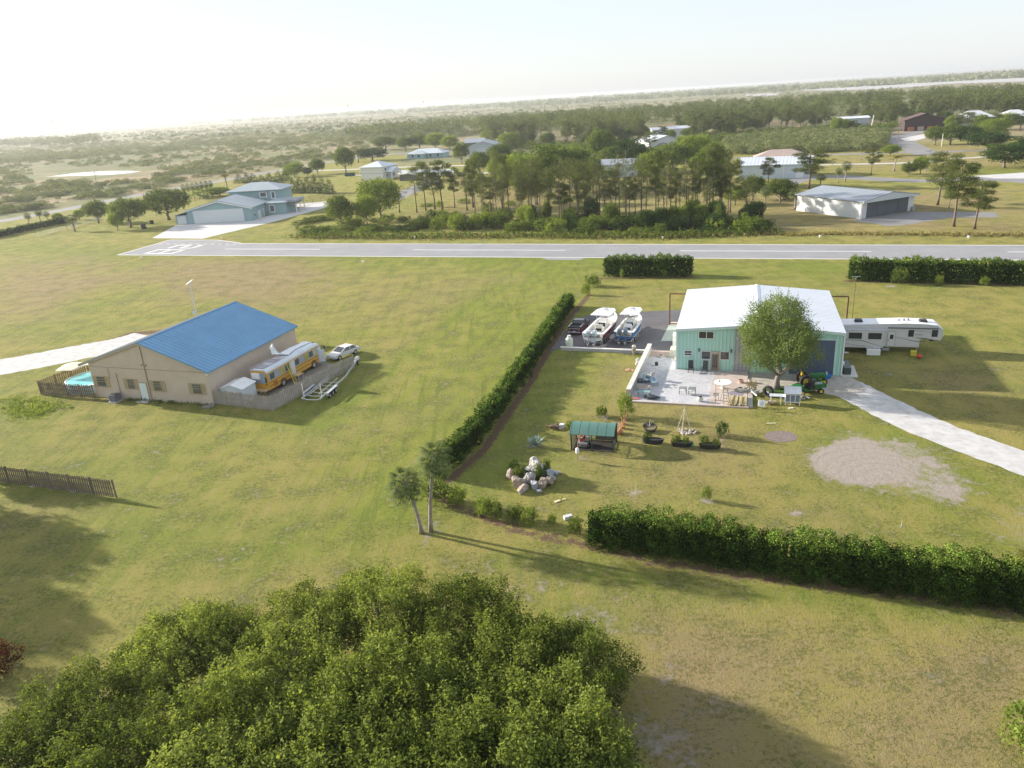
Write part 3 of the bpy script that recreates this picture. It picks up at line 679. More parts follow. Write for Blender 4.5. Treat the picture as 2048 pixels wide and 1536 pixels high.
for k in range(4):
    m = MB(); m.box(.35, 1.75, .5+k*1.15, 1.5+k*1.15, 3.13, 3.17); m.build('roof_panel', M('roof_panel_%d' % (k % 2), [(.30, .27, .29), (.46, .42, .44)][k % 2], .4, .15, 2), bus)
m = MB(); m.box(BW+.002, BW+.02, 1.0, 1.75, .75, 1.35); m.build('hatch', M('rust_hatch', (.42, .16, .03), .7, .3, 3), bus)
for y in (2.9, 9.7):
    for x in (.16, BW-.13): wheel(bus, (x, y, .5), .5, .3)
    m = MB(); m.tube([(BW+.015, y+.62*math.cos(a), .5+.62*math.sin(a)) for a in [PI*i/10 for i in range(11)]], .05, 5); m.build('wheel_arch', black, bus)
for x in (-.25, BW+.3):
    m = MB(); m.tube([(x*.9+.1, BL_-.2, 2.6), (x, BL_+.3, 2.5), (x, BL_+.3, 2.15)], .02, 5); m.obox((x, BL_+.3, 2.2), (.08, .22, .4)); m.build('mirror', black, bus)
m = MB(); m.box(.3, BW-.3, BL_-.12, BL_+.01, 1.5, 2.5); m.build('windscreen', glass, bus)
for x in (.7, 1.7): m = MB(); m.box(x-.12, x+.12, 11.1, 11.3, 2.98, 3.12); m.build('marker_lamp', black, bus)
# the wrinkled plastic sheet on the bus roof
rnd = random.Random(5); m = MB(); nu, nv_ = 26, 9; vs = []
for i in range(nu):
    u = i/(nu-1)
    for j in range(nv_):
        v = j/(nv_-1); x = .05+v*(1.9-.7*abs(math.sin(u*2.2)))+.1*math.sin(u*9); y = 4.2+u*7.1
        z = 3.14+.06*abs(math.sin(u*31+v*5))+.07*rnd.random()*(1-u)+.10*max(0, .5-u)
        if u < .2: z += (.2-u)/.2*1.75*(.65+.35*math.sin(v*5)); x = .1+(x-.1)*.45; y += .5*(.14-u)/.14*math.sin(v*6)
        vs.append((x, y, z))
m.add(vs, [(i*nv_+j, i*nv_+j+1, (i+1)*nv_+j+1, (i+1)*nv_+j) for i in range(nu-1) for j in range(nv_-1)])
tp = m.build('plastic_sheet', M('clear_plastic', (.70, .73, .75), .25, .08, 3, spec=.8), None, smooth=True); tp.modifiers.new('t', 'SOLIDIFY').thickness = .015
tag(tp, 'crumpled white plastic sheet lying on the bus roof, bunched up at one end', 'sheet', None, bq, AB)
# ladder leaning on the bus
ld = thing('ladder', 'yellow step ladder standing beside the open door of the bus', 'ladder', fr(bq, BW+.05, 3.75, 0, AB), AB)
for y in (0, .55):
    m = MB(); m.bar((1.0, y-.08, 0), (.1, y+.03, 2.7), .07, .05); m.build('rail', yel, ld)
    m = MB(); m.bar((.75, y-.08+.3, 0), (.12, y+.05, 2.6), .04, .04); m.build('rail', yel, ld)
for k in range(8):
    t_ = (k+1)/9; m = MB(); m.bar((1.0-.9*t_, -.08+.11*t_, 2.7*t_), (1.0-.9*t_, .47+.11*t_, 2.7*t_), .08, .03); m.build('rung', yel, ld)
wt = thing('work_table', 'low work table with a tan top beside the bus door', 'table', fr(bq, BW+.75, 4.9, 0, AB), AB)
m = MB(); m.box(-.35, .5, -.6, .6, .9, .98); m.build('tabletop', MATS['deck_tan'], wt)
for x in (-.3, .45):
    for y in (-.5, .5): m = MB(); m.box(x-.03, x+.03, y-.03, y+.03, 0, .9); m.build('leg', alu, wt)
# ---------------------------------------------------------------- long empty boat trailer
A_, B_ = g(625, 797, .5), g(713, 722, .5)
at_ = math.atan2(B_[1]-A_[1], B_[0]-A_[0]) - PI/2; tl = thing('boat_trailer', 'long empty galvanised boat trailer parked outside the picket fence', 'trailer', (A_[0], A_[1], 0), at_)
LT = math.dist(A_[:2], B_[:2]); hw = 1.15
for s_ in (-1, 1):
    m = MB(); m.bar((s_*hw, -.4, .62), (s_*hw, LT*.52, .62), .12, .2); m.bar((s_*hw, LT*.52, .62), (s_*.12, LT*.97, .6), .12, .18); m.build('frame_rail', alu, tl)
    m = MB(); m.bar((s_*.55, .6, .82), (s_*.55, LT*.45, .82), .16, .08); m.build('bunk', woodg, tl)
    m = MB(); m.box(s_*1.5-.16, s_*1.5+.16, .9, 3.6, .80, .86); m.box(s_*1.5-.16, s_*1.5+.16, .85, .9, .5, .86); m.box(s_*1.5-.16, s_*1.5+.16, 3.6, 3.65, .5, .86); m.build('fender', alu, tl)
    for y in (1.4, 2.25, 3.1): wheel(tl, (s_*1.5, y, .36), .35, .22)
    m = MB(); m.cyl((s_*hw, .15, .7), (s_*hw, .15, 2.3), .05, .05, 8); m.build('guide_post', white, tl)
for k in range(6):
    m = MB(); y = -.2+k*1.15; m.tube([(-hw, y, .58), (-hw*.5, y, .42), (hw*.5, y, .42), (hw, y, .58)], .05, 6); m.build('cross_bar', chrome, tl)
m = MB(); m.box(-.12, .12, LT*.93, LT*1.06, .55, .75); m.box(-.16, .16, LT*.98, LT*1.05, .75, 1.0); m.build('winch', white, tl)
m = MB(); m.cyl((0, LT*.9, 0), (0, LT*.9, .7), .05, .05, 8); m.build('jack', alu, tl)
wheel(tl, (.25, LT*.99, .32), .3, .2)
# ================================================================ vehicles
def car(name, label, cat, loc, rz, body, Lc=4.7, Wc=1.8, Hc=1.42, pickup=False, bodym2=None):
    t = thing(name, label, cat, loc, rz); hw = Wc/2
    if pickup:
        prof = [(0,.45),(0,1.0),(.06,1.06),(1.95,1.06),(1.97,1.06),(3.75,1.08),(4.95,.98),(5.15,.85),(5.15,.42)]
        Lc = 5.15; cab = [(1.95,1.06),(2.1,1.62),(3.0,1.66),(3.75,1.08)]; fw, rw_ = 4.3, 1.0
    else:
        prof = [(0,.4),(0,.85),(.1,.95),(.9,.98),(3.3,.98),(4.4,.86),(4.65,.7),(4.7,.4)]
        cab = [(.55,.97),(1.1,Hc),(2.55,Hc),(3.45,.97)]; fw, rw_ = 3.85, .95
    m = MB(); m.ext(prof, 'x', -hw, hw); m.build('body', body, t, bevel=.07)
    m = MB(); n = len(cab)
    m.loft([[(-hw+.04, *cab[0]), (-hw+.16, *cab[1]), (-hw+.16, *cab[2]), (-hw+.04, *cab[3])], [(hw-.04, *cab[0]), (hw-.16, *cab[1]), (hw-.16, *cab[2]), (hw-.04, *cab[3])]])
    c = m.build('cab', glass, t)
    m = MB(); m.box(-hw+.14, hw-.14, cab[1][0]-.02, cab[2][0]+.03, cab[1][1]-.02, cab[2][1]+.03); m.build('roof_panel', body, c, bevel=.03)
    m = MB()
    for s_ in (-1, 1):
        for a, b in ((cab[0], cab[1]), (cab[3], cab[2])): m.bar((s_*(hw-.05), *a), (s_*(hw-.155), *b), .09, .09)
        mid = (cab[1][0]+cab[2][0])/2; m.bar((s_*(hw-.03), mid, 1.0), (s_*(hw-.15), mid, cab[1][1]), .05, .1)
    m.build('pillar', body, c)
    for s_ in (-1, 1):
        for y in (rw_, fw): wheel(t, (s_*(hw-.1), y, .36), .36, .24)
        m = MB(); m.box(s_*(hw-.2)-.15, s_*(hw-.2)+.15, -.02, .0, .72, .9); m.build('tail_light', red, t)
        m = MB(); m.box(s_*(hw-.22)-.16, s_*(hw-.22)+.16, Lc-.06, Lc+.012, .62, .78); m.build('headlight', M('lamp_glass', (.7,.7,.68), .1), t)
        m = MB(); m.obox((s_*(hw+.08), cab[2][0]+.45, 1.08), (.16, .1, .13)); m.build('mirror', body, t)
    m = MB(); m.box(-hw+.02, hw-.02, -.13, -.005, .42, .58); m.build('bumper', chrome, t)
    m = MB(); m.box(-hw+.02, hw-.02, Lc+.005, Lc+.12, .4, .56); m.build('bumper', chrome, t)
    m = MB(); m.box(-.16, .16, -.15, -.135, .6, .72); m.box(-.16, .16, -.14, -.005, .59, .73) if 0 else None; m.build('number_plate', white, t)
    if pickup:
        m = MB(); m.box(-hw+.12, hw-.12, .1, 1.85, 1.062, 1.07); m.build('bed_liner', black, t)
        m = MB(); z1 = 1.28
        m.box(-hw, -hw+.11, 0, 1.95, 1.03, z1); m.box(hw-.11, hw, 0, 1.95, 1.03, z1); m.box(-hw+.11, hw-.11, 0, .08, 1.03, z1); m.box(-hw+.11, hw-.11, 1.87, 1.95, 1.03, z1); m.build('bed_side', body, t, bevel=.02)
        m = MB(); m.box(-hw+.005, hw-.005, -.02, 1.94, z1, z1+.02) if 0 else m.box(-hw+.1, hw-.1, -.022, -.002, .95, 1.06); m.build('tailgate_trim', chrome, t)
        m = MB()
        for s_ in (-1, 1): m.bar((s_*(hw-.05), .02, z1+.015), (s_*(hw-.05), 1.93, z1+.015), .08, .03)
        m.build('bed_rail', chrome, t)
        m = MB(); m.box(hw+.002, hw+.012, .2, 4.9, .5, .78); m.box(-hw-.012, -hw-.002, .2, 4.9, .5, .78); m.build('lower_stripe', bodym2, t)
    return t
om = g(1353, 740); AM = R_(-17.2)
L2 = lambda x, y, z=0: fr(om, x, y, z, AM)
car('pickup_truck', 'dark navy pickup truck with an open bed beside the hedge', 'truck', g(1149, 671), AX+R_(-4), M('navy_paint', (.035, .035, .055), .25, .1, 1, coat=.5), pickup=True, bodym2=M('maroon_paint', (.16, .03, .04), .3, .1, 1))
cq = g(713, 703); car('parked_car', 'white old sedan parked past the end of the picket fence', 'car', cq, R_(143), M('car_white', (.62, .62, .60), .35, .06, 1))
# ---------------------------------------------------------------- boats on trailers
def boat(label, loc, rz, Lb, Bb, side, trim, motor, deckc):
    zb = .55
    t = thing('motor_boat', label, 'boat', (loc[0], loc[1], 0), rz, 'motor boats parked on the asphalt')
    hullm = [side, white, M('deck_white', (.70, .69, .66), .5, .05), M('hull_bottom', (.60, .60, .60), .5, .1)]
    m = MB(); secs = []
    for i in range(13):
        u = i/12; y = u*Lb; b = Bb/2*(1-max(0, (u-.45)/.55)**2.6); b = max(b, .03); sh_ = zb+1.25+.45*u**2; kz = zb+.05+max(0, (u-.72)/.28)**2*1.1; ch = zb+.38+max(0, (u-.6)/.4)**1.7*.85
        ib = max(b-.26, .015); fl = zb+.62+(.55 if u > .66 else 0)+.2*u
        secs.append([(0, y, kz), (b*.86, y, min(ch, sh_-.2)), (b*.99, y, sh_-.12), (b+.02, y, sh_), (ib, y, sh_+.01), (ib-.01 if ib > .05 else ib, y, fl), (0, y, fl),
                     (-(ib-.01 if ib > .05 else ib), y, fl), (-ib, y, sh_+.01), (-b-.02, y, sh_), (-b*.99, y, sh_-.12), (-b*.86, y, min(ch, sh_-.2))])
    n = 12; mis = [3, 0, 1, 1, 2, 2, 2, 2, 1, 1, 0, 3]
    for k in range(n):
        vs = [p for s_ in secs for p in (s_[k], s_[(k+1) % n])]; m.add(vs, [(2*i, 2*i+1, 2*i+3, 2*i+2) for i in range(12)], mis[k])
    m.add(secs[0], [tuple(range(n))], 1 if 'red' in label else 0)
    m.build('hull', hullm, t)
    m = MB(); m.box(-Bb/2+.05, Bb/2-.05, 0, .55, zb+1.1, zb+1.27); m.box(-Bb*.3, Bb*.3, .55, .9, zb+.7, zb+1.2); m.build('transom_deck', white, t, bevel=.04)
    m = MB(); m.ext([(0, zb+.7), (1.2, zb+.7), (1.25, zb+1.6), (1.05, zb+1.75), (.6, zb+2.15), (.45, zb+2.1), (.2, zb+1.65), (0, zb+1.6)], 'x', -.55, .55)
    c = m.build('console', white, t); c.location = (0, Lb*.42, 0)
    m = MB(); m.box(-.45, .45, -.025, -.003, zb+1.05, zb+1.6); m.build('instrument_panel', black, c)
    m = MB(); m.obox((0, .85, zb+1.98), (.95, .03, .5), (R_(-35), 0, 0)); m.build('windscreen', glass, c)
    m = MB(); m.tube([(.2*math.cos(a), -.12, zb+1.35+.2*math.sin(a)) for a in [2*PI*i/12 for i in range(13)]], .02, 5); m.build('steering_wheel', chrome, c)
    m = MB(); m.box(-.55, .55, Lb*.27, Lb*.27+.75, zb+.7, zb+1.3); m.box(-.55, .55, Lb*.27-.02, Lb*.27+.12, zb+1.3, zb+1.75); m.build('seat', deckc, t, bevel=.05)
    m = MB(); m.box(-.42, .42, Lb*.27-.03, Lb*.27-.022, zb+.85, zb+1.2); m.build('seat_locker', black, t)
    m = MB(); m.ext([(-Bb*.47, .1), (Bb*.47, .1), (Bb*.46, 3.0), (Bb*.30, 4.0), (-Bb*.30, 4.0), (-Bb*.46, 3.0)], 'z', zb+2.78, zb+2.9); ht = m.build('hardtop', white, t, bevel=.05); ht.location = (0, Lb*.33, 0)
    m = MB(); m.tube([(.3+.28*math.cos(a), 2.3+.28*math.sin(a), zb+2.95) for a in [2*PI*i/12 for i in range(13)]], .03, 5); m.box(-.35, -.1, 2.9, 3.1, zb+2.9, zb+3.05); m.cyl((0, 3.2, zb+2.9), (0, 3.2, zb+3.1), .12, .12, 8); m.build('radar_mount', alu, ht)
    for s_ in (-1, 1):
        m = MB(); m.tube([(s_*.62, Lb*.42+.1, zb+.8), (s_*.75, Lb*.42-.1, zb+2.8)], .035, 6); m.tube([(s_*.62, Lb*.42+1.2, zb+.8), (s_*.75, Lb*.42+1.5, zb+2.8)], .035, 6); m.build('hardtop_leg', alu, t)
        m = MB(); m.box(-.02, .02, .05, .06, 0, .01) if 0 else None
        x = s_*.42
        m.loft([[(x+sx*w_, y0+sy*d_, z_) for sx, sy in ((-1, -1), (1, -1), (1, 1), (-1, 1))] for w_, d_, z_, y0 in ((.16, .24, zb+1.0, -.42), (.25, .36, zb+1.15, -.45), (.26, .38, zb+1.6, -.45), (.2, .3, zb+1.85, -.42))])
        mo = m.build('outboard_motor', motor, t, bevel=.05)
        m = MB(); m.loft([[(x-.06, -.5, zb+1.0), (x+.06, -.5, zb+1.0), (x+.06, -.2, zb+1.0), (x-.06, -.2, zb+1.0)], [(x-.04, -.62, zb-.05), (x+.04, -.62, zb-.05), (x+.04, -.35, zb-.05), (x-.04, -.35, zb-.05)]]); m.tube([(x, -.85, zb-.05), (x, -.3, zb-.05)], [.06, .05], 8); m.build('lower_leg', trim, mo)
        m = MB()
        for k in range(3):
            a = 2*PI*k/3+.4; m.obox((x+.12*math.cos(a), -.86, zb-.05+.12*math.sin(a)), (.2, .02, .1), (.4, -a, 0))
        m.build('propeller', chrome, mo)
    for k in range(6):
        m = MB(); x = (k-2.5)*Bb*.13; m.cyl((x, Lb*.33+.35, zb+2.9), (x*1.03, Lb*.33+.2, zb+3.25), .022, .022, 5); m.build('rod_holder', alu, ht) if 0 else m.build('rod_holder', alu, t)
    tr = thing('boat_trailer', label.split(' centre')[0].replace('boat', 'boat')+' trailer', 'trailer', (loc[0], loc[1], 0), rz)
    tr['label'] = 'low trailer carrying the ' + ('red hulled boat' if 'red' in label else 'blue hulled boat')
    for s_ in (-1, 1):
        m = MB(); m.bar((s_*.95, .3, .48), (s_*.95, Lb*.7, .48), .1, .16); m.bar((s_*.95, Lb*.7, .48), (0, Lb*1.08, .48), .1, .16); m.build('frame_rail', alu, tr)
        for y in (1.8, 2.6, 3.4): wheel(tr, (s_*1.12, y, .33), .33, .22)
        m = MB(); m.box(s_*1.12-.15, s_*1.12+.15, 1.3, 3.9, .7, .74); m.build('fender', alu, tr)
        m = MB(); m.tube([(s_*.95, .35, .4), (s_*1.3, .3, .4), (s_*1.3, .3, 1.0)], .03, 6); m.build('guide_post', alu, tr)
    m = MB(); [m.bar((-.95, y, .42), (.95, y, .42), .09) for y in (.4, 2.2, 4.2)]; m.build('cross_bar', alu, tr)
    return t
b1 = L2(-11.75, 8.2); b2 = L2(-7.75, 9.3)
boat('white centre console boat with a red hull between the pickup and the blue boat', b1, AM+R_(-8), 10.0, 3.0, M('hull_red', (.22, .025, .03), .25, .1), M('engine_grey', (.40, .44, .50), .3, .1), M('engine_pale', (.42, .50, .56), .35, .2, 3), M('boat_cream', (.68, .66, .58), .6))
boat('white centre console boat with a blue hull nearest the mint building', b2, AM+R_(-6), 8.4, 2.65, M('hull_blue', (.03, .14, .36), .25, .1), M('engine_dark', (.10, .12, .15), .3, .1), M('engine_slate', (.10, .14, .19), .35, .3, 3), M('boat_white', (.66, .68, .70), .6))
# ================================================================ fifth-wheel camper
rv = thing('camper_trailer', 'long white fifth wheel camper parked beside the mint building', 'camper', L2(18.8, 9.2), AM)
RW = 2.5; rvw = M('rv_white', (.56, .55, .53), .35, .05, .6); rvr = M('rv_roof', (.74, .75, .76), .45, .06, .5); rvd = M('rv_graphic', (.12, .13, .16), .4, .1)
body = [(0, .75), (9.35, .75), (9.35, 1.7), (9.75, 1.95), (11.55, 1.62), (11.85, 2.3), (11.7, 3.0), (11.0, 3.5), (9.6, 3.62), (7.6, 3.66), (0, 3.35)]
m = MB(); m.ext(body, 'y', 0, RW); m.build('body', rvw, rv, bevel=.05)
m = MB(); m.ext([(-.05, 3.352), (7.6, 3.662), (9.6, 3.622), (11.0, 3.502), (11.7, 3.02), (11.75, 3.06), (11.05, 3.60), (9.6, 3.72), (7.6, 3.76), (-.05, 3.45)], 'y', -.04, RW+.04); m.build('roof', rvr, rv)
sl_ = MB(); sl_.box(.9, 5.2, -.75, 0, .78, 3.02); so_ = sl_.build('slide_out', rvw, rv, bevel=.03)
m = MB(); m.ext([(-.78, 3.02), (.0, 3.12), (.0, 3.02), (-.78, 2.96)], 'x', .85, 5.25); m.build('awning', M('rv_grey', (.40, .42, .43), .5), so_)
for x0, x1 in ((1.25, 2.75), (3.45, 4.95)):
    m = MB(); m.box(x0, x1, -.775, -.752, 1.9, 2.68); m.build('window', glass, so_)
for x0, x1, z0, z1 in ((8.0, 8.6, 2.1, 2.95), (10.55, 11.2, 2.15, 3.0), (6.0, 6.4, 1.75, 2.3)):
    m = MB(); m.box(x0, x1, -.03, -.003, z0, z1); m.build('window', glass, rv)
m = MB(); m.box(5.75, 6.6, -.025, -.003, .85, 2.7); m.box(5.9, 6.25, -.035, -.026, 1.7, 2.3) if 0 else None; d = m.build('door', M('rv_door', (.60, .59, .57), .4, .03), rv)
m = MB(); m.box(5.72, 5.75, -.035, -.003, .85, 2.73); m.box(6.6, 6.63, -.035, -.003, .85, 2.73); m.box(5.75, 6.6, -.035, -.003, 2.7, 2.73); m.build('frame', rvd, d)
m = MB(); m.box(5.82, 5.87, -.06, -.026, 1.5, 1.7); m.build('handle', black, d)
m = MB(); m.box(5.7, 11.2, -.12, -.01, 3.12, 3.24); m.build('awning_roll', rvd, rv)
# swooping painted graphics on the flank
def swoosh(pts, w, y=-.012, par=rv, mt=rvd):
    m = MB(); vs = []; n = len(pts)
    for i, (x, z) in enumerate(pts):
        a = pts[max(i-1, 0)]; b = pts[min(i+1, n-1)]; d_ = math.dist(a, b); k = w*math.sin(PI*(i+.6)/(n+.2))/2
        vs += [(x-(b[1]-a[1])/d_*k, y, z+(b[0]-a[0])/d_*k), (x+(b[1]-a[1])/d_*k, y, z-(b[0]-a[0])/d_*k)]
    m.add(vs, [(2*i, 2*i+1, 2*i+3, 2*i+2) for i in range(n-1)]); o = m.build('graphic', mt, par); o.modifiers.new('t', 'SOLIDIFY').thickness = .006
swoosh([(6.65, 2.0), (7.5, 1.85), (8.4, 1.6), (9.3, 1.48), (9.9, 1.55), (10.0, 1.8), (9.6, 1.98), (8.7, 2.05)], .09)
swoosh([(9.0, 1.9), (10.0, 1.92), (10.8, 1.75), (11.5, 1.68)], .10)
swoosh([(8.6, 2.85), (9.6, 2.8), (10.5, 2.68)], .05)
swoosh([(.0, 1.85), (1.2, 1.75), (2.8, 1.7), (3.9, 1.35), (5.1, .95)], .08, -.765)
swoosh([(1.0, 1.25), (2.5, 1.02), (4.2, 1.0)], .05, -.765)
# lettering on the flank
fc = bpy.data.curves.new('lettering', 'FONT'); fc.body = 'EAGLE'; fc.size = .27; fc.extrude = .004; fc.space_character = 1.15
tx = bpy.data.objects.new('lettering', fc); COL.objects.link(tx); tx.parent = rv; tx.location = (8.75, -.018, 2.3); tx.rotation_euler = (PI/2, 0, 0); fc.materials.append(rvd)
text_to_mesh(tx)
for x in (2.0, 9.2):
    m = MB(); m.ext([(x, 3.5+.02*x), (x+.95, 3.5+.02*x), (x+.85, 3.82+.015*x), (x+.1, 3.82+.015*x)], 'y', .8, 1.6); m.build('roof_air_conditioner', black, rv, bevel=.04)
for x in (7.0, 7.6, 8.1): m = MB(); m.cyl((x, 1.2+.3*(x-7), 3.6), (x, 1.2+.3*(x-7), 3.95), .1, .14, 8); m.build('vent', greym, rv)
for x in (3.6, 4.5):
    for y in (.2, RW-.2): wheel(rv, (x, y, .38), .38, .25, 'y')
for x in (.5, 9.2): 
    for y in (.3, RW-.3): m = MB(); m.box(x-.05, x+.05, y-.05, y+.05, 0, .8); m.build('jack', greym, rv)
m = MB(); m.box(10.7, 11.1, 1.1, 1.4, 1.25, 1.75); m.build('hitch', black, rv)
def crate(name, label, cat, loc, sx, sy, sz, mt, lidm=None, rz=AM, lid=True):
    t = thing(name, label, cat, loc, rz); m = MB(); m.box(-sx/2, sx/2, -sy/2, sy/2, 0, sz); m.build('box_body', mt, t, bevel=.02)
    if lid: m = MB(); m.box(-sx/2-.02, sx/2+.02, -sy/2-.02, sy/2+.02, sz, sz+.05); m.build('lid', lidm or mt, t, bevel=.01)
    return t
crate('storage_box', 'white lidded storage box on the grass below the camper windows', 'box', g(1746, 709), 1.5, .7, .65, white)
crate('cooler', 'small white cooler behind the white storage box', 'cooler', g(1752, 702), .8, .5, .9, M('cooler_white', (.66, .67, .68), .4))
crate('camper_step', 'pale folding step under the camper door', 'step', g(1770, 700), .8, .4, .35, M('step_grey', (.55, .57, .58), .5), lid=False)
crate('crate', 'yellow plastic crate under the front of the camper', 'crate', g(1826, 711), .62, .5, .6, yel, lid=False)
m = MB(); m.ell((0, 0, .28), (.28, .28, .28), 14, 10); tag(m.build('ball', red, None, True), 'red ball on the grass beside the yellow crate', 'ball', None, g(1838, 717))
m = MB(); m.obox((0, 0, .08), (.7, .2, .12)); tag(m.build('plank', white), 'short white board on the grass between building and camper', 'board', None, g(1691, 706), AM)
# ================================================================ mint metal building
OM = (om[0], om[1], 0); MW, MD, ME, MR = 18.45, 19.2, 5.2, 5.95
mb_ = thing('metal_building', 'mint green ribbed metal building with a pale low gabled roof', 'building', OM, AM)
m = MB(); m.ext([(.05, 0), (MW-.05, 0), (MW-.05, ME-.1), (MW/2, MR-.12), (.05, ME-.1)], 'y', .05, MD)
m.build('wall', mint, mb_)
# standing ribs of the siding: mint and grey bays
mrib = M('mint_rib_lit', (.51, .75, .66), .4, .03, .2); grib = M('grey_rib', (.30, .30, .335), .5)  # mint ribs paler than the wall: rib shading put into the colour
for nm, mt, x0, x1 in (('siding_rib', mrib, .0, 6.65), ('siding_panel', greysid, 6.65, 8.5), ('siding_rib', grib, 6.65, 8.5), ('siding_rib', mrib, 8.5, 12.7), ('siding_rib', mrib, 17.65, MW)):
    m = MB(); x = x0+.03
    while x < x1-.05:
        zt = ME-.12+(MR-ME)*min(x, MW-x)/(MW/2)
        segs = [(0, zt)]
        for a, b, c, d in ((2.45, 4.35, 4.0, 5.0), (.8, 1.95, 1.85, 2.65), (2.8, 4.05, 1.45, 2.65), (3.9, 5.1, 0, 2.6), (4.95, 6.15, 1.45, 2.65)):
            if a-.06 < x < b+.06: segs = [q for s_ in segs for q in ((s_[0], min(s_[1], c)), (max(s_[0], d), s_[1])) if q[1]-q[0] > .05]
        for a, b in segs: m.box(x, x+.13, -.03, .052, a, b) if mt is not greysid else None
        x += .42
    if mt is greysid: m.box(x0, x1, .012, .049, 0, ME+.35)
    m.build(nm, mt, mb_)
m = MB(); roofslab(m, -.15, ME, MW/2, MR, -.25, MD+.2, .1, .61, rh=.02); roofslab(m, MW+.15, ME, MW/2, MR, -.25, MD+.2, .1, .61, rh=.02)
rf = m.build('roof', whitem, mb_)
m = MB(); m.ext([(MW/2-.35, MR), (MW/2, MR+.09), (MW/2+.35, MR), (MW/2, MR+.03)], 'y', -.27, MD+.22); m.build('ridge_cap', M('ridge_grey', (.60, .64, .70), .4, .04), rf)
m = MB(); m.ext([(-.15, ME-.1), (MW/2, MR-.1), (MW+.15, ME-.1), (MW+.15, ME-.32), (MW/2, MR-.32), (-.15, ME-.32)], 'y', -.24, -.1); m.build('gable_trim', M('mint_trim', (.52, .70, .62), .45), mb_)
for x in (-.12, MW-.02):
    m = MB(); m.box(x, x+.14, -.08, .08, 0, ME-.1); m.build('corner_trim', minttrim, mb_)
m = MB(); m.box(-.14, .04, .1, MD, 0, ME-.12); m.box(MW-.04, MW+.14, .1, MD, 0, ME-.12)
m.build('side_wall', M('side_white', (.66, .72, .70), .5), mb_)
window(mb_, 2.55, 4.2, 4.12, 4.92, 0, minttrim, glass, .07, (3.4,))
window(mb_, .92, 1.75, 1.93, 2.52, 0, minttrim, glass, .08, (), .06, (2.2,))
window(mb_, 2.9, 3.9, 1.56, 2.5, 0, minttrim, glass, .07)
window(mb_, 5.1, 6.05, 1.56, 2.5, 0, minttrim, glass, .07)
m = MB(); m.box(4.1, 4.9, -.03, -.004, .12, 2.25); d = m.build('door', M('tan_door', (.30, .24, .17), .6, .1), mb_)
m = MB(); m.box(3.93, 4.1, -.07, -.003, 0, 2.5); m.box(4.9, 5.07, -.07, -.003, 0, 2.5); m.box(4.1, 4.9, -.07, -.003, 2.25, 2.5); m.build('frame', M('door_frame', (.46, .40, .33), .6), d)
for i, x in enumerate((4.2, 4.4, 4.6)): 
    m = MB(); m.box(x, x+.15, -.045, -.031, .5, 2.1); m.build('door_pane', glass, d)
m = MB(); m.box(4.0, 5.0, -.75, -.08, 0, .12); m.build('doorstep', M('brown_mat', (.16, .09, .06), .9), mb_)
for x in (2.6, 6.3):
    m = MB(); m.box(x-.07, x+.07, -.2, -.04, 2.45, 2.75); m.cyl((x, -.12, 2.75), (x, -.12, 2.9), .12, .03, 8); m.bar((x, -.02, 2.85), (x, -.2, 2.9), .04); m.build('wall_lamp', M('lamp_green', (.03, .09, .06), .5), mb_)
m = MB(); m.box(12.8, 17.6, -.01, .045, .03, 4.25)
for k in range(14): m.box(12.8, 17.6, -.02, -.009, .1+k*.3, .14+k*.3)
m.build('roller_door', slate, mb_)
m = MB(); m.box(12.65, 12.8, -.05, .04, 0, 4.4); m.box(17.6, 17.72, -.05, .04, 0, 4.4); m.box(12.8, 17.6, -.05, .04, 4.25, 4.4); m.build('door_trim', M('mint_trim', (.5, .7, .6)), mb_)
m = MB(); m.box(-.03, MW+.03, -.1, -.0, -.02, .06); m.build('base_trim', M('base_grey', (.36, .36, .35), .8), mb_)
# rusty pipe frames of the hangar door at the back corners
for nm, x0, x1, zt, lab in (('door_frame', -2.5, -.15, 4.55, 'rust brown pipe frame standing out from the left rear corner of the mint building'), ('door_frame', MW+.15, MW+2.6, 4.4, 'rust brown pipe frame standing out from the right rear corner of the mint building')):
    t = thing(nm, lab, 'frame', L2(0, MD-.05), AM); xo = x0 if x0 < -.2 else x1
    m = MB(); m.box(xo-.08, xo+.08, -.08, .08, 0, zt); m.build('post', rust, t)
    m = MB(); m.box(x0, x1, -.075, .075, zt, zt+.16); m.build('beam', rust, t)
    m = MB(); m.box(min(x0, x1)+.1, max(x0, x1)-.1, -.06, .06, .15, .27); m.build('sill_beam', rust, t)
# antenna by the hedge
t = thing('antenna_mast', 'thin antenna pole with a small cross head behind the mint building', 'antenna', g(1704, 640), 0)
m = MB(); m.cyl((0, 0, 0), (0, 0, 6.2), .04, .03, 6); m.build('pole', rust, t)
m = MB(); m.bar((-.6, 0, 6.2), (.6, 0, 6.2), .05); m.bar((-.3, -.3, 6.05), (.3, .3, 6.05), .04); m.build('crossarm', alu, t)
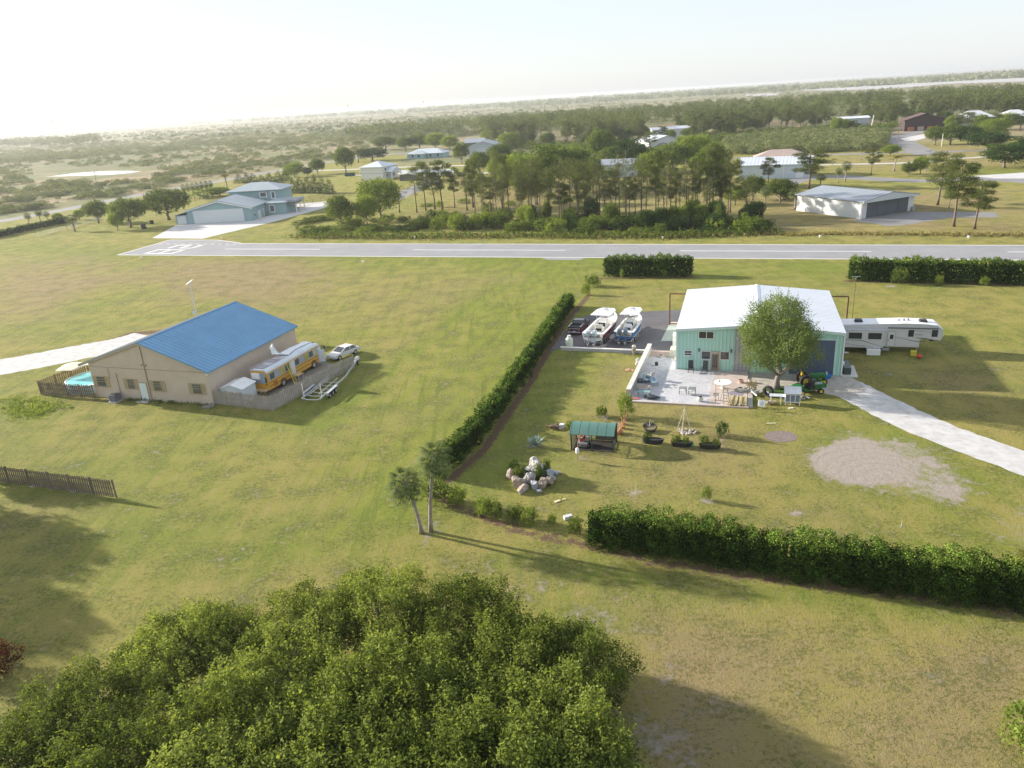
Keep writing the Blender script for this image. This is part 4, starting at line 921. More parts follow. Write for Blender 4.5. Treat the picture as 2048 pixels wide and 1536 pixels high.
# side equipment, slab and pale panel left of the building
sheet('concrete_pad', [L2(-3.0, 11.4)[:2], L2(-.2, 11.6)[:2], L2(-.2, 19.5)[:2], L2(-2.6, 19.3)[:2]], M('pad_green', (.36, .41, .36), .8, .08), .02, True)
sheet('concrete_step', [L2(-2.6, 19.32)[:2], L2(-.2, 19.52)[:2], L2(-.2, 20.8)[:2], L2(-2.4, 20.7)[:2]], M('pad_tan', (.52, .43, .35), .8), .02, True)
t = crate('water_tank', 'white upright water tank on the left side of the mint building', 'tank', L2(-.65, 7.6), .8, 1.4, 2.2, white, M('tank_top', (.72, .74, .74), .4))
t = crate('cabinet', 'pale green utility cabinet beside the patio corner', 'cabinet', L2(-.75, 5.0), .8, 1.7, 1.1, M('cabinet_green', (.48, .50, .40), .6))
t = crate('blue_drum', 'blue and white barrel against the left wall of the mint building', 'barrel', L2(-.5, 10.6), .6, .6, 2.4, M('drum_blue', (.10, .25, .50), .4), white)
t['label'] = 'tall blue cabinet with white top on the left wall of mint building'; t['category'] = 'cabinet'; t.name = 'tall_cabinet'
# slab with dark unit at right corner
t = thing('heat_pump', 'dark heat pump on a pale slab at the right corner of the mint building', 'heat pump', L2(MW+.85, 1.6), AM)
m = MB(); m.box(-.75, .95, -2.0, 1.9, 0, .12); m.build('slab', conc_new, t)
m = MB(); m.box(-.55, .25, -1.4, 1.2, .12, .95); m.build('casing', M('dark_green_box', (.05, .07, .06), .6), t, bevel=.05)
m = MB(); [m.box(-.5, .2, -1.3+k*.26, -1.24+k*.26, .95, .97) for k in range(10)]; m.build('grille', greym, t)
for z0, nm in ((0.6, 'meter_box'), (1.7, 'meter_box')):
    m = MB(); m.box(MW+.142, MW+.42, 1.0 if z0 < 1 else 3, 1.5 if z0 < 1 else 3.5, z0, z0+.7); m.build(nm, white, mb_)
t = thing('kids_pool', 'blue plastic tub with a white bottle in front of the roller door', 'tub', L2(16.75, -.75), AM)
m = MB(); m.tube([(0, 0, 0), (0, 0, .35)], [.55, .7], 16); m.build('tub_wall', M('tub_blue', (.03, .17, .45), .5), t)
m = MB(); m.cyl((.1, 0, .35), (.1, 0, .75), .1, .06, 8); m.build('bottle', white, t)
# ---------------------------------------------------------------- patio and walls
pav = M('paver', (.36, .36, .38), .9, .1, 1, bump=.25)
def brickmat(name, c1, c2, mortar, scale=4, c3=None):
    m_ = bpy.data.materials.new(name); m_.use_nodes = True; n = m_.node_tree; b = n.nodes['Principled BSDF']; b.inputs['Roughness'].default_value = .9
    br = n.nodes.new('ShaderNodeTexBrick'); tc = n.nodes.new('ShaderNodeTexCoord'); mp_ = n.nodes.new('ShaderNodeMapping'); mp_.inputs['Rotation'].default_value = (0, 0, R_(28))
    n.links.new(tc.outputs['Object'], mp_.inputs['Vector']); n.links.new(mp_.outputs[0], br.inputs['Vector']); br.inputs['Scale'].default_value = scale
    br.inputs['Color1'].default_value = (*c1, 1); br.inputs['Color2'].default_value = (*c2, 1); br.inputs['Mortar'].default_value = (*mortar, 1); br.inputs['Mortar Size'].default_value = .03
    nz = n.nodes.new('ShaderNodeTexNoise'); nz.inputs['Scale'].default_value = 1.3; nz.inputs['Detail'].default_value = 6; nz.inputs['Roughness'].default_value = .75
    n.links.new(tc.outputs['Object'], nz.inputs['Vector']); mx = n.nodes.new('ShaderNodeMixRGB'); mx.blend_type = 'OVERLAY'; mx.inputs['Fac'].default_value = .55
    n.links.new(br.outputs['Color'], mx.inputs['Color1']); n.links.new(nz.outputs['Fac'], mx.inputs['Color2']); n.links.new(mx.outputs[0], b.inputs['Base Color']); return m_
pgrey = brickmat('paver_grey', (.58, .58, .60), (.42, .42, .45), (.32, .32, .33), 3.2)
ppink = brickmat('paver_pink', (.58, .49, .44), (.46, .39, .355), (.36, .31, .28), 3.2)
pat = [L2(-4.05, 4.4)[:2], L2(0, 4.4)[:2], L2(0, -.1)[:2], L2(4.6, -.1)[:2], L2(4.1, -10.95)[:2], L2(-4.1, -10.9)[:2]]
sheet('patio', pat, pgrey, .15, True, thick=.15)
sheet('patio_pink', [L2(4.61, -.1)[:2], L2(8.3, -.1)[:2], L2(8.15, -11.05)[:2], L2(4.11, -10.955)[:2]], ppink, .15, True, thick=.155)
sheet('patio_upper', [L2(-4.0, 4.42)[:2], L2(0, 4.42)[:2], L2(0, 6.9)[:2], L2(-3.9, 6.7)[:2]], brickmat('paver_red', (.50, .38, .33), (.40, .31, .27), (.3, .25, .22), 3.2), .15, True, thick=.16)
t = sheet('patio_edge', [L2(-4.3, -11.1)[:2], L2(8.35, -11.25)[:2], L2(8.35, -11.06)[:2], L2(-4.1, -10.92)[:2], L2(-4.1, -7)[:2], L2(-4.3, -7)[:2]], M('edge_pink', (.50, .40, .35), .8), .17, True, thick=.17)
sheet('patio_edge_side', [L2(8.16, -11.05)[:2], L2(8.75, -11.1)[:2], L2(8.75, -4.6)[:2], L2(8.3, -4.6)[:2]], M('edge_grey', (.38, .35, .33), .8), .15, True, thick=.14)
m = MB(); P0, P1 = L2(-4.0, 6.9), L2(-4.42, -10.0)
def wallrun(name, label, a, b, h, th, capm, wm_, dz=0):
    t = thing(name, label, 'wall', (a[0], a[1], 0), math.atan2(b[1]-a[1], b[0]-a[0])); L_ = math.dist(a[:2], b[:2])
    m = MB(); m.box(0, L_, -th/2, th/2, 0, h)
    for k in range(int(h/.2)): m.box(0, L_, -th/2-.004, th/2+.004, .2*k+.185, .2*k+.2) if h > .3 else None
    m.build('wall_body', wm_, t)
    m = MB(); m.box(-.05, L_+.05, -th/2-.06, th/2+.06, h, h+.08)
    m.build('coping', capm, t); return t
wallrun('retaining_wall', 'long low block wall with a pale cap along the left edge of the patio', L2(-3.95, 6.6), L2(-4.45, -10.0), 1.05, .42, M('cap_white', (.56, .54, .50), .8, .12, 1.5), block)
wallrun('retaining_wall', 'low wall with a thin white cap between the asphalt lot and the lawn', g(1122, 700), g(1299, 707), .38, .3, M('cap_white2', (.70, .68, .64), .8, .08, 1), block)
crate('stone_block', 'grey concrete block leaning on the low white capped wall', 'block', g(1257, 707), 1.7, .5, .5, M('grey_block', (.30, .30, .32), .9), lid=False)
t = thing('propane_tank', 'pale green gas cylinder standing on the low white capped wall', 'gas cylinder', g(1139, 697), 0)
m = MB(); m.tube([(0, 0, 0), (0, 0, .15), (0, 0, 1.35), (0, 0, 1.6)], [.42, .5, .5, .28], 16); m.build('cylinder', M('cyl_green', (.52, .58, .48), .5), t, True)
m = MB(); m.cyl((0, 0, 1.6), (0, 0, 1.85), .24, .24, 12); m.build('collar', M('cyl_top', (.6, .6, .55), .5), t)
t = thing('garden_statue', 'small mossy stone post figure beside the grey block on the wall', 'statue', g(1268, 709), 0)
m = MB(); m.tube([(0, 0, 0), (0, 0, .5), (0, 0, .75), (0, 0, .95)], [.22, .16, .28, .1], 9); m.build('pedestal', M('moss_stone', (.22, .20, .13), .9, .3, 4), t)
m = MB(); m.ell((0, 0, 1.1), (.28, .28, .22), 10, 7); m.build('bowl', M('stone_pale', (.45, .43, .40), .9), t)
# chairs
def chair(name, label, loc, rz, fm, seatm, back=.65, rec=.25, arms=True, group=None, sw=.6):
    t = thing(name, label, 'chair', loc, rz, group); hw = sw/2
    m = MB(); m.box(-hw, hw, -.3, .3, .42, .47); m.build('seat', seatm, t)
    m = MB(); m.ext([(.26, .45), (.31, .45), (.31+rec, .45+back), (.26+rec, .45+back)], 'x', -hw, hw); m.build('backrest', seatm, t)
    for x in (-hw, hw):
        for y in (-.28, .28): m = MB(); m.bar((x, y, 0), (x, y*.95, .45), .04); m.build('leg', fm, t)
        if arms: m = MB(); m.bar((x, -.3, .68), (x, .36, .68), .06, .03); m.bar((x, -.28, .45), (x, -.28, .68), .04); m.build('armrest', fm, t)
    return t
dk = M('chair_dark', (.045, .05, .05), .6, .2); wr = M('wrought_iron', (.10, .12, .11), .6, .2); wc = M('chair_pale', (.60, .60, .57), .6)
chair('patio_chair', 'dark reclining patio chair under the small window of the mint building', L2(1.75, -1.1, .15), AM+R_(6), dk, dk, .95, .15)
chair('patio_chair', 'dark reclining patio chair left of the building door, beneath the wide window', L2(3.35, -1.1, .15), AM+R_(-10), dk, dk, .95, .15)
chair('iron_chair', 'small iron frame chair on the patio, the one farther from the round table', L2(1.35, -8.2, .15), AM, wr, wc, .35, .02, sw=.75)
chair('iron_chair', 'small iron frame chair on the patio, the one nearer the round table', L2(2.35, -8.15, .15), AM, wr, wc, .35, .02, sw=.75)
chair('lawn_chair', 'pale blue lounge chair among the clutter by the patio wall', L2(-2.95, -5.3, .15), AM+1.2, M('chair_teal', (.22, .35, .38), .6), M('chair_teal2', (.30, .42, .45), .6), .6, .3)
chair('lawn_chair', 'white plastic chair among the clutter by the patio wall', L2(-2.7, -4.0, .15), AM-2.2, wc, wc, .6, .15)
chair('lawn_chair', 'blue folded lounge chair lying low on the patio clutter', L2(-2.0, -6.0, .15), AM+.5, M('chair_blue', (.12, .20, .26), .6), M('chair_blue2', (.18, .28, .34), .6), .3, .6)
# clutter pieces
def bench(name, label, loc, rz, w_, d_, h_, top_, legm, cat='bench'):
    t = thing(name, label, cat, loc, rz); m = MB()
    for k in range(3): m.box(-w_/2, w_/2, -d_/2+k*d_/3, -d_/2+(k+.85)*d_/3, h_-.05, h_)
    m.build('tabletop' if cat == 'table' else 'seat', top_, t)
    for x in (-w_/2+.06, w_/2-.06):
        for y in (-d_/2+.05, d_/2-.05): m = MB(); m.box(x-.035, x+.035, y-.035, y+.035, 0, h_-.05); m.build('leg', legm, t)
    return t
bench('wooden_bench', 'small tan wooden bench by the patio wall', L2(-3.1, -7.6, .15), AM, 1.5, .6, .5, M('bench_tan', (.36, .27, .20), .8), woodg)
bench('small_table', 'low teal table near the patio corner', L2(-2.8, -9.3, .15), AM, 1.4, .7, .55, M('table_teal', (.22, .36, .34), .7), woodg, 'table')
t = thing('grill', 'dark rounded cover lying on the patio beside the low teal table', 'cover', L2(-1.9, -10.1, .15), AM)
rnd = random.Random(4); m = MB(); m.ell((0, 0, .22), (.85, .4, .28), 12, 7, jit=.2, rnd=rnd); m.build('tarp', M('tarp_dark', (.04, .05, .06), .6), t); m = MB(); m.bar((-.9, -.2, .05), (.2, -.35, .3), .05); m.build('pole', alu, t)
t = thing('round_table', 'round white pedestal table on the patio with a small dark object on top', 'table', L2(5.55, -5.9, .15), AM)
m = MB(); m.cyl((0, 0, .70), (0, 0, .76), .95, .95, 28); m.build('tabletop', white, t); m = MB(); m.tube([(0, 0, 0), (0, 0, .15), (0, 0, .45), (0, 0, .7)], [.32, .14, .10, .2], 12); m.build('pedestal', M('cream', (.66, .62, .48), .6), t)
m = MB(); m.cyl((0, 0, 0), (0, 0, .22), .06, .04, 8); tag(m.build('bottle', black), 'small dark bottle on the round white table', 'bottle', None, L2(5.2, -5.9, .91))
t = thing('step_ladder', 'weathered wooden step ladder standing open beside the lumber', 'ladder', L2(5.9, -10.1, .15), AM+R_(20))
for s_ in (-.35, .35):
    m = MB(); m.bar((s_, -.45, 0), (s_*.6, 0, 1.7), .07, .04); m.build('rail', woodg, t); m = MB(); m.bar((s_, .5, 0), (s_*.6, .05, 1.65), .05, .04); m.build('rail', woodg, t)
for k in range(5): m = MB(); m.box(-.33+k*.03, .33-k*.03, -.43+k*.09, -.25+k*.09, .25+k*.3, .29+k*.3); m.build('step', woodg, t)
rnd = random.Random(9)
for k in range(12):
    c = [(.42, .32, .16), (.52, .44, .24), (.34, .25, .13), (.48, .46, .26)][k % 4]
    m = MB(); m.obox((0, 0, 0), (.13, 2.6+rnd.uniform(-.2, .2), .09), (0, 0, rnd.uniform(-.04, .04)))
    tag(m.build('lumber_plank', M('plank_%d' % (k % 4), c, .8, .12, 3)), 'yellowish lumber plank laid in a row at the patio corner', 'plank', 'lumber planks laid at the patio corner', L2(6.35+k*.155, -9.6-rnd.uniform(0, .2), .22+.05*(k % 3)), AM+R_(-5+k*.5))
m = MB(); m.cyl((0, 0, 0), (0, 0, .012), .8, .8, 24); tag(m.build('round_mat', M('mat_purple', (.24, .21, .25), .9)), 'round dark mat on the patio near the lumber', 'mat', None, L2(7.0, -7.4, .158))
def pot(label, loc, r, h_, pm, plant=None, cat='pot'):
    t = thing('flower_pot', label, cat, loc, 0); m = MB(); m.tube([(0, 0, 0), (0, 0, h_*.9), (0, 0, h_), (0, 0, h_)], [r*.75, r, r*1.05, r*.85], 14); m.build('pot', pm, t)
    m = MB(); m.cyl((0, 0, h_*.9), (0, 0, h_*1.003), r*.84, r*.8, 12); m.build('soil', soil, t); return t
cream = M('cream_pot', (.66, .60, .48), .7); terra = M('terracotta', (.48, .20, .10), .8, .15, 3)
pot('cream round pot of soil on the patio near the lumber', L2(7.5, -6.6, .15), .35, .4, cream); pot('small cream pot with a reddish rim near the tree', L2(7.5, -3.9, .15), .32, .35, M('pot_red', (.55, .33, .25), .7))
pot('black pot standing alone on the upper left of the patio', L2(-2.5, 1.0, .15), .22, .4, black)
pot('white square planter with a thin plant near the mint building corner', L2(-2.3, 4.3, .15), .35, .25, cream)
for i, (x, y) in enumerate(((-1.3, 4.5), (-.3, 3.9), (8.5, -3.4), (-.6, 2.9))):
    pot(['small pale pot at the top edge of the patio', 'small pale pot beside the utility cabinet', 'white pot under the left edge of the big tree', 'small white pot at the left corner of the mint building'][i], L2(x, y, .15), .22, .25, M('pale_pot', (.62, .58, .54), .7))
t = thing('urn', 'round white ball planter near the patio edge', 'planter', L2(3.3, -10.2, .15), 0); m = MB(); m.ell((0, 0, .3), (.34, .34, .3), 14, 10); m.build('pot', M('stone_white', (.55, .55, .50), .7), t, True); m = MB(); m.ell((0, 0, .58), (.22, .22, .1), 10, 6); m.build('soil', soil, t)
t = thing('wire_stand', 'thin iron stand with a white cloth at the patio edge', 'stand', L2(4.9, -9.7, .15), AM)
m = MB(); m.box(-.9, .9, -.02, .02, 0, .03); m.box(-.02, .02, -.4, .4, 0, .03); m.cyl((0, 0, 0), (0, 0, 1.9), .02, .02, 5); m.cyl((.3, 0, 0), (.3, 0, .9), .02, .02, 5); m.bar((-.3, 0, .85), (.4, 0, .85), .03); m.build('stand_frame', rust, t)
m = MB(); m.box(-.25, .25, -.03, -.01, .55, .84); m.build('cloth', M('cloth', (.6, .56, .52), .9), t)
m = MB(); m.obox((0, 0, .03), (.5, .12, .05), (0, 0, -.5)); tag(m.build('stick', wooddark), 'short dark stick lying in the middle of the patio', 'stick', None, L2(.2, -5.6, .155))
m = MB(); m.obox((0, 0, .05), (.9, .5, .09), (0, 0, .2)); tag(m.build('red_cushion', M('cushion_red', (.45, .16, .13), .8)), 'reddish flat cushion at the near left patio corner', 'cushion', None, L2(-3.6, -10.3, .15), AM)
m = MB(); m.obox((0, 0, .15), (1.3, .7, .3), (.1, .05, .3)); m.obox((.5, .4, .4), (.5, .4, .4), (0, .2, .8)); tag(m.build('bag_pile', M('bag_dark', (.10, .11, .13), .8, .3, 3)), 'pile of dark bags against the patio wall', 'bags', None, L2(-3.4, -4.9, .15), AM)
for i, (x, y) in enumerate(((-4.55, 1.2), (-4.7, 2.4))):
    m = MB(); rnd = random.Random(i); m.ell((0, 0, .25), (.35, .3, .3), 8, 6, jit=.15, rnd=rnd); tag(m.build('stone', M('stone_pale', (.45, .43, .40))), ['pale rounded stone on the lawn side of the patio wall, nearer stone', 'pale rounded stone on the lawn side of the patio wall, farther stone'][i], 'stone', None, L2(x-.25, y))
m = MB(); rnd = random.Random(3); m.ell((0, 0, .08), (.4, .3, .12), 8, 6, jit=.2, rnd=rnd); m.ell((.5, -.3, .05), (.2, .2, .1), 8, 6, jit=.2, rnd=rnd); tag(m.build('orange_stone', M('orange_stone', (.50, .30, .18), .9)), 'orange tinted stone on the lawn left of the patio wall', 'stone', None, g(1257, 741))
# ---------------------------------------------------------------- under the tree
t = thing('garden_bench', 'white wooden bench table beneath the big round tree', 'bench', g(1561, 806), AM)
m = MB(); [m.box(-1.15, 1.15, -.4+k*.2, -.4+k*.2+.18, .85, .9) for k in range(4)]; m.build('seat', M('bench_blue_white', (.56, .60, .66), .6), t)
for x in (-1.0, 0, 1.0):
    for y in (-.35, .3): m = MB(); m.box(x-.05, x+.05, y-.05, y+.05, 0, .85); m.build('leg', white, t)
t = thing('rabbit_hutch', 'white hutch with grey lattice panels beside the white bench', 'hutch', g(1584, 808), AM)
m = MB(); m.box(-.75, .75, -.5, .5, .35, 1.3); m.build('hutch_body', white, t)
for x in (-.68, -.2, .28): m = MB(); m.box(x, x+.4, -.52, -.502, .45, 1.2); m.build('panel', M('hutch_grey', (.16, .19, .25), .6), t)
m = MB(); m.ext([(-.6, 1.32), (.55, 1.75), (.55, 1.80), (-.65, 1.38)], 'x', -.85, .85); m.build('roof', M('hutch_roof', (.30, .34, .40), .6), t)
for x in (-.7, .7):
    for y in (-.45, .45): m = MB(); m.box(x-.04, x+.04, y-.04, y+.04, 0, .35); m.build('leg', white, t)
def tyre(label, loc, r, w_, flat=False, tilt=0):
    m = MB(); n = 20; vs = []; prof = [(-w_/2, r*.62), (-w_/2, r*.92), (-w_/4, r), (w_/4, r), (w_/2, r*.92), (w_/2, r*.62)]
    for i in range(n):
        a = 2*PI*i/n
        for x, q in prof: vs.append((x, q*math.cos(a), q*math.sin(a)+r) if not flat else (q*math.cos(a), q*math.sin(a), x+w_/2))
    k = len(prof); m.add(vs, [(i*k+j, i*k+(j+1) % k, ((i+1) % n)*k+(j+1) % k, ((i+1) % n)*k+j) for i in range(n) for j in range(k)])
    return tag(m.build('tyre', rubber), label, 'tyre', None, loc, AM+tilt)
tyre('big black tyre leaning beside the tree trunk, left of the white bench', g(1536, 793), .62, .4, False, 1.0)
t = thing('wheel_post', 'white rounded target board on a short leg on the lawn', 'sign', g(1523, 820), AM)
m = MB(); m.obox((0, 0, .75), (.72, .06, .72), (-.5, .15, .1)); m.build('board', white, t, bevel=.12); m = MB(); m.tube([(.14*math.cos(a), -.06+.12*math.sin(a)*.5, .78+.14*math.sin(a)) for a in [2*PI*i/10 for i in range(11)]], .025, 5); m.build('ring', greym, t); m = MB(); m.bar((.05, .1, 0), (.02, .05, .7), .06); m.build('leg', woodg, t)
t = thing('cable_spool', 'yellow brown wooden frame with stacked branches left of the tree', 'wood frame', g(1503, 780), AM)
for k in range(5): a = -.5+.25*k; m = MB(); m.bar((a, -.3, 0), (a*.7, .1*k-.2, .9+.1*(k % 3)), .09); m.build('slat', M('frame_ochre', (.38, .27, .10), .8, .2, 2), t)
m = MB(); m.bar((-.6, -.05, .6), (.6, -.05, .6), .1); m.bar((-.6, .1, .85), (.6, .1, .85), .1); m.build('rail', M('frame_ochre', (.38, .27, .10)), t)
def debris(label, x, y, n, seed, cols, rad, name='scrap_pile'):
    rnd = random.Random(seed); m = MB(); mats = [M('debris_%02d%02d%02d' % tuple(int(q*99) for q in c), c, .8, .2, 3) for c in cols]
    for k in range(n):
        a = rnd.uniform(0, 6.3); r = rad*rnd.random(); L_ = rnd.uniform(.3, 1.1)
        m.obox((r*math.cos(a)*1.4, r*math.sin(a)*.8, .08+rnd.random()*.25), (L_, rnd.uniform(.05, .2), rnd.uniform(.04, .15)), (rnd.uniform(-.2, .2), rnd.uniform(-.3, .3), rnd.uniform(0, 3)), rnd.randrange(len(mats)))
    return tag(m.build(name, mats), label, 'scrap pile', None, g(x, y), AM)
debris('pale scrap boards and cloth on the gravel left of the tree', 1510, 787, 16, 2, [(.45, .47, .45), (.35, .30, .24), (.6, .6, .58)], 1.0)
debris('scrap timber and grey boards piled right of the tree trunk', 1612, 775, 22, 3, [(.35, .28, .2), (.30, .33, .35), (.45, .42, .36), (.22, .16, .12)], 1.4)
debris('small scrap heap with a yellow piece right of the white hutch', 1602, 797, 12, 5, [(.3, .33, .35), (.5, .48, .2), (.2, .2, .2)], .7)
debris('bits of brown and white scrap at the left end of the white bench', 1540, 808, 9, 8, [(.5, .48, .4), (.3, .2, .12)], .4)
m = MB(); m.obox((0, 0, .05), (.5, .2, .06)); tag(m.build('plate', white), 'white scrap plate on the lawn below the hutch', 'plate', None, g(1582, 817))
# green utility vehicle and tractor
uv = thing('utility_vehicle', 'green utility buggy with yellow wheels parked on the gravel', 'utility vehicle', g(1640, 783), AM+R_(-68)+PI)
gj = M('machine_green', (.02, .13, .035), .4, .1, 1); yj = M('machine_yellow', (.60, .42, .03), .5, .1)
m = MB(); m.box(-.72, .72, -.3, 1.0, .7, .78); m.box(-.72, -.66, -.3, 1.0, .78, 1.12); m.box(.66, .72, -.3, 1.0, .78, 1.12); m.box(-.66, .66, -.3, -.24, .78, 1.12); m.box(-.66, .66, .94, 1.0, .78, 1.12); m.build('cargo_bed', gj, uv)
m = MB(); m.box(-.6, .6, -.2, .9, .785, .95); m.build('cargo', M('cargo_grey', (.25, .28, .28), .8, .4, 5), uv)
m = MB(); m.ext([(1.0, .5), (2.1, .4), (2.9, .55), (2.95, .85), (2.2, 1.05), (2.1, .6), (1.1, .6)], 'x', -.66, .66); m.build('body', gj, uv)
m = MB(); m.box(-.6, .6, 1.1, 1.55, .6, .9); m.box(-.6, .6, 1.02, 1.15, .9, 1.4); m.build('seat', black, uv)
m = MB()
for x in (-.62, .62): m.tube([(x, 1.05, .7), (x, 1.05, 1.85), (x, 2.0, 1.85), (x, 2.3, 1.0)], .03, 6)
for y in (1.05, 2.0): m.bar((-.62, y, 1.85), (.62, y, 1.85), .05)
m.build('roll_cage', black, uv)
for x in (-.7, .7):
    for y in (.3, 2.4): wheel(uv, (x, y, .33), .33, .28, 'x', yj)
tr_ = thing('tractor', 'dark green tractor with big yellow wheels in the shade of the tree', 'tractor', g(1605, 769), AM+R_(-75))
m = MB(); m.box(-.3, .3, .9, 2.5, .7, 1.25); m.build('bonnet', gj, tr_, bevel=.08)
m = MB(); m.box(-.35, .35, -.2, .9, .55, .85); m.build('chassis', black, tr_); m = MB(); m.box(-.25, .25, -.1, .35, .9, 1.05); m.box(-.25, .25, -.2, -.1, 1.05, 1.5); m.build('seat', yj, tr_)
m = MB(); [m.tube([(x, -.3, .8), (x, -.35, 2.1)], .035, 6) for x in (-.5, .5)]; m.bar((-.5, -.35, 2.1), (.5, -.35, 2.1), .06); m.build('roll_bar', black, tr_)
for x in (-.72, .72): wheel(tr_, (x, .1, .68), .68, .38, 'x', yj); wheel(tr_, (x*.85, 2.1, .4), .4, .24, 'x', yj)
m = MB(); m.tube([(.22*math.cos(a), .75+.08*math.sin(a), 1.35+.2*math.sin(a)) for a in [2*PI*i/10 for i in range(11)]], .02, 5); m.build('steering_wheel', black, tr_)
t = thing('trailer_frame', 'light grey implement frame between the tractor and the white hutch', 'implement', g(1622, 782), AM+.3)
m = MB(); m.bar((-1.1, 0, .3), (1.1, .2, .35), .1); m.bar((-1.1, .8, .3), (1.1, .9, .35), .1); m.bar((-1, 0, .3), (-1, .8, .3), .1); m.bar((1, .1, .35), (1, .9, .35), .1); m.build('frame', alu, t)
for x in (-.9, .9): wheel(t, (x, -.15, .22), .22, .15, 'y')
# ================================================================ garden
kx = thing('kennel', 'open wire kennel with a curved green metal roof on the lawn', 'kennel', g(1143, 900), AX+R_(1))
KW, KD, KE, KR_ = 4.0, 2.6, 1.75, 2.35
gr_ = M('kennel_roof', (.085, .19, .155), .5, .06, .4); dm = M('dark_bar', (.05, .05, .05), .6)
m = MB(); arc = [(-.15+(KD+.3)*i/8, KE+.0+(KR_-KE)*math.sin(PI*i/8)) for i in range(9)]
m.loft([[(x, y, z+dz) for y, z in arc for dz in (0,)] + [(x, y, z-.05) for y, z in arc[::-1]] for x in (-.15, KW+.15)]); rf = m.build('roof', gr_, kx)
m = MB(); [m.tube([(x, y, z+.012) for y, z in arc], .01, 4) for x in [-.1+k*.84 for k in range(6)]]; m.build('roof_rib', gr_, rf)
for x in (0, KW):
    for y in (0, KD): m = MB(); m.box(x-.05, x+.05, y-.05, y+.05, 0, KE); m.build('post', dm, kx)
m = MB(); m.box(1.95, 2.03, -.03, .03, 0, KE); m.build('post', dm, kx)
m = MB(); [m.bar(a, b, .06) for a, b in (((0, 0, .08), (KW, 0, .08)), ((0, 0, KE), (KW, 0, KE)), ((0, KD, .08), (KW, KD, .08)), ((0, 0, .08), (0, KD, .08)), ((KW, 0, .08), (KW, KD, .08)), ((KW, 0, KE), (KW, KD, KE)), ((0, 0, KE), (0, KD, KE)), ((0, KD, KE), (KW, KD, KE)))]; m.build('frame', dm, kx)
m = MB(); [m.cyl((KW*k/12, KD, .1), (KW*k/12, KD, KE), .015, .015, 4) for k in range(13)]; [m.cyl((x, KD*k/9, .1), (x, KD*k/9, KE), .02, .02, 4) for k in range(10) for x in (0, KW)]; m.build('wire', dm, kx)
m = MB(); m.box(1.9, KW-.1, KD-.04, KD-.02, .1, 1.2); m.build('back_panel', M('back_panel', (.20, .18, .13), .8), kx)
m = MB(); m.box(.1, KW-.1, .1, KD-.1, .01, .05); m.build('floor', M('kennel_floor', (.035, .03, .028), .9), kx)
mw = thing('mower', 'red and grey mower parked under the green kennel roof', 'mower', fr(g(1143, 900), .95, 1.0, .05), AX)
m = MB(); m.box(-.5, .5, -.4, .5, .25, .45); m.build('deck', greym, mw, bevel=.05); m = MB(); m.box(-.35, .15, -.1, .5, .45, 1.0); m.build('hood', M('mower_red', (.35, .06, .05), .5), mw, bevel=.06); m = MB(); m.box(.2, .6, 0, .4, .5, .95); m.build('seat', M('seat_grey', (.3, .28, .27), .7), mw, bevel=.05)
for x in (-.55, .55):
    for y in (-.35, .45): wheel(mw, (x, y, .22), .2, .14)
m = MB(); m.tube([(-.2, -.2, .9), (.1, -.6, 1.2), (.3, -.6, 1.5)], .03, 6); m.build('handle', alu, mw)
# white bottle on a thin tree stem
t = thing('bird_feeder', 'white jug hanging on a bare stem in front of the kennel', 'jug', g(1155, 920), 0)
m = MB(); m.tube([(0, 0, 0), (.05, 0, .5), (0, 0, 1.0), (.1, 0, 1.9), (.5, .1, 3.0)], [.05, .045, .04, .03, .015], 6); m.tube([(.05, 0, 1.2), (.4, 0, 1.7), (.9, .1, 2.1)], [.025, .02, .01], 5); m.build('stem', M('stem_tan', (.36, .25, .17), .9), t)
m = MB(); m.tube([(0, -.12, .72), (0, -.12, .8), (0, -.12, 1.2), (0, -.12, 1.32)], [.12, .17, .17, .06], 12); m.build('jug_body', white, t)
# rocks
rockm = [M('rock_pale', (.30, .28, .27), .9, .2, 2, bump=.8, bscale=5, col2=(.55, .53, .50)), M('rock_tan', (.26, .21, .17), .9, .2, 2, bump=.8, bscale=5, col2=(.46, .38, .32)), M('rock_blue', (.28, .30, .33), .9, .2, 2, bump=.8, bscale=5, col2=(.46, .48, .50))]
def rock(x, y, rx, ry, rz_, seed, mt, label, z=0):
    bm = bmesh.new(); bmesh.ops.create_icosphere(bm, subdivisions=4, radius=1); r = np.random.RandomState(seed); D = r.randn(14, 3); D /= np.linalg.norm(D, axis=1)[:, None]; H_ = r.uniform(.5, .92, 14)
    for v in bm.verts:
        p = np.array(v.co); k = 1.
        for d_, h_ in zip(D, H_):
            c = p@d_
            if c > h_: k = min(k, h_/c)
        k *= 1+.10*math.sin(7*p[0]+seed)*math.sin(6*p[1]+3)+.07*math.sin(15*p[2]+seed*2)*math.sin(13*p[0]); v.co = Vector((p[0]*rx*k, p[1]*ry*k, p[2]*rz_*k+rz_*.55))
    me_ = bpy.data.meshes.new('boulder'); bm.to_mesh(me_); bm.free(); me_.materials.append(mt); o = bpy.data.objects.new('boulder', me_); COL.objects.link(o)
    q = g(x, y); return tag(o, label, 'boulder', 'boulders of the rock pile', (q[0], q[1], z), seed*.7)
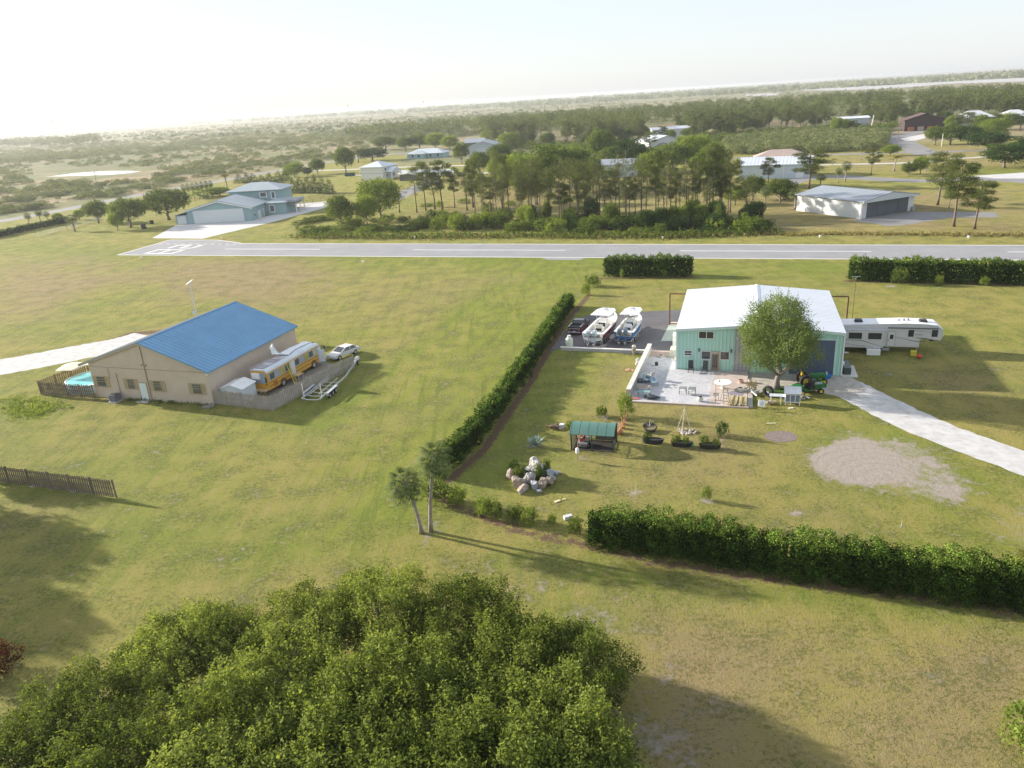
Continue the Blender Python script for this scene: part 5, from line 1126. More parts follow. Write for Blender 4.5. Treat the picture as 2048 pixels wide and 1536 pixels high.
RK = [(1074, 952, 1.2, .9, 1.15, 0, 'largest pale boulder leaning upright at the top of the rock pile', .45), (1058, 966, .7, .6, .95, 0, 'pale upright slab left of centre in the rock pile', 0), (1040, 972, .85, .6, .85, 1, 'pinkish pointed boulder at the near left of the rock pile', 0),
      (1045, 983, .95, .7, .5, 1, 'low mottled boulder at the nearest corner of the rock pile', 0), (1068, 977, .55, .45, .7, 2, 'small blue grey boulder at the near edge of the rock pile', 0), (1085, 976, .75, .6, .85, 1, 'rusty brown boulder at the near right of the rock pile', 0),
      (1097, 968, .8, .7, .8, 1, 'brown crumbly boulder at the right of the rock pile', 0), (1097, 955, .9, .7, .6, 2, 'blue grey boulder behind the brown ones on the right', .2), (1108, 950, .6, .5, .4, 2, 'flat pale stone at the far right tip of the rock pile', 0), (1022, 957, .6, .5, .8, 1, 'brown boulder at the left end of the rock pile', 0),
      (1030, 947, .7, .6, .6, 1, 'dull boulder at the back left of the rock pile', 0), (1086, 944, .7, .6, .6, 0, 'white boulder at the back of the rock pile', .1), (1060, 958, .8, .8, .5, 2, 'grey boulder buried in the middle of the rock pile', 0)]
RK += [(1050, 953, .5, .4, .6, 1, 'small mottled stone at the back, left of the largest boulder', 0), (1067, 964, .5, .5, .45, 0, 'small pale stone between the upright slab and the largest boulder', .3), (1079, 984, .35, .3, .25, 2, 'small grey stone on the grass at the near edge of the pile', 0), (1103, 962, .5, .4, .5, 2, 'grey stone at the right between brown and blue boulders', 0),
       (1032, 963, .55, .45, .5, 1, 'dull brown stone just behind the pinkish pointed boulder', 0), (1115, 947, .4, .3, .25, 0, 'small white stone beyond the right tip of the pile', 0), (1059, 946, .6, .5, .55, 2, 'grey stone at the far back of the rock pile', .1)]
for i, (x, y, a, b, c, mi, lb, z) in enumerate(RK): rock(x, y, a*.82, b*.82, c*.8, i+3, rockm[mi], lb, z)
# tipi of poles with a stone ring
t = thing('pole_tripod', 'tall tripod of thin poles over a ring of pale stones', 'tripod', g(1369, 864), 0)
for k in range(5):
    a = 2*PI*k/5+.5; m = MB(); m.tube([(.8*math.cos(a), .55*math.sin(a), 0), (-.12*math.cos(a), -.1*math.sin(a), 3.1)], [.03, .02], 5); m.build('pole', M('pole_pale', (.42, .38, .32), .9), t)
rnd = random.Random(2); m = MB()
for k in range(26): a = rnd.uniform(0, 6.3); r = rnd.uniform(.3, .95); m.ell((.25+r*math.cos(a), r*.8*math.sin(a), .06), (.16, .13, .1), 6, 4, jit=.2, rnd=rnd)
m.build('stone_ring', M('ring_stone', (.45, .40, .37), .9, .2, 4), t)
# mulch disc
m = MB(); m.add([(1.55*math.cos(2*PI*k/30)*(1+.04*math.sin(k*3)), 1.3*math.sin(2*PI*k/30), .012) for k in range(30)], [tuple(range(30))]); struct(tag(m.build('mulch_bed', M('mulch_grey', (.13, .10, .09), .95, .3, 4, bump=.5, col2=(.26, .21, .19))), 'x', 'x', None, g(1561, 873)))
# planters
def planter(label, x, y, w_=2.1, d_=.8):
    t = thing('planter_tub', label, 'planter', g(x, y), AX+R_(6), None); m = MB(); n = 20
    f = lambda r, z: [(w_/2*r*math.cos(2*PI*k/n), d_/2*r*math.sin(2*PI*k/n), z) for k in range(n)]
    m.loft([f(.85, 0), f(1, .42), f(1, .45), f(.9, .45), f(.88, .34)]); m.build('tub', M('tub_black', (.035, .035, .04), .6), t); return t
PLT = [planter('black oval planter tub, leftmost of the row of three', 1306, 886), planter('black oval planter tub in the middle of the row, beside the green bucket', 1364, 892), planter('black oval planter tub, rightmost of the row of three', 1420, 896)]
m = MB(); m.tube([(0, 0, 0), (0, 0, .28)], [.16, .2], 12); tag(m.build('bucket', M('bucket_green', (.03, .40, .24), .5)), 'bright green bucket between the middle and right planter tubs', 'bucket', None, g(1383, 892))
t = thing('tipped_tub', 'tilted dark round tub with pale branches on the lawn', 'tub', g(1300, 862), .4)
m = MB(); n = 18; m.loft([[(r*math.cos(2*PI*k/n), r*math.sin(2*PI*k/n)*.9, z+.25*math.sin(2*PI*k/n)*r) for k in range(n)] for r, z in ((.55, .15), (.75, .5), (.66, .5), (.6, .35))]); m.build('tub', M('tub_brown', (.06, .05, .045), .8), t)
m = MB(); m.cyl((0, 0, .3), (0, 0, .42), .62, .6, 14); m.build('soil', M('soil_olive', (.20, .17, .09), .9), t)
m = MB(); [m.tube([(0, .1, .4), (.5*math.cos(a), .3*math.sin(a)+.2, .9), (.9*math.cos(a), .4*math.sin(a)+.2, 1.0)], [.03, .02, .01], 4) for a in (.2, 1.0, 1.8, 2.7, 3.3)]; m.build('branch', M('branch_pale', (.46, .42, .33), .9), t)
t = crate('white_bucket', 'white bucket by the brush pile left of the kennel', 'bucket', g(1124, 856), .5, .5, .45, M('bucket_white', (.6, .62, .62), .5), lid=False)
debris('brown brush and twigs pile left of the white bucket', 1111, 857, 18, 4, [(.2, .12, .08), (.28, .18, .10), (.12, .09, .06)], .5, 'brush_pile')
for i, (x, y, s_) in enumerate(((1240, 866, .3), (1245, 857, .27), (1236, 869, .24), (1247, 849, .26), (1250, 841, .24))):
    t = pot(['terracotta pot with an orange stem, largest of the row right of the kennel', 'terracotta pot second in the row right of the kennel', 'small terracotta pot nearest the camera right of the kennel', 'terracotta pot in the middle back of the row', 'terracotta pot at the far end of the row by the small tree'][i], g(x, y), s_, s_*1.1, terra)
    m = MB(); rnd = random.Random(i)
    for k in range(5): a = rnd.uniform(0, 6.3); m.tube([(0, 0, s_), (.3*math.cos(a), .3*math.sin(a), s_+.5), (.6*math.cos(a), .6*math.sin(a), s_+.75)], [.035, .025, .01], 5)
    m.build('stem', M('stem_orange', (.5, .30, .12), .8), t)
for i, (x, y, h_) in enumerate(((1272, 985, 1.15), (1803, 1052, .5), (1590, 1028, .4))):
    m = MB(); m.cyl((0, 0, 0), (0, 0, h_), .03, .02, 5); tag(m.build('stake', M('stake_tan', (.46, .38, .26), .9)), ['tall pale stake in a bare patch right of the rock pile', 'short stake in a small bare patch near the right hedge', 'low stake in a bare patch in the middle of the lawn'][i], 'stake', None, g(x, y))
m = MB(); m.obox((0, 0, .18), (.7, .35, .3), (.1, 0, .3)); tag(m.build('white_box', M('box_white', (.62, .62, .60), .6)), 'small white box by the left end of the near hedge', 'box', None, g(1136, 1038))
m = MB(); m.obox((0, 0, .04), (.5, .25, .06), (0, 0, .5)); m.obox((.6, .25, .04), (.3, .15, .05)); tag(m.build('paper_scrap', M('scrap_yellow', (.60, .54, .32), .8)), 'pale yellow scrap on the lawn below the rock pile', 'scrap', None, g(1115, 1003))
m = MB(); m.obox((0, 0, .03), (.9, .22, .03), (0, 0, -.1)); tag(m.build('board', M('board_straw', (.48, .44, .24), .8)), 'straw coloured board lying on the lawn above the mulch bed', 'board', None, g(1543, 847))
# ================================================================ foliage
def leaf_mesh(name, C, Nn, S, V, mat, aspect=.55, up=None):
    n = len(C); r = np.random.RandomState(n % 9973)
    Nn = Nn/np.maximum(np.linalg.norm(Nn, axis=1), 1e-6)[:, None]
    T = r.randn(n, 3) if up is None else up; T = T-Nn*(T*Nn).sum(1)[:, None]; T /= np.maximum(np.linalg.norm(T, axis=1), 1e-6)[:, None]
    B = np.cross(Nn, T); s = S[:, None]*.5
    P = np.stack([C-T*s, C+B*s*aspect, C+T*s, C-B*s*aspect], 1).reshape(-1, 3)
    me = bpy.data.meshes.new(name); me.vertices.add(4*n); me.vertices.foreach_set('co', P.astype(np.float32).ravel())
    me.loops.add(4*n); me.loops.foreach_set('vertex_index', np.arange(4*n, dtype=np.int32)); me.polygons.add(n); me.polygons.foreach_set('loop_start', np.arange(0, 4*n, 4, dtype=np.int32))
    a = me.attributes.new('v', 'FLOAT', 'FACE'); a.data.foreach_set('value', V.astype(np.float32)); me.update(calc_edges=True); me.materials.append(mat)
    return me
def crown(seed, blobs, dens, nl, spread, leaf, inner=.8, low=.5):
    """leaf clusters over the surface of a heap of ellipsoids -> centres, normals, sizes, shade"""
    r = np.random.RandomState(seed); C = []; Nn = []; V = []
    Bl = np.array(blobs)
    for i, b in enumerate(Bl):
        c, R = b[:3], b[3:6]; area = 4*PI*((R[0]*R[1]+R[0]*R[2]+R[1]*R[2])/3); n = int(area*dens*r.uniform(.6, 1.25))
        d = r.randn(n, 3); d /= np.linalg.norm(d, axis=1)[:, None]; d = d[(d[:, 2] > -.35) | (r.rand(len(d)) < low)]
        p = c+d*R*r.uniform(.72, 1.06, len(d))[:, None]; ok = np.ones(len(p), bool)
        for j, q in enumerate(Bl):
            if j != i: ok &= (((p-q[:3])/q[3:6])**2).sum(1) > inner**2
        p, d = p[ok], d[ok]; bv = r.uniform(-.22, .22)
        sv = r.rand(len(p))*.5+.25+bv; k = nl
        C.append(np.repeat(p, k, 0)+r.randn(len(p)*k, 3)*spread); Nn.append(np.repeat(d, k, 0)*.7+r.randn(len(p)*k, 3)*.6+[0, 0, .25]); V.append(np.repeat(sv, k)+r.uniform(-.18, .18, len(p)*k))
    C = np.concatenate(C); Nn = np.concatenate(Nn); V = np.clip(np.concatenate(V), 0, 1)
    return C, Nn, leaf*r.uniform(.6, 1.35, len(C)), V
def heap(seed, cx, cz, rx, ry, rz, n, br, flat=.8, f0=.62, f1=.84):
    """n blobs of radius br spread through an ellipsoid crown"""
    r = random.Random(seed); B = [(cx, 0, cz, rx*.68, ry*.68, rz*.68)]
    for k in range(n):
        a = 2*PI*k*.618034; u = (k+.5)/n; z = 1-1.75*u; q = math.sqrt(max(0, 1-z*z)); f = r.uniform(f0, f1); b = br*r.uniform(.7, 1.25)
        B.append((cx+rx*q*f*math.cos(a), ry*q*f*math.sin(a), cz+rz*z*f, b, b, b*flat))
    return B
barkp = M('pine_bark', (.13, .09, .07), .95, .25, 3, bump=.5, col2=(.24, .18, .145)); barko = M('oak_bark', (.16, .14, .12), .95, .25, 3, bump=.5, col2=(.27, .24, .21))
barkpalm = M('palm_bark', (.22, .19, .17), .95, .25, 2.5, bump=.6, bscale=8, col2=(.36, .32, .29))
barkg = M('grey_branch', (.24, .22, .19), .95, .25, 3, col2=(.40, .37, .33))
LM = dict(
 oak=leafmat('oak_leaf', [(.055, .085, .020), (.105, .145, .034), (.165, .215, .055)]),
 willow=leafmat('willow_leaf', [(.085, .125, .040), (.14, .185, .065), (.21, .26, .10)], .4),
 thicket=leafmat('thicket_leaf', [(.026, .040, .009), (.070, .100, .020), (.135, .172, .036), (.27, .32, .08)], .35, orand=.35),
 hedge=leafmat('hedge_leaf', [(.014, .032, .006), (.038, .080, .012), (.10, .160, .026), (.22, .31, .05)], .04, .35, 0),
 pine=leafmat('pine_leaf', [(.060, .085, .028), (.105, .130, .045), (.165, .190, .070)], .3),
 dark=leafmat('dark_leaf', [(.024, .048, .014), (.048, .085, .024), (.085, .135, .04)], .25),
 light=leafmat('light_leaf', [(.10, .145, .030), (.165, .22, .045), (.25, .31, .08)], .4),
 palm=leafmat('palm_leaf', [(.07, .10, .03), (.12, .155, .055), (.22, .25, .12)], .25),
 coco=leafmat('coconut_leaf', [(.10, .13, .03), (.18, .20, .04), (.32, .29, .07)], .35),
 red=leafmat('red_leaf', [(.05, .02, .012), (.10, .035, .02), (.16, .07, .03)], .3),
 scrub=leafmat('scrub_leaf', [(.125, .15, .062), (.17, .195, .085), (.23, .25, .12)], .2, .7, 0),
 reed=leafmat('reed_leaf', [(.18, .155, .07), (.25, .22, .09), (.33, .28, .14)], .3),
 agave=leafmat('agave_leaf', [(.13, .19, .19), (.20, .28, .28), (.30, .38, .37)], .1),
)
def part_from(me, name, par):
    o = bpy.data.objects.new(name, me); COL.objects.link(o); o.parent = par; return o
def trunk(seed, h, r0, limbs, mat, r1=None, lean=0, top=None):
    r = random.Random(seed); m = MB(); r1 = r1 or r0*.45; n = 7
    pts = [(lean*(i/n)**2*h+r.uniform(-1, 1)*r0*.4, r.uniform(-1, 1)*r0*.4, h*i/n) for i in range(n+1)]; m.tube(pts, [r0*1.35]+[r0+(r1-r0)*i/n for i in range(1, n+1)], 8)
    for (zf, a, L_, up) in limbs:
        z = h*zf; x = lean*zf**2*h; e = (x+L_*math.cos(a), L_*math.sin(a), z+up); mid = (x+L_*.5*math.cos(a+.2), L_*.5*math.sin(a+.2), z+up*.35); rr = r1+(r0-r1)*(1-zf)*.5
        m.tube([(x, 0, z), mid, e], [rr*.75, rr*.5, rr*.2], 6)
    return m
PROTO = {}
def proto(kind, label, cat, me, tm, bark, name=None):
    t = thing(name or kind, label, cat, (0, 0, -500)); part_from(me, 'crown', t)
    if tm: tm.build('trunk', bark, t, True)
    PROTO.setdefault(kind, []).append(t); return t
USED = set()
def plant(kind, loc, sxy, sz, label, group=None, rz=None, var=None, rnd=random.Random(77), name=None, cat=None):
    P = PROTO[kind]; p = P[(var if var is not None else rnd.randrange(len(P))) % len(P)]; rz = rnd.uniform(0, 6.28) if rz is None else rz
    if p.name not in USED:
        USED.add(p.name); o = p; o.location = loc; o.rotation_euler = (0, 0, rz); o.scale = (sxy, sxy, sz); o['label'] = label
        if group: o['group'] = group
    else: o = copy_thing(p, loc, rz, (sxy, sxy, sz), label, group)
    if cat: o['category'] = cat
    return o
for k in range(4):   # thicket trees near the camera: 6 m tall, 3.3 m radius
    B = heap(k+1, 0, 3.5, 3.3, 3.2, 2.5, 36, .66, 1.25, .55, 1.06)
    B[0] = (0, 0, 3.3, 1.9, 1.9, 1.7)
    C, Nn, S, V = crown(k+10, B, 7.5, 15, .20, .15, .7)
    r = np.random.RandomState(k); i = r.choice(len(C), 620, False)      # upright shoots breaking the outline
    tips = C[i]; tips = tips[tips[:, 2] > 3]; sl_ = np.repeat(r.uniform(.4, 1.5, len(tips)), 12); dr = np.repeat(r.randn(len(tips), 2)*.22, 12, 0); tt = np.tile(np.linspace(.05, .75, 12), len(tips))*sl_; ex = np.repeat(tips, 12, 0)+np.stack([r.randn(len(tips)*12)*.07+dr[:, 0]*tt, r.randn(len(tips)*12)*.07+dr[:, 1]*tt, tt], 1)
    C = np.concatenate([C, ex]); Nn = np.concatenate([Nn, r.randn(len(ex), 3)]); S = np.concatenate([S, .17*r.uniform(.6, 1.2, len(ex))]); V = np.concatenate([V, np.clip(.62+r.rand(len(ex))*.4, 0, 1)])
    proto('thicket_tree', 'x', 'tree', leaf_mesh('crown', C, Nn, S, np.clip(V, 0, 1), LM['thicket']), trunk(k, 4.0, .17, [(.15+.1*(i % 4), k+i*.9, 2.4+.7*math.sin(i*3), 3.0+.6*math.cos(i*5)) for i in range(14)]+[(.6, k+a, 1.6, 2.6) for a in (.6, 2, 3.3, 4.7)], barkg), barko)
for k in range(3):   # oaks, 10 m tall, 5 m radius
    B = heap(k+21, 0, 5.8, 4.8, 4.6, 3.9, 30, 1.15, .85)
    C, Nn, S, V = crown(k+30, B, 2.3, 9, .30, .42, .72)
    proto('oak_tree', 'x', 'tree', leaf_mesh('crown', C, Nn, S, V, LM['oak']), trunk(k+3, 5.5, .28, [(.35, k+a, 2.6, 2.4) for a in (0, 1.6, 3.1, 4.7)], barko), barko)
for k in range(2):
    B = heap(k+41, 0, 5.4, 4.7, 4.5, 4.2, 30, 1.15, .9); C, Nn, S, V = crown(k+33, B, 2.3, 9, .32, .40, .72)
    proto('leafy_tree', 'x', 'tree', leaf_mesh('crown', C, Nn, S, V, LM['light']), trunk(k+5, 5, .25, [(.35, k+a, 2.6, 2.4) for a in (0, 1.6, 3.1, 4.7)], barko), barko)
    B = heap(k+51, 0, 5.3, 4.7, 4.6, 3.8, 30, 1.15, .85); C, Nn, S, V = crown(k+34, B, 2.6, 9, .28, .38, .72)
    proto('dark_tree', 'x', 'tree', leaf_mesh('crown', C, Nn, S, V, LM['dark']), trunk(k+6, 5, .3, [(.35, k+a, 2.6, 2.4) for a in (0, 1.6, 3.1, 4.7)], barko), barko)
for k in range(5):   # slash pines, 16 m tall, bare below
    r = random.Random(k+60); B = []; lb = []
    for i in range(21):
        z = 6.2+9.3*(i/20)**.85; sp = 2.2*(1-((z-12)/6.2)**2*.8); a = i*2.4+r.uniform(-.5, .5); q = sp*r.uniform(.3, 1.05); b = r.uniform(.45, .95)*(1 if z > 8.5 else .7); B.append((q*math.cos(a), q*math.sin(a), z, b, b, b*.6)); lb.append((z/15.5-.03, a, q, .4))
    C, Nn, S, V = crown(k+60, B, 4.6, 7, .28, .27, .7, .9)
    proto('pine_tree', 'x', 'tree', leaf_mesh('crown', C, Nn, S, V, LM['pine'], .35), trunk(k+60, 15.5, .15, lb+[(r.uniform(.35, .5), r.uniform(0, 6), .9, .1) for _ in range(4)], barkp, .06, r.uniform(-.03, .03)), barkp)
for k in range(3):   # older pines with layered, spreading crowns
    r = random.Random(k+160); B = []; lb = []
    for i in range(15):
        z = 7.0+8.2*(i/14); sp = 3.0*(1-((z-11)/6)**2*.7); a = i*2.4+r.uniform(-.6, .6); q = sp*r.uniform(.35, 1.05); b = r.uniform(.9, 1.45); B.append((q*math.cos(a), q*math.sin(a), z, b, b, b*.5)); lb.append((z/15.2-.05, a, q, .5))
    C, Nn, S, V = crown(k+160, B, 6.5, 9, .25, .30, .75, .9)
    proto('spreading_pine', 'x', 'tree', leaf_mesh('crown', C, Nn, S, V, LM['pine'], .4), trunk(k+160, 15.3, .22, lb, barkp, .07, r.uniform(-.03, .03)), barkp)
for k, (lm_, nm) in enumerate((('oak', 'bush'), ('light', 'bush'), ('dark', 'bush'))):   # bushes 2 m tall, 1.6 m radius
    B = heap(k+71, 0, .95, 1.6, 1.5, 1.0, 9, .6, .85); C, Nn, S, V = crown(k+70, B, 7, 7, .13, .22, .7)
    proto(['bush', 'light_bush', 'dark_bush'][k], 'x', 'bush', leaf_mesh('crown', C, Nn, S, V, LM[lm_]), trunk(k+70, 1.0, .05, [(.2, a, .8, .7) for a in (0, 2, 4)], barko), barko, 'bush')
def fan_palm(seed, h, nf=34, fl=1.5, r0=.17, curve=(0, 0), boots=True, leafm='palm', skirt=True):
    r = np.random.RandomState(seed); top = np.array([curve[0], curve[1], h]); C = []; Nn = []; S = []; V = []; UP = []
    for i in range(nf):
        el = 1.25-2.3*(i/nf)**.8; a = i*2.399; st = .75*fl*r.uniform(.8, 1.1); d = np.array([math.cos(a)*math.cos(el), math.sin(a)*math.cos(el), math.sin(el)]); hub = top+d*st; hub[2] -= .15*st*math.cos(el)
        side = np.array([-math.sin(a), math.cos(a), 0]); sv = r.uniform(.1, .9)
        for j in range(15):
            t = (j-7)/7*1.5; L_ = fl*(.85-.25*abs(t)/1.5); e = d*math.cos(t)+side*math.sin(t)
            for q in (0, 1, 2):
                u = (q+.5)/3; p = hub+e*L_*u+np.array([0, 0, -1])*(u**2*.55*L_); tg = e+np.array([0, 0, -1.1*u]); C.append(p); UP.append(tg); Nn.append(np.cross(tg, np.cross([0, 0, 1.], tg)+side*.4)); S.append(L_/3*1.45); V.append(sv+r.uniform(-.15, .15))
    C = np.array(C); UP = np.array(UP); me = leaf_mesh('crown', C, np.array(Nn), np.array(S), np.clip(V, 0, 1), LM[leafm], .2, UP)
    m = MB(); n = 9; pts = [(curve[0]*(i/n)**1.6, curve[1]*(i/n)**1.6, h*i/n) for i in range(n+1)]; m.tube(pts, [r0*1.5, r0*1.1]+[r0]*(n-2)+[r0*1.15], 9)
    st = MB()
    for i in range(nf):
        el = 1.25-2.3*(i/nf)**.8; a = i*2.399; d = Vector((math.cos(a)*math.cos(el), math.sin(a)*math.cos(el), math.sin(el))); st.tube([tuple(top), tuple(Vector(top)+d*.75*fl)], [.02, .012], 4)
    return me, m, st
for k in range(2):
    me_, m, st = fan_palm(k+5, 5.0, 40, 1.15); m.v += []; proto('cabbage_palm', 'x', 'palm', me_, m, barkpalm)
def coco_palm(seed, h, curve, nf=14, fl=2.6):
    r = np.random.RandomState(seed); top = np.array([curve, 0, h]); C = []; UP = []; Nn = []; S = []; V = []
    for i in range(nf):
        a = i*2.399; el = 1.1-1.2*i/nf; d = np.array([math.cos(a), math.sin(a), 0]); side = np.array([-math.sin(a), math.cos(a), 0]); v0 = r.uniform(.2, .9)
        for j in range(12):
            u = (j+.5)/12; p = top+d*fl*u*math.cos(el*(1-u*.6))+np.array([0, 0, 1])*(fl*(u*math.sin(el)-.75*u*u)); 
            for s_ in (-1, 1):
                tg = side*s_+d*.5+np.array([0, 0, -.5]); C.append(p+tg*.3*(1.2-u)); UP.append(tg); Nn.append([0, 0, 1]+d*.3); S.append(.85*(1.25-u)); V.append(v0+r.uniform(-.1, .1))
    m = MB(); n = 7; m.tube([(curve*(i/n)**1.7, 0, h*i/n) for i in range(n+1)], [.22, .15]+[.11]*(n-1), 8)
    return leaf_mesh('crown', np.array(C), np.array(Nn), np.array(S), np.clip(V, 0, 1), LM['coco'], .24, np.array(UP)), m
for k in range(2): me_, m = coco_palm(k, 4.0, .5-k*.9); proto('coconut_palm', 'x', 'palm', me_, m, barkpalm)
for k in range(2):
    B = [(0, 0, .6+i*.62, 1.15*(1-i/9.5), 1.15*(1-i/9.5), .6) for i in range(9)]; C, Nn, S, V = crown(k+90, B, 7, 7, .14, .22, .6); proto('cypress', 'x', 'tree', leaf_mesh('crown', C, Nn, S, V, LM['dark']), trunk(k, 1.5, .1, [], barko), barko)
# ---------------------------------------------------------------- thicket in the foreground
TH = [(760,1195,4.9,.97,'crown at the far tip of the foreground thicket'),(925,1232,4.7,1.0,'crown in the foreground thicket just right of its far tip'),(615,1235,4.4,.92,'crown on the far edge of the foreground thicket, left of the tip'),
 (440,1262,3.6,.75,'smaller crown on the upper left shoulder of the foreground thicket'),(1035,1285,4.6,.95,'crown on the far right edge of the foreground thicket'),(1160,1318,3.6,.80,'small rounded crown at the right corner of the foreground thicket'),(545,1330,4.6,1.0,'crown behind the dark hollow of the foreground thicket'),
 (330,1300,4.6,.95,'crown on the left slope of the foreground thicket'),(150,1410,4.2,.95,'crown above the lower left corner of the thicket'),(800,1340,5.0,1.05,'pale crown in the centre of the foreground thicket'),(690,1435,5.0,1.05,'crown low centre of the foreground thicket'),
 (945,1410,5.0,1.1,'crown right of centre in the foreground thicket'),(1105,1440,4.8,1.05,'deep green crown on the right flank of the thicket'),(455,1440,4.7,1.05,'crown left of centre in the foreground thicket'),(250,1500,4.4,1.0,'crown near the bottom left of the thicket'),(10,1510,3.9,.9,'crown at the left frame edge of the thicket'),
 (840,1530,5.2,1.1,'crown at the bottom middle of the frame'),(1010,1555,5.0,1.1,'crown at the bottom edge right of the middle'),(1150,1560,4.4,1.0,'crown at the bottom right end of the thicket'),(590,1550,5.0,1.1,'crown at the bottom edge left of the middle'),(390,1600,4.6,1.05,'crown under the bottom edge left part of the thicket'),(100,1620,4.2,1.0,'crown at the bottom left corner of the frame')]
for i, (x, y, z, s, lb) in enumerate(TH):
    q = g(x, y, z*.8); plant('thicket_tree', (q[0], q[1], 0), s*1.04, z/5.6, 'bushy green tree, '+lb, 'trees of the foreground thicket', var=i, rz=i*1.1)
# ---------------------------------------------------------------- the big round tree by the mint building
q = g(1555, 778); tr = thing('willowy_tree', 'big round grey green tree in front of the mint building', 'tree', q)
B = heap(5, 0, 5.8, 4.2, 4.1, 4.0, 40, 1.0, 1.05, .6, 1.02)+[(0, 0, 8.6, 2.2, 2.2, 1.5)]
B[0] = (0, 0, 5.6, 2.8, 2.8, 2.8); C, Nn, S, V = crown(99, B, 6.5, 10, .24, .20, .7, .9)
r = np.random.RandomState(7); i = r.choice(len(C), 900, False); tips = C[i]; k_ = 8; dn = np.where(tips[:, 2:3] < 5.5, -1, 1)
ex = np.repeat(tips, k_, 0)+np.repeat(np.concatenate([tips[:, :2]*.02, dn*.1], 1), k_, 0)*np.tile(np.arange(k_), len(tips))[:, None]+r.randn(len(tips)*k_, 3)*.05
C = np.concatenate([C, ex]); Nn = np.concatenate([Nn, r.randn(len(ex), 3)]); S = np.concatenate([S, .2*r.uniform(.6, 1.2, len(ex))]); V = np.concatenate([V, r.rand(len(ex))*.7+.2])
part_from(leaf_mesh('crown', C, Nn, S, V, LM['willow'], .45), 'crown', tr)
trunk(8, 4.5, .36, [(.35, a, 2.6, 3.0) for a in (0, 1.2, 2.5, 3.7, 5.0)]+[(.7, a, 2.2, 3.0) for a in (.5, 2, 3.6, 5)], barko).build('trunk', barko, tr, True)
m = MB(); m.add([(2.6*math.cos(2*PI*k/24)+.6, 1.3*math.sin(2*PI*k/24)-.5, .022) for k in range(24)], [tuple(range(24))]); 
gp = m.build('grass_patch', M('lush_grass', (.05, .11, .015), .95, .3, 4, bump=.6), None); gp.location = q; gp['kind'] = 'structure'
# ---------------------------------------------------------------- two cabbage palms
for (bx, by, tx, ty, lb, sd) in ((843, 1066, 808, 962, 'shorter leaning cabbage palm, left of the pair', 3), (862, 1063, 869, 912, 'taller straight cabbage palm, right of the pair', 4)):
    h_ = hgt(bx, by, tx, ty); q0, q1 = g(bx, by), g(tx, ty, h_); t = thing('cabbage_palm', lb, 'palm', q0, 0, 'pair of cabbage palms')
    me_, m, st = fan_palm(sd, h_, 36, 1.12, .15, (q1[0]-q0[0], q1[1]-q0[1])); part_from(me_, 'crown', t); m.build('trunk', barkpalm, t, True); st.build('frond_stalk', M('stalk', (.16, .17, .07), .8), t)['kind'] = 'stuff'
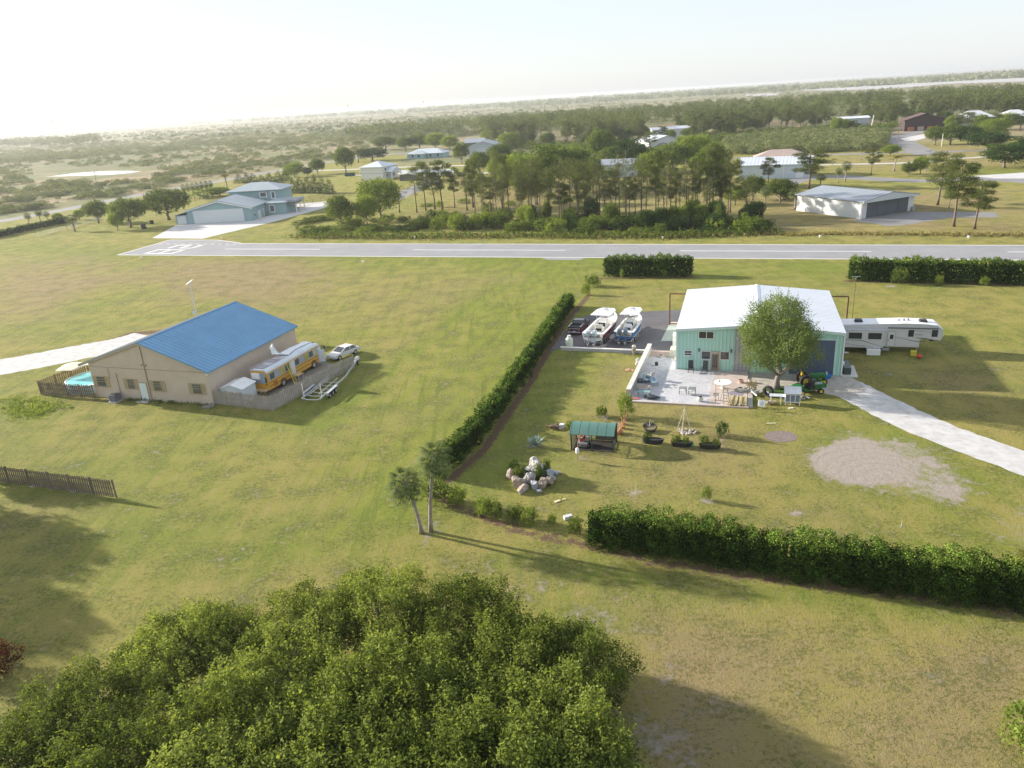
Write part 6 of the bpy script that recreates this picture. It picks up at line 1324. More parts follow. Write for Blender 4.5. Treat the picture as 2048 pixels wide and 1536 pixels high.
# ---------------------------------------------------------------- hedges
def hedge(label, P, h, w_, dens=26, nl=7, leaf=.15, seed=1, world=False, gaps=(), taper=False, lm_='hedge', lump=.16):
    P = [p if world else g(*p)[:2] for p in P]; r = np.random.RandomState(seed); o = P[0]; BIG = []; C = []; Nn = []; V = []
    for (x0, y0), (x1, y1) in zip(P[:-1], P[1:]):
        L_ = math.dist((x0, y0), (x1, y1)); ux, uy = (x1-x0)/L_, (y1-y0)/L_; per = 2*h+w_; n = int(L_*per*dens)
        u = r.uniform(-.3, L_+.3, n); s = r.uniform(0, per, n); X = x0-o[0]+ux*u; Y_ = y0-o[1]+uy*u
        bul = lump*(np.sin((X+Y_*.7)*2.1+seed)+np.sin((X-Y_)*3.3+s)+.7*np.sin(s*4+u*1.7))
        top_ = np.clip(1+.06*np.sin((X+Y_)*1.3+seed)+.05*np.sin((X-Y_*.4)*3.7), .8, 1.2)
        a = s < h; b_ = s > h+w_; v = np.where(a, -w_/2-bul, np.where(b_, w_/2+bul, s-h-w_/2)); z = np.where(a, s, np.where(b_, per-s, h+bul*.8))*top_
        nv = np.where(a, -1., np.where(b_, 1., 0)); nz = np.where(a | b_, .15, 1.)
        v = v*(1-.15*(z > h*.85)*(a | b_)); jit = r.uniform(-.18, .05, n); v = v+nv*jit; z = np.maximum(z+nz*jit*(~(a | b_)), .05)
        c = np.stack([X-uy*v, Y_+ux*v, z], 1); d = np.stack([-uy*nv, ux*nv, nz], 1); k = nl
        sv = r.rand(n)*.4+.05+.8*(z > h*.88)*r.rand(n)+.12*np.sin(X*.9+seed)  # top leaves coloured lighter, the sunlit top painted into their tone
        C.append(np.repeat(c, k, 0)+r.randn(n*k, 3)*.13); Nn.append(np.repeat(d, k, 0)*.6+r.randn(n*k, 3)*.65); V.append(np.repeat(sv, k)+r.uniform(-.15, .15, n*k))
        nk = int(L_*dens*2.2*nl); u = r.uniform(-.2, L_+.2, nk); v = r.uniform(-.36, .36, nk)*w_; z = r.uniform(.08, .9, nk)*h      # leaves and twigs inside the hedge, coloured dark as its inner shade
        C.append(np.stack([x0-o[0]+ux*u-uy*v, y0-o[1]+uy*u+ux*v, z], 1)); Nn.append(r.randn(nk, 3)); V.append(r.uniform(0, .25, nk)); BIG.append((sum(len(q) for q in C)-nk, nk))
    C = np.concatenate(C); Nn = np.concatenate(Nn); V = np.clip(np.concatenate(V), 0, 1); C[:, 2] = np.maximum(C[:, 2], .03)
    t = thing('hedge', label, 'hedge', (o[0], o[1], 0)); S_ = leaf*r.uniform(.6, 1.4, len(C))
    for a, n in BIG: S_[a:a+n] *= 2.1
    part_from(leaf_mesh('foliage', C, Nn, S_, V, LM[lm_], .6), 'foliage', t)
    m = MB(); tot = 0
    for (x0, y0), (x1, y1) in zip(P[:-1], P[1:]):
        L_ = math.dist((x0, y0), (x1, y1))
        for q in range(int(L_/.8)):
            f = (q+.5)/max(1, int(L_/.8)); x, y = x0+(x1-x0)*f-o[0], y0+(y1-y0)*f-o[1]; m.tube([(x, y, 0), (x+.1, y, h*.7)], [.05, .02], 5)
    st = m.build('stem', barko, t); st['kind'] = 'stuff'
    return t
off = lambda P, d: [(x-d*math.cos(AX), y-d*math.sin(AX)) for x, y in P]
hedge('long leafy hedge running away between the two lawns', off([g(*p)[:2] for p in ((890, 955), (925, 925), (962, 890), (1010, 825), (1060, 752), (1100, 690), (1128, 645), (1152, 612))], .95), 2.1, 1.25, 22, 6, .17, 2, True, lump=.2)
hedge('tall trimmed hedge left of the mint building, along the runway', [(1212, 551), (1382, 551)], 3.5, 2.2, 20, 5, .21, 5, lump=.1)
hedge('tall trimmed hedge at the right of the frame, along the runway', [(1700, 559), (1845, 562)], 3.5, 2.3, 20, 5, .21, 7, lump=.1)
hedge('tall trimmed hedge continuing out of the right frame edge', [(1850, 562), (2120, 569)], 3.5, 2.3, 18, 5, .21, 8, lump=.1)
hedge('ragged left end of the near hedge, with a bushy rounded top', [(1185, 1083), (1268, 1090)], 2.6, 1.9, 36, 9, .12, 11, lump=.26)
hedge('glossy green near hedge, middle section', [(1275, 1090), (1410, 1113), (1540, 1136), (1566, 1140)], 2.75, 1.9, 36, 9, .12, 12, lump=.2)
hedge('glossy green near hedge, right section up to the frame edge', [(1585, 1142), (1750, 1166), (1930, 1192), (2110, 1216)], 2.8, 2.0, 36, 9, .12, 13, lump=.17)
# sparse shrubs bridging the hedge gap
for i, (x, y, kd, s, hh, lb) in enumerate(((876, 1003, 'bush', .8, 1.0, 'dense round shrub behind the palm trunks'), (915, 1008, 'light_bush', .5, .8, 'thin shrub right of the palm trunks'), (968, 1030, 'light_bush', .45, .8, 'yellow green shrub at the start of the sparse row'), (990, 1035, 'bush', .5, .75, 'green shrub, second in the sparse row below the rocks'),
  (1028, 1042, 'bush', .42, .7, 'green shrub, third in the sparse row below the rocks'), (1058, 1046, 'light_bush', .52, .7, 'pale shrub, fourth in the sparse row below the rocks'), (1104, 1048, 'light_bush', .22, .45, 'tiny yellow shrub before the white box'), (1150, 1068, 'bush', .42, .75, 'small shrub touching the left end of the near hedge'),
  (1186, 573, 'bush', .9, 1.0, 'leafy shrub in the gap between the two hedges'), (1172, 590, 'light_bush', .5, 1.0, 'thin shrub beside the gap in the long hedge'), (1797, 567, 'bush', .95, 1.35, 'round green shrub on the lawn before the runway hedge'), (1877, 571, 'light_bush', .45, .8, 'small young shrub, middle one before the runway hedge'), (1968, 571, 'light_bush', .45, .7, 'small young shrub, rightmost before the runway hedge'),
  (1252, 833, 'light_bush', .55, 1.3, 'bright green young tree at the head of the pot row'), (1203, 833, 'bush', .45, .6, 'low green shrub under the bare sapling'), (1413, 1000, 'light_bush', .26, .62, 'small yellow green sapling on the open lawn'), (1244, 556, 'light_bush', .25, .8, 'wispy sapling left before the runway hedge'), (1330, 556, 'light_bush', .25, .7, 'wispy sapling right before the runway hedge'),
  (1142, 860, 'bush', .35, .5, 'low dull shrub at the left wall of the kennel'), (1444, 872, 'dark_bush', .45, .75, 'dark green potted shrub on the lawn near the mulch bed'), (1296, 888, 'dark_bush', .3, .5, 'leafy plants in the leftmost planter tub'), (1352, 893, 'bush', .3, .45, 'leafy plants in the middle planter tub'), (1372, 894, 'light_bush', .22, .4, 'small plants at the right of the middle planter tub'), (1409, 897, 'bush', .32, .5, 'leafy plants at the left of the rightmost planter tub'), (1431, 899, 'light_bush', .26, .42, 'thin plants at the right of the rightmost planter tub'),
  (-6, 1345, 'red_bush', 1.0, 1.0, 'dark red shrub at the left frame edge'), (2060, 1500, 'light_bush', .9, 1.2, 'light green shrub at the bottom right frame edge'), (1028, 950, 'dark_bush', .4, .8, 'dark cactus like plants at the left of the rock pile'), (1078, 964, 'bush', .25, .9, 'green plants growing among the boulders'), (1050, 960, 'dark_bush', .25, .7, 'spiky dark plants between the pale slab and the back stones'), (1088, 966, 'dark_bush', .22, .75, 'dark plants wedged behind the rusty brown boulder'), (1035, 958, 'light_bush', .28, .6, 'dry light plants at the left end of the rock pile'), (1094, 950, 'bush', .22, .8, 'small plants at the right of the rock pile'))):
    if kd == 'red_bush':
        B = heap(8, 0, .95, 1.6, 1.5, 1.0, 9, .6, .85); C, Nn, S, V = crown(7, B, 14, 9, .13, .16, .7); t = thing('bush', lb, 'bush', g(x, y)); part_from(leaf_mesh('crown', C, Nn, S, V, LM['red']), 'crown', t); trunk(1, 1.0, .05, [(.2, a, .8, .7) for a in (0, 2, 4)], barko).build('trunk', barko, t)
    else: plant(kd, (*g(x, y)[:2], .32 if 'planter tub' in lb else 0), s, hh, lb, cat='plants' if 'planter tub' in lb else 'shrub')
# bare sapling, agave, yellow palm frond at the right edge
t = thing('bare_sapling', 'thin almost leafless sapling above the low green shrub', 'tree', g(1210, 836)); m = trunk(4, 2.6, .04, [(.4+.1*k, k*1.7, .5, .5) for k in range(6)], barko, .012); m.build('trunk', barko, t)
r = np.random.RandomState(3); C = np.stack([r.randn(90)*.35, r.randn(90)*.35, 1.2+r.rand(90)*1.6], 1); part_from(leaf_mesh('crown', C, r.randn(90, 3), np.full(90, .13), r.rand(90), LM['light']), 'crown', t)
t = thing('agave', 'blue grey agave rosette on the lawn left of the kennel', 'agave', g(1070, 893)); C = []; UP = []; Nn = []; S = []; V = []; r = np.random.RandomState(1)
for i in range(42):
    a = i*2.399; el = 1.4-1.3*(i/42); d = np.array([math.cos(a)*math.cos(el), math.sin(a)*math.cos(el), math.sin(el)]); L_ = 1.15*r.uniform(.8, 1.1)
    for q in range(2): C.append(d*L_*(.3+.42*q)+[0, 0, .12]); UP.append(d); Nn.append(np.cross(d, [-math.sin(a), math.cos(a), 0])); S.append(L_*.62); V.append(r.rand())
part_from(leaf_mesh('leaf', np.array(C), np.array(Nn), np.array(S), np.array(V), LM['agave'], .26, np.array(UP)), 'leaf_rosette', t)
t = thing('palm_frond', 'yellowing young palm leaning in at the right frame edge', 'palm', g(2062, 1130)); me_, m = coco_palm(6, .5, -.1, 7, 2.2); part_from(me_, 'crown', t); m.build('trunk', barkpalm, t)
# trees outside the left edge whose crowns and shade reach into the picture
for x, y, s, h_, lb in ((-55, 948, .52, .6, 'dark bushy tree at the left frame edge behind the lone fence'), (-230, 1010, .95, .95, 'tree beyond the left frame edge that shades the lawn'), (-300, 1120, .95, .95, 'tree beyond the left frame edge, nearer the camera')):
    plant('oak_tree', g(x, y), s, h_, lb)
# weeds along the house wall and at the field edge
def tufts(name, pts, n, rad, leaf, lm_, h_=.35, seed=1):
    r = np.random.RandomState(seed); P = np.array([g(*p)[:2] for p in pts]); k = r.randint(0, len(P)-1, n); f = r.rand(n)[:, None]; c = P[k]*(1-f)+P[k+1]*f+r.randn(n, 2)*rad
    m_ = 9; C = np.repeat(np.concatenate([c, np.full((n, 1), h_*.4)], 1), m_, 0)+r.randn(n*m_, 3)*[.16, .16, h_*.3]; C[:, 2] = np.abs(C[:, 2])
    o = bpy.data.objects.new(name, leaf_mesh(name, C, r.randn(n*m_, 3)+[0, 0, .6], leaf*r.uniform(.6, 1.3, n*m_), np.clip(np.repeat(r.rand(n), m_)+r.uniform(-.2, .2, n*m_), 0, 1), LM[lm_])); COL.objects.link(o); o['kind'] = 'stuff'
tufts('weeds', [(255, 801), (300, 802), (345, 806), (425, 812)], 150, .25, .16, 'oak', .3)
tufts('weeds', [(10, 800), (60, 805), (110, 815), (60, 830), (20, 815)], 520, 1.2, .17, 'light', .25, 2)
tufts('weeds', [(1190, 1085), (1400, 1116), (1700, 1165), (2060, 1220)], 500, .6, .12, 'oak', .15, 3)
tufts('weeds', [(590, 474), (800, 475), (1100, 473), (1330, 474), (1550, 466)], 1500, 1.8, .42, 'oak', 1.4, 4)
tufts('dry_grass', [(590, 476), (800, 477), (1100, 475), (1330, 476), (1550, 468)], 700, 1.2, .35, 'reed', .8, 14)
tufts('weeds', [(1560, 470), (1700, 468), (1900, 470), (2080, 471)], 900, 1.0, .35, 'reed', .5, 5)
# ================================================================ buildings beyond the runway
def rect(par, nm, mt, x0, x1, z0, z1, y=0, d=.05):
    m = MB(); m.box(x0, x1, y-d, y-.004, z0, z1); return m.build(nm, mt, par)
def sidepanel(par, nm, mt, y0, y1, z0, z1, x, d=.05):
    m = MB(); m.box(min(x, x+d), max(x, x+d), y0, y1, z0, z1); return m.build(nm, mt, par)
def gable(name, label, o, ang, W, D, E, Rg, wm_, rm, cat='building', ov=.4, along='y', th=.15, rib=1.2, ex=.5):
    t = thing(name, label, cat, (o[0], o[1], 0), ang)
    m = MB()
    if along == 'y': m.ext([(0, -.2), (W, -.2), (W, E-th), (W/2, Rg-th), (0, E-th)], 'y', 0, D)
    else: m.ext([(0, -.2), (D, -.2), (D, E-th), (D/2, Rg-th), (0, E-th)], 'x', 0, W)
    m.build('wall', wm_, t); m = MB(); s = (Rg-E)/((W if along == 'y' else D)/2)
    if along == 'y': roofslab(m, -ov, E-s*ov, W/2, Rg, -ex, D+ov, th, rib, rh=.025); roofslab(m, W+ov, E-s*ov, W/2, Rg, -ex, D+ov, th, rib, rh=.025)
    else:
        for y0 in (-ov, D+ov): m.ext([(y0, E-s*ov), (D/2, Rg), (D/2, Rg-th), (y0, E-s*ov-th)], 'x', -ov, W+ov)
        k = 0
        while k*rib < W: 
            for y0 in (-ov, D+ov): m.ext([(y0, E-s*ov+.06), (D/2, Rg+.06), (D/2, Rg+.002), (y0, E-s*ov+.002)], 'x', k*rib, k*rib+.08)
            k += 1
    m.build('roof', rm, t); return t
def hip(name, label, o, ang, W, D, E, Rg, wm_, rm, cat='house', ov=.6, th=.15, t=None, x0=0, y0=0, z0=-.2):
    t = t or thing(name, label, cat, (o[0], o[1], 0), ang)
    m = MB(); m.box(x0, x0+W, y0, y0+D, z0, E-th); m.build('wall', wm_, t)
    a, b = x0-ov, x0+W+ov; c, d = y0-ov, y0+D+ov; k = min(b-a, d-c)/2
    if b-a > d-c: r1, r2 = (a+k, (c+d)/2, Rg), (b-k, (c+d)/2, Rg)
    else: r1, r2 = ((a+b)/2, c+k, Rg), ((a+b)/2, d-k, Rg)
    v = [(a, c, E), (b, c, E), (b, d, E), (a, d, E), r1, r2, (a, c, E-th), (b, c, E-th), (b, d, E-th), (a, d, E-th)]
    f = [(0, 1, 5, 4), (1, 2, 5), (2, 3, 4, 5), (3, 0, 4)] if b-a > d-c else [(0, 1, 4), (1, 2, 5, 4), (2, 3, 5), (3, 0, 4, 5)]
    m = MB(); m.add(v, f+[(0, 6, 7, 1), (1, 7, 8, 2), (2, 8, 9, 3), (3, 9, 6, 0), (6, 9, 8, 7)]); m.build('roof', rm, t); return t
hw_ = M('hangar_white', (.66, .67, .66), .55, .04, .2); hroof = M('hangar_roof', (.27, .30, .335), .4, .08, .1); hdoor = M('hangar_door', (.095, .105, .125), .5, .12, .3)
q = g(1720, 438); ah = R_(24)
t = gable('hangar', 'white hangar with a long dark grey sliding door beside the three pines', q, ah, 18.0, 20.5, 4.25, 5.6, hw_, hroof, rib=1.5, ov=.5, ex=1.1)
for k in range(4): rect(t, 'door_panel', hdoor, 1.9+k*3.5, 5.38+k*3.5, .05, 3.75, 0, .06+.06*(k % 2))
m = MB(); m.ext([(-.5, 4.13), (9, 5.45), (18.5, 4.13), (18.5, 3.8), (-.5, 3.8)], 'y', -1.05, -.9); m.build('gable_panel', M('gable_pale', (.56, .60, .62), .5, .04), t)
m = MB(); m.box(-.25, -.1, -.6, -.45, 0, 4.0); m.bar((-.2, -.5, 4.0), (-.2, 0, 4.05), .12); m.build('downpipe', greym, t)
m = MB(); m.box(17.0, 17.7, -.7, -.2, 0, 1.1); m.build('utility_box', greym, t)
m = MB()
for k in range(14): m.box(-.03, -.004, .5+k*1.4, .56+k*1.4, 0, 4.0)
m.build('siding_rib', hw_, t)
# blue grey house with the hangar wing
bl = M('house_blue', (.27, .40, .42), .7, .05, .2); br = M('house_roof', (.36, .41, .44), .45, .07, .15); bd = M('hangar_door_white', (.60, .64, .66), .5, .03, .2)
q = g(378, 448.5); ab = R_(-3.5)
t = gable('blue_house', 'blue grey house with a hangar wing and wide white hangar door', q, ab, 21.2, 15.5, 4.4, 7.1, bl, br, 'house', .6, rib=1.5)
d = rect(t, 'hangar_door', bd, 2.0, 18.6, .05, 4.15, 0, .12); m = MB(); [m.box(2.0, 18.6, -.14, -.121, .7*k, .7*k+.05) for k in range(1, 6)]; m.build('door_rib', white, d)
m = MB(); m.ext([(-.6, 4.1), (10.6, 6.82), (21.8, 4.1), (21.8, 3.85), (10.6, 6.5), (-.6, 3.85)], 'y', -.62, -.5); m.build('fascia', white, t)
m = MB(); m.box(-4.2, -.05, .4, 9, 0, 2.9); m.build('side_wing', bl, t)
m = MB(); m.ext([(-4.9, 2.9), (-.62, 3.9), (-.62, 3.75), (-4.9, 2.75)], 'y', -.1, 9.3); m.build('side_roof', br, t)
rect(t, 'side_door', bd, -3.7, -.8, .05, 2.6, .4, .08)
for y0, z0, z1, w_ in ((2.0, 1.0, 2.1, 1.0), (5.5, .1, 2.2, 1.1), (6.9, .1, 2.2, 1.1), (10.5, .1, 2.3, 1.0)):
    f = sidepanel(t, 'window' if z0 > .5 else 'side_door', white, y0-.12, y0+w_+.12, z0-.05, z1+.12, 21.21, .05); sidepanel(f, 'pane', glass2 if z0 > .5 else bd, y0, y0+w_, z0+.05, z1, 21.262, .02)
hip('x', 'x', q, ab, 6.9, 12, 3.9, 5.0, bl, br, t=t, x0=21.25, y0=13.0); window(t, 22.8, 24.2, 1.0, 3.0, 13.0, white, glass2, .25)
hip('x', 'x', q, ab, 18.2, 12, 7.7, 9.9, bl, br, t=t, x0=7.0, y0=19.0, ov=.9)
for x in (18.0, 22.0): window(t, x, x+1.0+(x < 20), 5.5 if x < 20 else 4.9, 6.8, 19.0, white, glass2, .3)
m = MB(); m.box(28.2, 31.2, 15, 25, 2.9, 3.1); m.build('porch_roof', br, t)
for y in (15.3, 19.8, 24.5): m = MB(); m.box(30.9, 31.15, y, y+.25, 0, 2.9); m.build('porch_post', white, t)
m = MB(); m.box(28.2, 31.2, 15, 25, 3.4, 4.2); m.build('balcony_rail', greym, t)
hip('x', 'x', q, ab, 9, 8, 3.2, 5.0, bl, br, t=t, x0=2, y0=15.8)
# two-storey white house
q = g(765, 360); aw = R_(-25)
t = hip('white_house', 'white two storey house with a pale hip roof left of the pine grove', (q[0]-11.5*math.cos(aw), q[1]-11.5*math.sin(aw)), aw, 12, 13, 5.9, 8.2, hw_, M('roof_pale', (.56, .60, .64), .4, .06, .1))
m = MB(); m.box(-.02, 12.02, -.06, -.004, 2.9, 3.05); m.build('band', greym, t)
for y0, z0 in ((2, 3.9), (6, 3.9), (10, 3.9), (3, 1.0), (9, 1.0)): f = sidepanel(t, 'window', greym, y0, y0+1.2, z0, z0+1.3, 12.01, .05); sidepanel(f, 'pane', glass, y0+.15, y0+1.05, z0+.1, z0+1.2, 12.062, .02)
m = MB(); m.ext([(1.5, 3.6), (6, 5.4), (10.5, 3.6), (10.5, 3.4), (1.5, 3.4)], 'x', 12.1, 16); m.build('porch_roof', MATS['roof_pale'], t)
for y in (1.8, 10.0): m = MB(); m.box(15.5, 15.8, y, y+.3, 0, 3.4); m.build('porch_post', white, t)
t = gable('carport', 'dark low carport attached behind the two storey white house', g(800, 362), aw, 9, 6, 2.6, 3.2, M('carport_dark', (.10, .10, .10), .7), greym, 'carport')
# more distant houses
q = g(815, 318); t = hip('far_bungalow', 'low blue grey bungalow with a pale roof on the far lawn', q, R_(-16), 24, 12, 2.9, 5.6, bl, M('roof_pale2', (.50, .55, .58), .4, .06, .1))
hip('x', 'x', q, 0, 7, 4, 2.9, 4.9, bl, MATS['roof_pale2'], t=t, x0=6, y0=-3.5)
for x in (3, 8.5, 15, 20): rect(t, 'window', glass, x, x+1.3, .9, 2.3, -3.5 if x == 8.5 else 0)
q = g(936, 313); t = gable('far_hangar', 'pale grey gabled hangar behind the lone roundish tree', q, R_(-6), 19.5, 26, 5.4, 8.4, M('grey_siding2', (.42, .46, .50), .5, .04, .1), M('roof_grey2', (.40, .44, .48), .5, .06, .1))
d = rect(t, 'hangar_door', M('door_grey2', (.48, .52, .56), .5), 6, 18, .1, 4.6, 0, .15)
gable('green_shed', 'small dark green shed behind the pale grey gabled hangar', g(931, 297), R_(-6), 14, 10, 4, 6.5, M('green_siding', (.10, .17, .14), .6), M('roof_grey3', (.44, .47, .50), .5), along='x')
gable('far_white_hangar', 'white roofed hangar half hidden behind the middle trees', g(1297, 300), R_(10), 22, 22, 4.2, 7.2, hw_, whitem)
t = gable('far_white_shed', 'long white building among the pines above the white roofed hangar', g(1305, 277), R_(5), 28, 12, 5.5, 7.0, hw_, whitem, along='x')
t = gable('grey_hangar', 'pale metal building with a grey roof seen through the pine grove', g(1190, 356), R_(-16), 17, 14, 4.9, 6.6, M('wall_pale3', (.50, .56, .60), .5, .04, .1), M('roof_grey4', (.32, .35, .39), .5, .08, .1), along='x')
rect(t, 'door', greym, 8, 9.2, .1, 2.3)
q = g(1478, 359); t = gable('blue_white_hangar', 'bluish white hangar with a bright arched roof right of the pine grove', q, R_(-22), 24, 16, 4.9, 6.9, M('wall_bluewhite', (.52, .60, .68), .5, .03, .1), whitem, along='x')
for x in (7.5, 14.8): rect(t, 'siding_rib', white, x, x+.2, .1, 4.7, 0, .04)
rect(t, 'door', white, 19, 21.5, .1, 2.6, 0, .08)
q = g(1508, 331); t = hip('tan_house', 'house with a pinkish tan hip roof behind the bluish white hangar', q, R_(-18), 21, 13, 2.9, 5.6, M('wall_cream', (.5, .46, .4), .7), M('roof_tan', (.40, .31, .27), .8, .08, .3))
q = g(1676, 259); t = gable('far_grey_building', 'pale grey metal building with a white roof edge among the far pines', q, R_(-14), 19, 14, 6.6, 7.6, M('wall_greywhite', (.44, .48, .50), .5), whitem, along='x')
q = g(1808, 263); t = gable('brown_barn', 'open brown barn with orange machines inside among the far trees', q, R_(-18), 21, 14, 6.4, 9.6, M('barn_dark', (.055, .035, .035), .8), M('barn_brown', (.13, .075, .07), .7, .15, .3), ov=1.0)
for i, x in enumerate((2, 7, 12)): m = MB(); m.box(x, x+3.2, -.9, -.1, .2, 2.4); m.build('bay_panel', M('barn_orange', (.36, .13, .05), .7, .2, 1) if i != 1 else M('barn_tan', (.4, .32, .26), .8), t)
q = g(1915, 253); t = hip('far_white_house', 'white roofed house half hidden in the trees at the right', q, R_(-14), 20, 14, 4.6, 8.4, hw_, M('roof_white5', (.62, .63, .66), .4))
q = g(2000, 250); t = hip('far_house', 'pale roofed house at the far right edge of the picture', q, R_(-14), 18, 14, 4.6, 8.0, hw_, MATS['roof_white5'])
q = g(700, 352); t = crate('hedge_tank', 'dark green low tank beside the two storey white house', 'tank', q, 5, 2, 1.6, M('tank_green', (.04, .08, .06), .6), rz=0)
# parked vehicles far off, poles, bins, lights
car('far_car', 'tiny white vehicle parked before the pale grey gabled hangar', 'car', g(735, 347), 1.0, MATS['car_white'])
def bin_(label, x, y, s=1.): return crate('waste_bin', label, 'bin', g(x, y), 1.0*s, .8*s, 1.2*s, black, rz=0)
bin_('black bin on the lawn left of the blue house apron', 288, 458, 1.2); bin_('black bin farther off under the round trees', 304, 448)
def pole(label, x, y, tx, ty, arm=True, mt=None, r=.16):
    h_ = hgt(x, y, tx, ty); q = g(x, y); e = g(tx, ty, h_); t = thing('utility_pole', label, 'pole', q)
    lean = (0, 0) if abs(x-tx) < 3 else (e[0]-q[0], e[1]-q[1]); m = MB(); m.tube([(0, 0, 0), (lean[0], lean[1], h_)], [r, r*.7], 6); m.build('pole_shaft', mt or M('pole_wood', (.20, .18, .16), .9), t)
    if arm: m = MB(); m.bar((lean[0]-1.2, lean[1], h_-.5), (lean[0]+1.2, lean[1], h_-.5), .14); m.build('crossarm', MATS.get('pole_wood') or mt, t)
    return t
pole('utility pole in the left field below the pond', 195, 383, 189, 343); pole('utility pole in the left field right of the pond', 344, 362, 339, 322); pole('utility pole behind the long road near the conifers', 481, 335, 478, 300); pole('utility pole left of the two storey white house', 564, 322, 561, 288)
pole('leaning white pole at the edge of the far pines', 1741, 262, 1748, 230, False, white, .3); pole('thin pole beside the junction at the right', 1794, 293, 1795, 263, False); pole('short pole on the verge below the far brown barn', 1883, 293, 1884, 268, False, white)
pole('tilted pole beside the driveway at the right', 1851, 343, 1859, 299, True, greym, .22); pole('bare pole standing in the middle trees', 1251, 350, 1249, 300, True)
for i, (x, y) in enumerate(((727, 526.5), (283, 518), (830, 477.5), (1325, 478.5), (1937, 477.5), (444, 478), (1640, 476))):
    t = thing('runway_light', 'small white marker light beside the runway', 'light', g(x, y), 0, 'runway edge marker lights'); m = MB(); m.cyl((0, 0, 0), (0, 0, .3), .08, .08, 6); m.build('base', white, t); m = MB(); m.ell((0, 0, .42), (.32, .32, .2), 8, 5); m.build('lamp_cap', white, t)
# wire fences
def postfence(label, P, h, step, mt, rails=3, w_=.1):
    P = [g(*p)[:2] for p in P]; o = P[0]; t = thing('post_fence', label, 'fence', (*o, 0)); rl = MB()
    for (x0, y0), (x1, y1) in zip(P[:-1], P[1:]):
        L_ = math.dist((x0, y0), (x1, y1)); n = int(L_/step)
        for k in range(n+1): x, y = x0+(x1-x0)*k/n-o[0], y0+(y1-y0)*k/n-o[1]; m = MB(); m.box(x-w_/2, x+w_/2, y-w_/2, y+w_/2, 0, h); m.build('post', mt, t)
        for k in range(rails): rl.bar((x0-o[0], y0-o[1], h*(k+.8)/rails), (x1-o[0], y1-o[1], h*(k+.8)/rails), .04, .08)
    rl.build('rail', mt, t)
postfence('white rail fence on the lawn left of the round trees', [(71, 475), (135, 459), (200, 440)], 1.3, 3.0, white)
postfence('brown post and rail fence right of the blue house', [(590, 411), (625, 406), (660, 399)], 1.3, 3.5, wooddark)
postfence('dark rail fence behind the driveway of the blue house', [(585, 405), (620, 398), (700, 392)], 1.2, 4, wooddark)
# far pylons on the horizon
for i, (x, y, ty) in enumerate(((101, 256, 238), (107, 256, 240), (477, 240, 225), (697, 224, 209), (848, 214, 202))):
    h_ = hgt(x, y, x, ty); t = thing('pylon', 'faint lattice pylon on the hazy horizon', 'pylon', g(x, y), 0, 'far power pylons'); m = MB(); s = h_/9
    for sx in (-1, 1): m.tube([(sx*s, 0, 0), (sx*s*.2, 0, h_)], s*.12, 4)
    for k in range(6): z0, z1 = h_*k/6, h_*(k+1)/6; w0, w1 = s*(1-.8*k/6), s*(1-.8*(k+1)/6); m.bar((-w0, 0, z0), (w1, 0, z1), s*.1); m.bar((w0, 0, z0), (-w1, 0, z1), s*.1)
    m.build('lattice', greym, t); m = MB(); m.bar((-s*2, 0, h_*.8), (s*2, 0, h_*.8), s*.15); m.bar((-s*1.5, 0, h_*.95), (s*1.5, 0, h_*.95), s*.15); m.build('crossarm', greym, t)
# ================================================================ trees beyond the runway
PW = dict(oak_tree=(11, 10), leafy_tree=(11, 10), dark_tree=(11, 9.8), pine_tree=(5.4, 16), spreading_pine=(7.2, 15.8), cabbage_palm=(4.4, 6.2), coconut_palm=(5, 6.2), bush=(3.3, 2.1), light_bush=(3.3, 2.1), dark_bush=(3.3, 2.1), cypress=(2.4, 6.2))
def T(kind, bx, by, ty, wpx, label, group=None, var=None, seed=None, cat=None):
    h_ = hgt(bx, by, bx, ty); w_ = wpx*mpp(bx, by); pw, ph = PW[kind]
    return plant(kind, g(bx, by), w_/pw, h_/ph, label, group, None if seed is None else seed, var, cat=cat)
T('oak_tree', 198, 446, 398, 54, 'small dark round tree, leftmost of the trees before the long road'); T('oak_tree', 262, 455, 391, 78, 'broad round tree with a clear trunk left of the blue house'); T('oak_tree', 338, 440, 373, 106, 'widest spreading tree beside the blue house hangar')
T('leafy_tree', 236, 461, 420, 34, 'small light green tree at the left foot of the broad round tree'); T('cabbage_palm', 150, 463, 427, 34, 'dark round headed palm by the white rail fence')
T('cabbage_palm', 60, 453, 424, 18, 'thin palm by the left garden hedge, leftmost'); T('cabbage_palm', 83, 450, 416, 20, 'thin palm by the left garden hedge, tallest'); T('cabbage_palm', 97, 447, 421, 18, 'thin palm by the left garden hedge, rightmost')
T('leafy_tree', 118, 447, 424, 24, 'small yellow green tree behind the left garden hedge'); T('leafy_tree', 160, 440, 418, 26, 'small yellow green tree behind the dark round palm')
hedge('low garden hedge at the left edge of the picture', [(-60, 486), (0, 474), (60, 460), (134, 445)], 1.9, 1.8, 5, 5, .38, 21)
for i in range(7): T('cabbage_palm', 372+i*9, 404-i*1.6, 366-i*1.2, 14, 'slim palm in the garden row behind the blue house', 'slim garden palms')
for i, (x, y, t_, w_) in enumerate(((1905, 262, 228, 34), (1932, 262, 224, 36), (1962, 262, 226, 36), (1988, 262, 226, 34), (2012, 262, 222, 38), (2040, 262, 225, 36), (1690, 266, 236, 26), (1706, 266, 240, 22), (1672, 268, 232, 28), (1325, 282, 252, 26), (1342, 284, 256, 24), (1300, 300, 262, 30), (1365, 300, 268, 34))): T('spreading_pine' if i % 2 else 'leafy_tree', x, y, t_, w_, 'tree standing in front of the far white buildings', 'trees before the far white buildings')
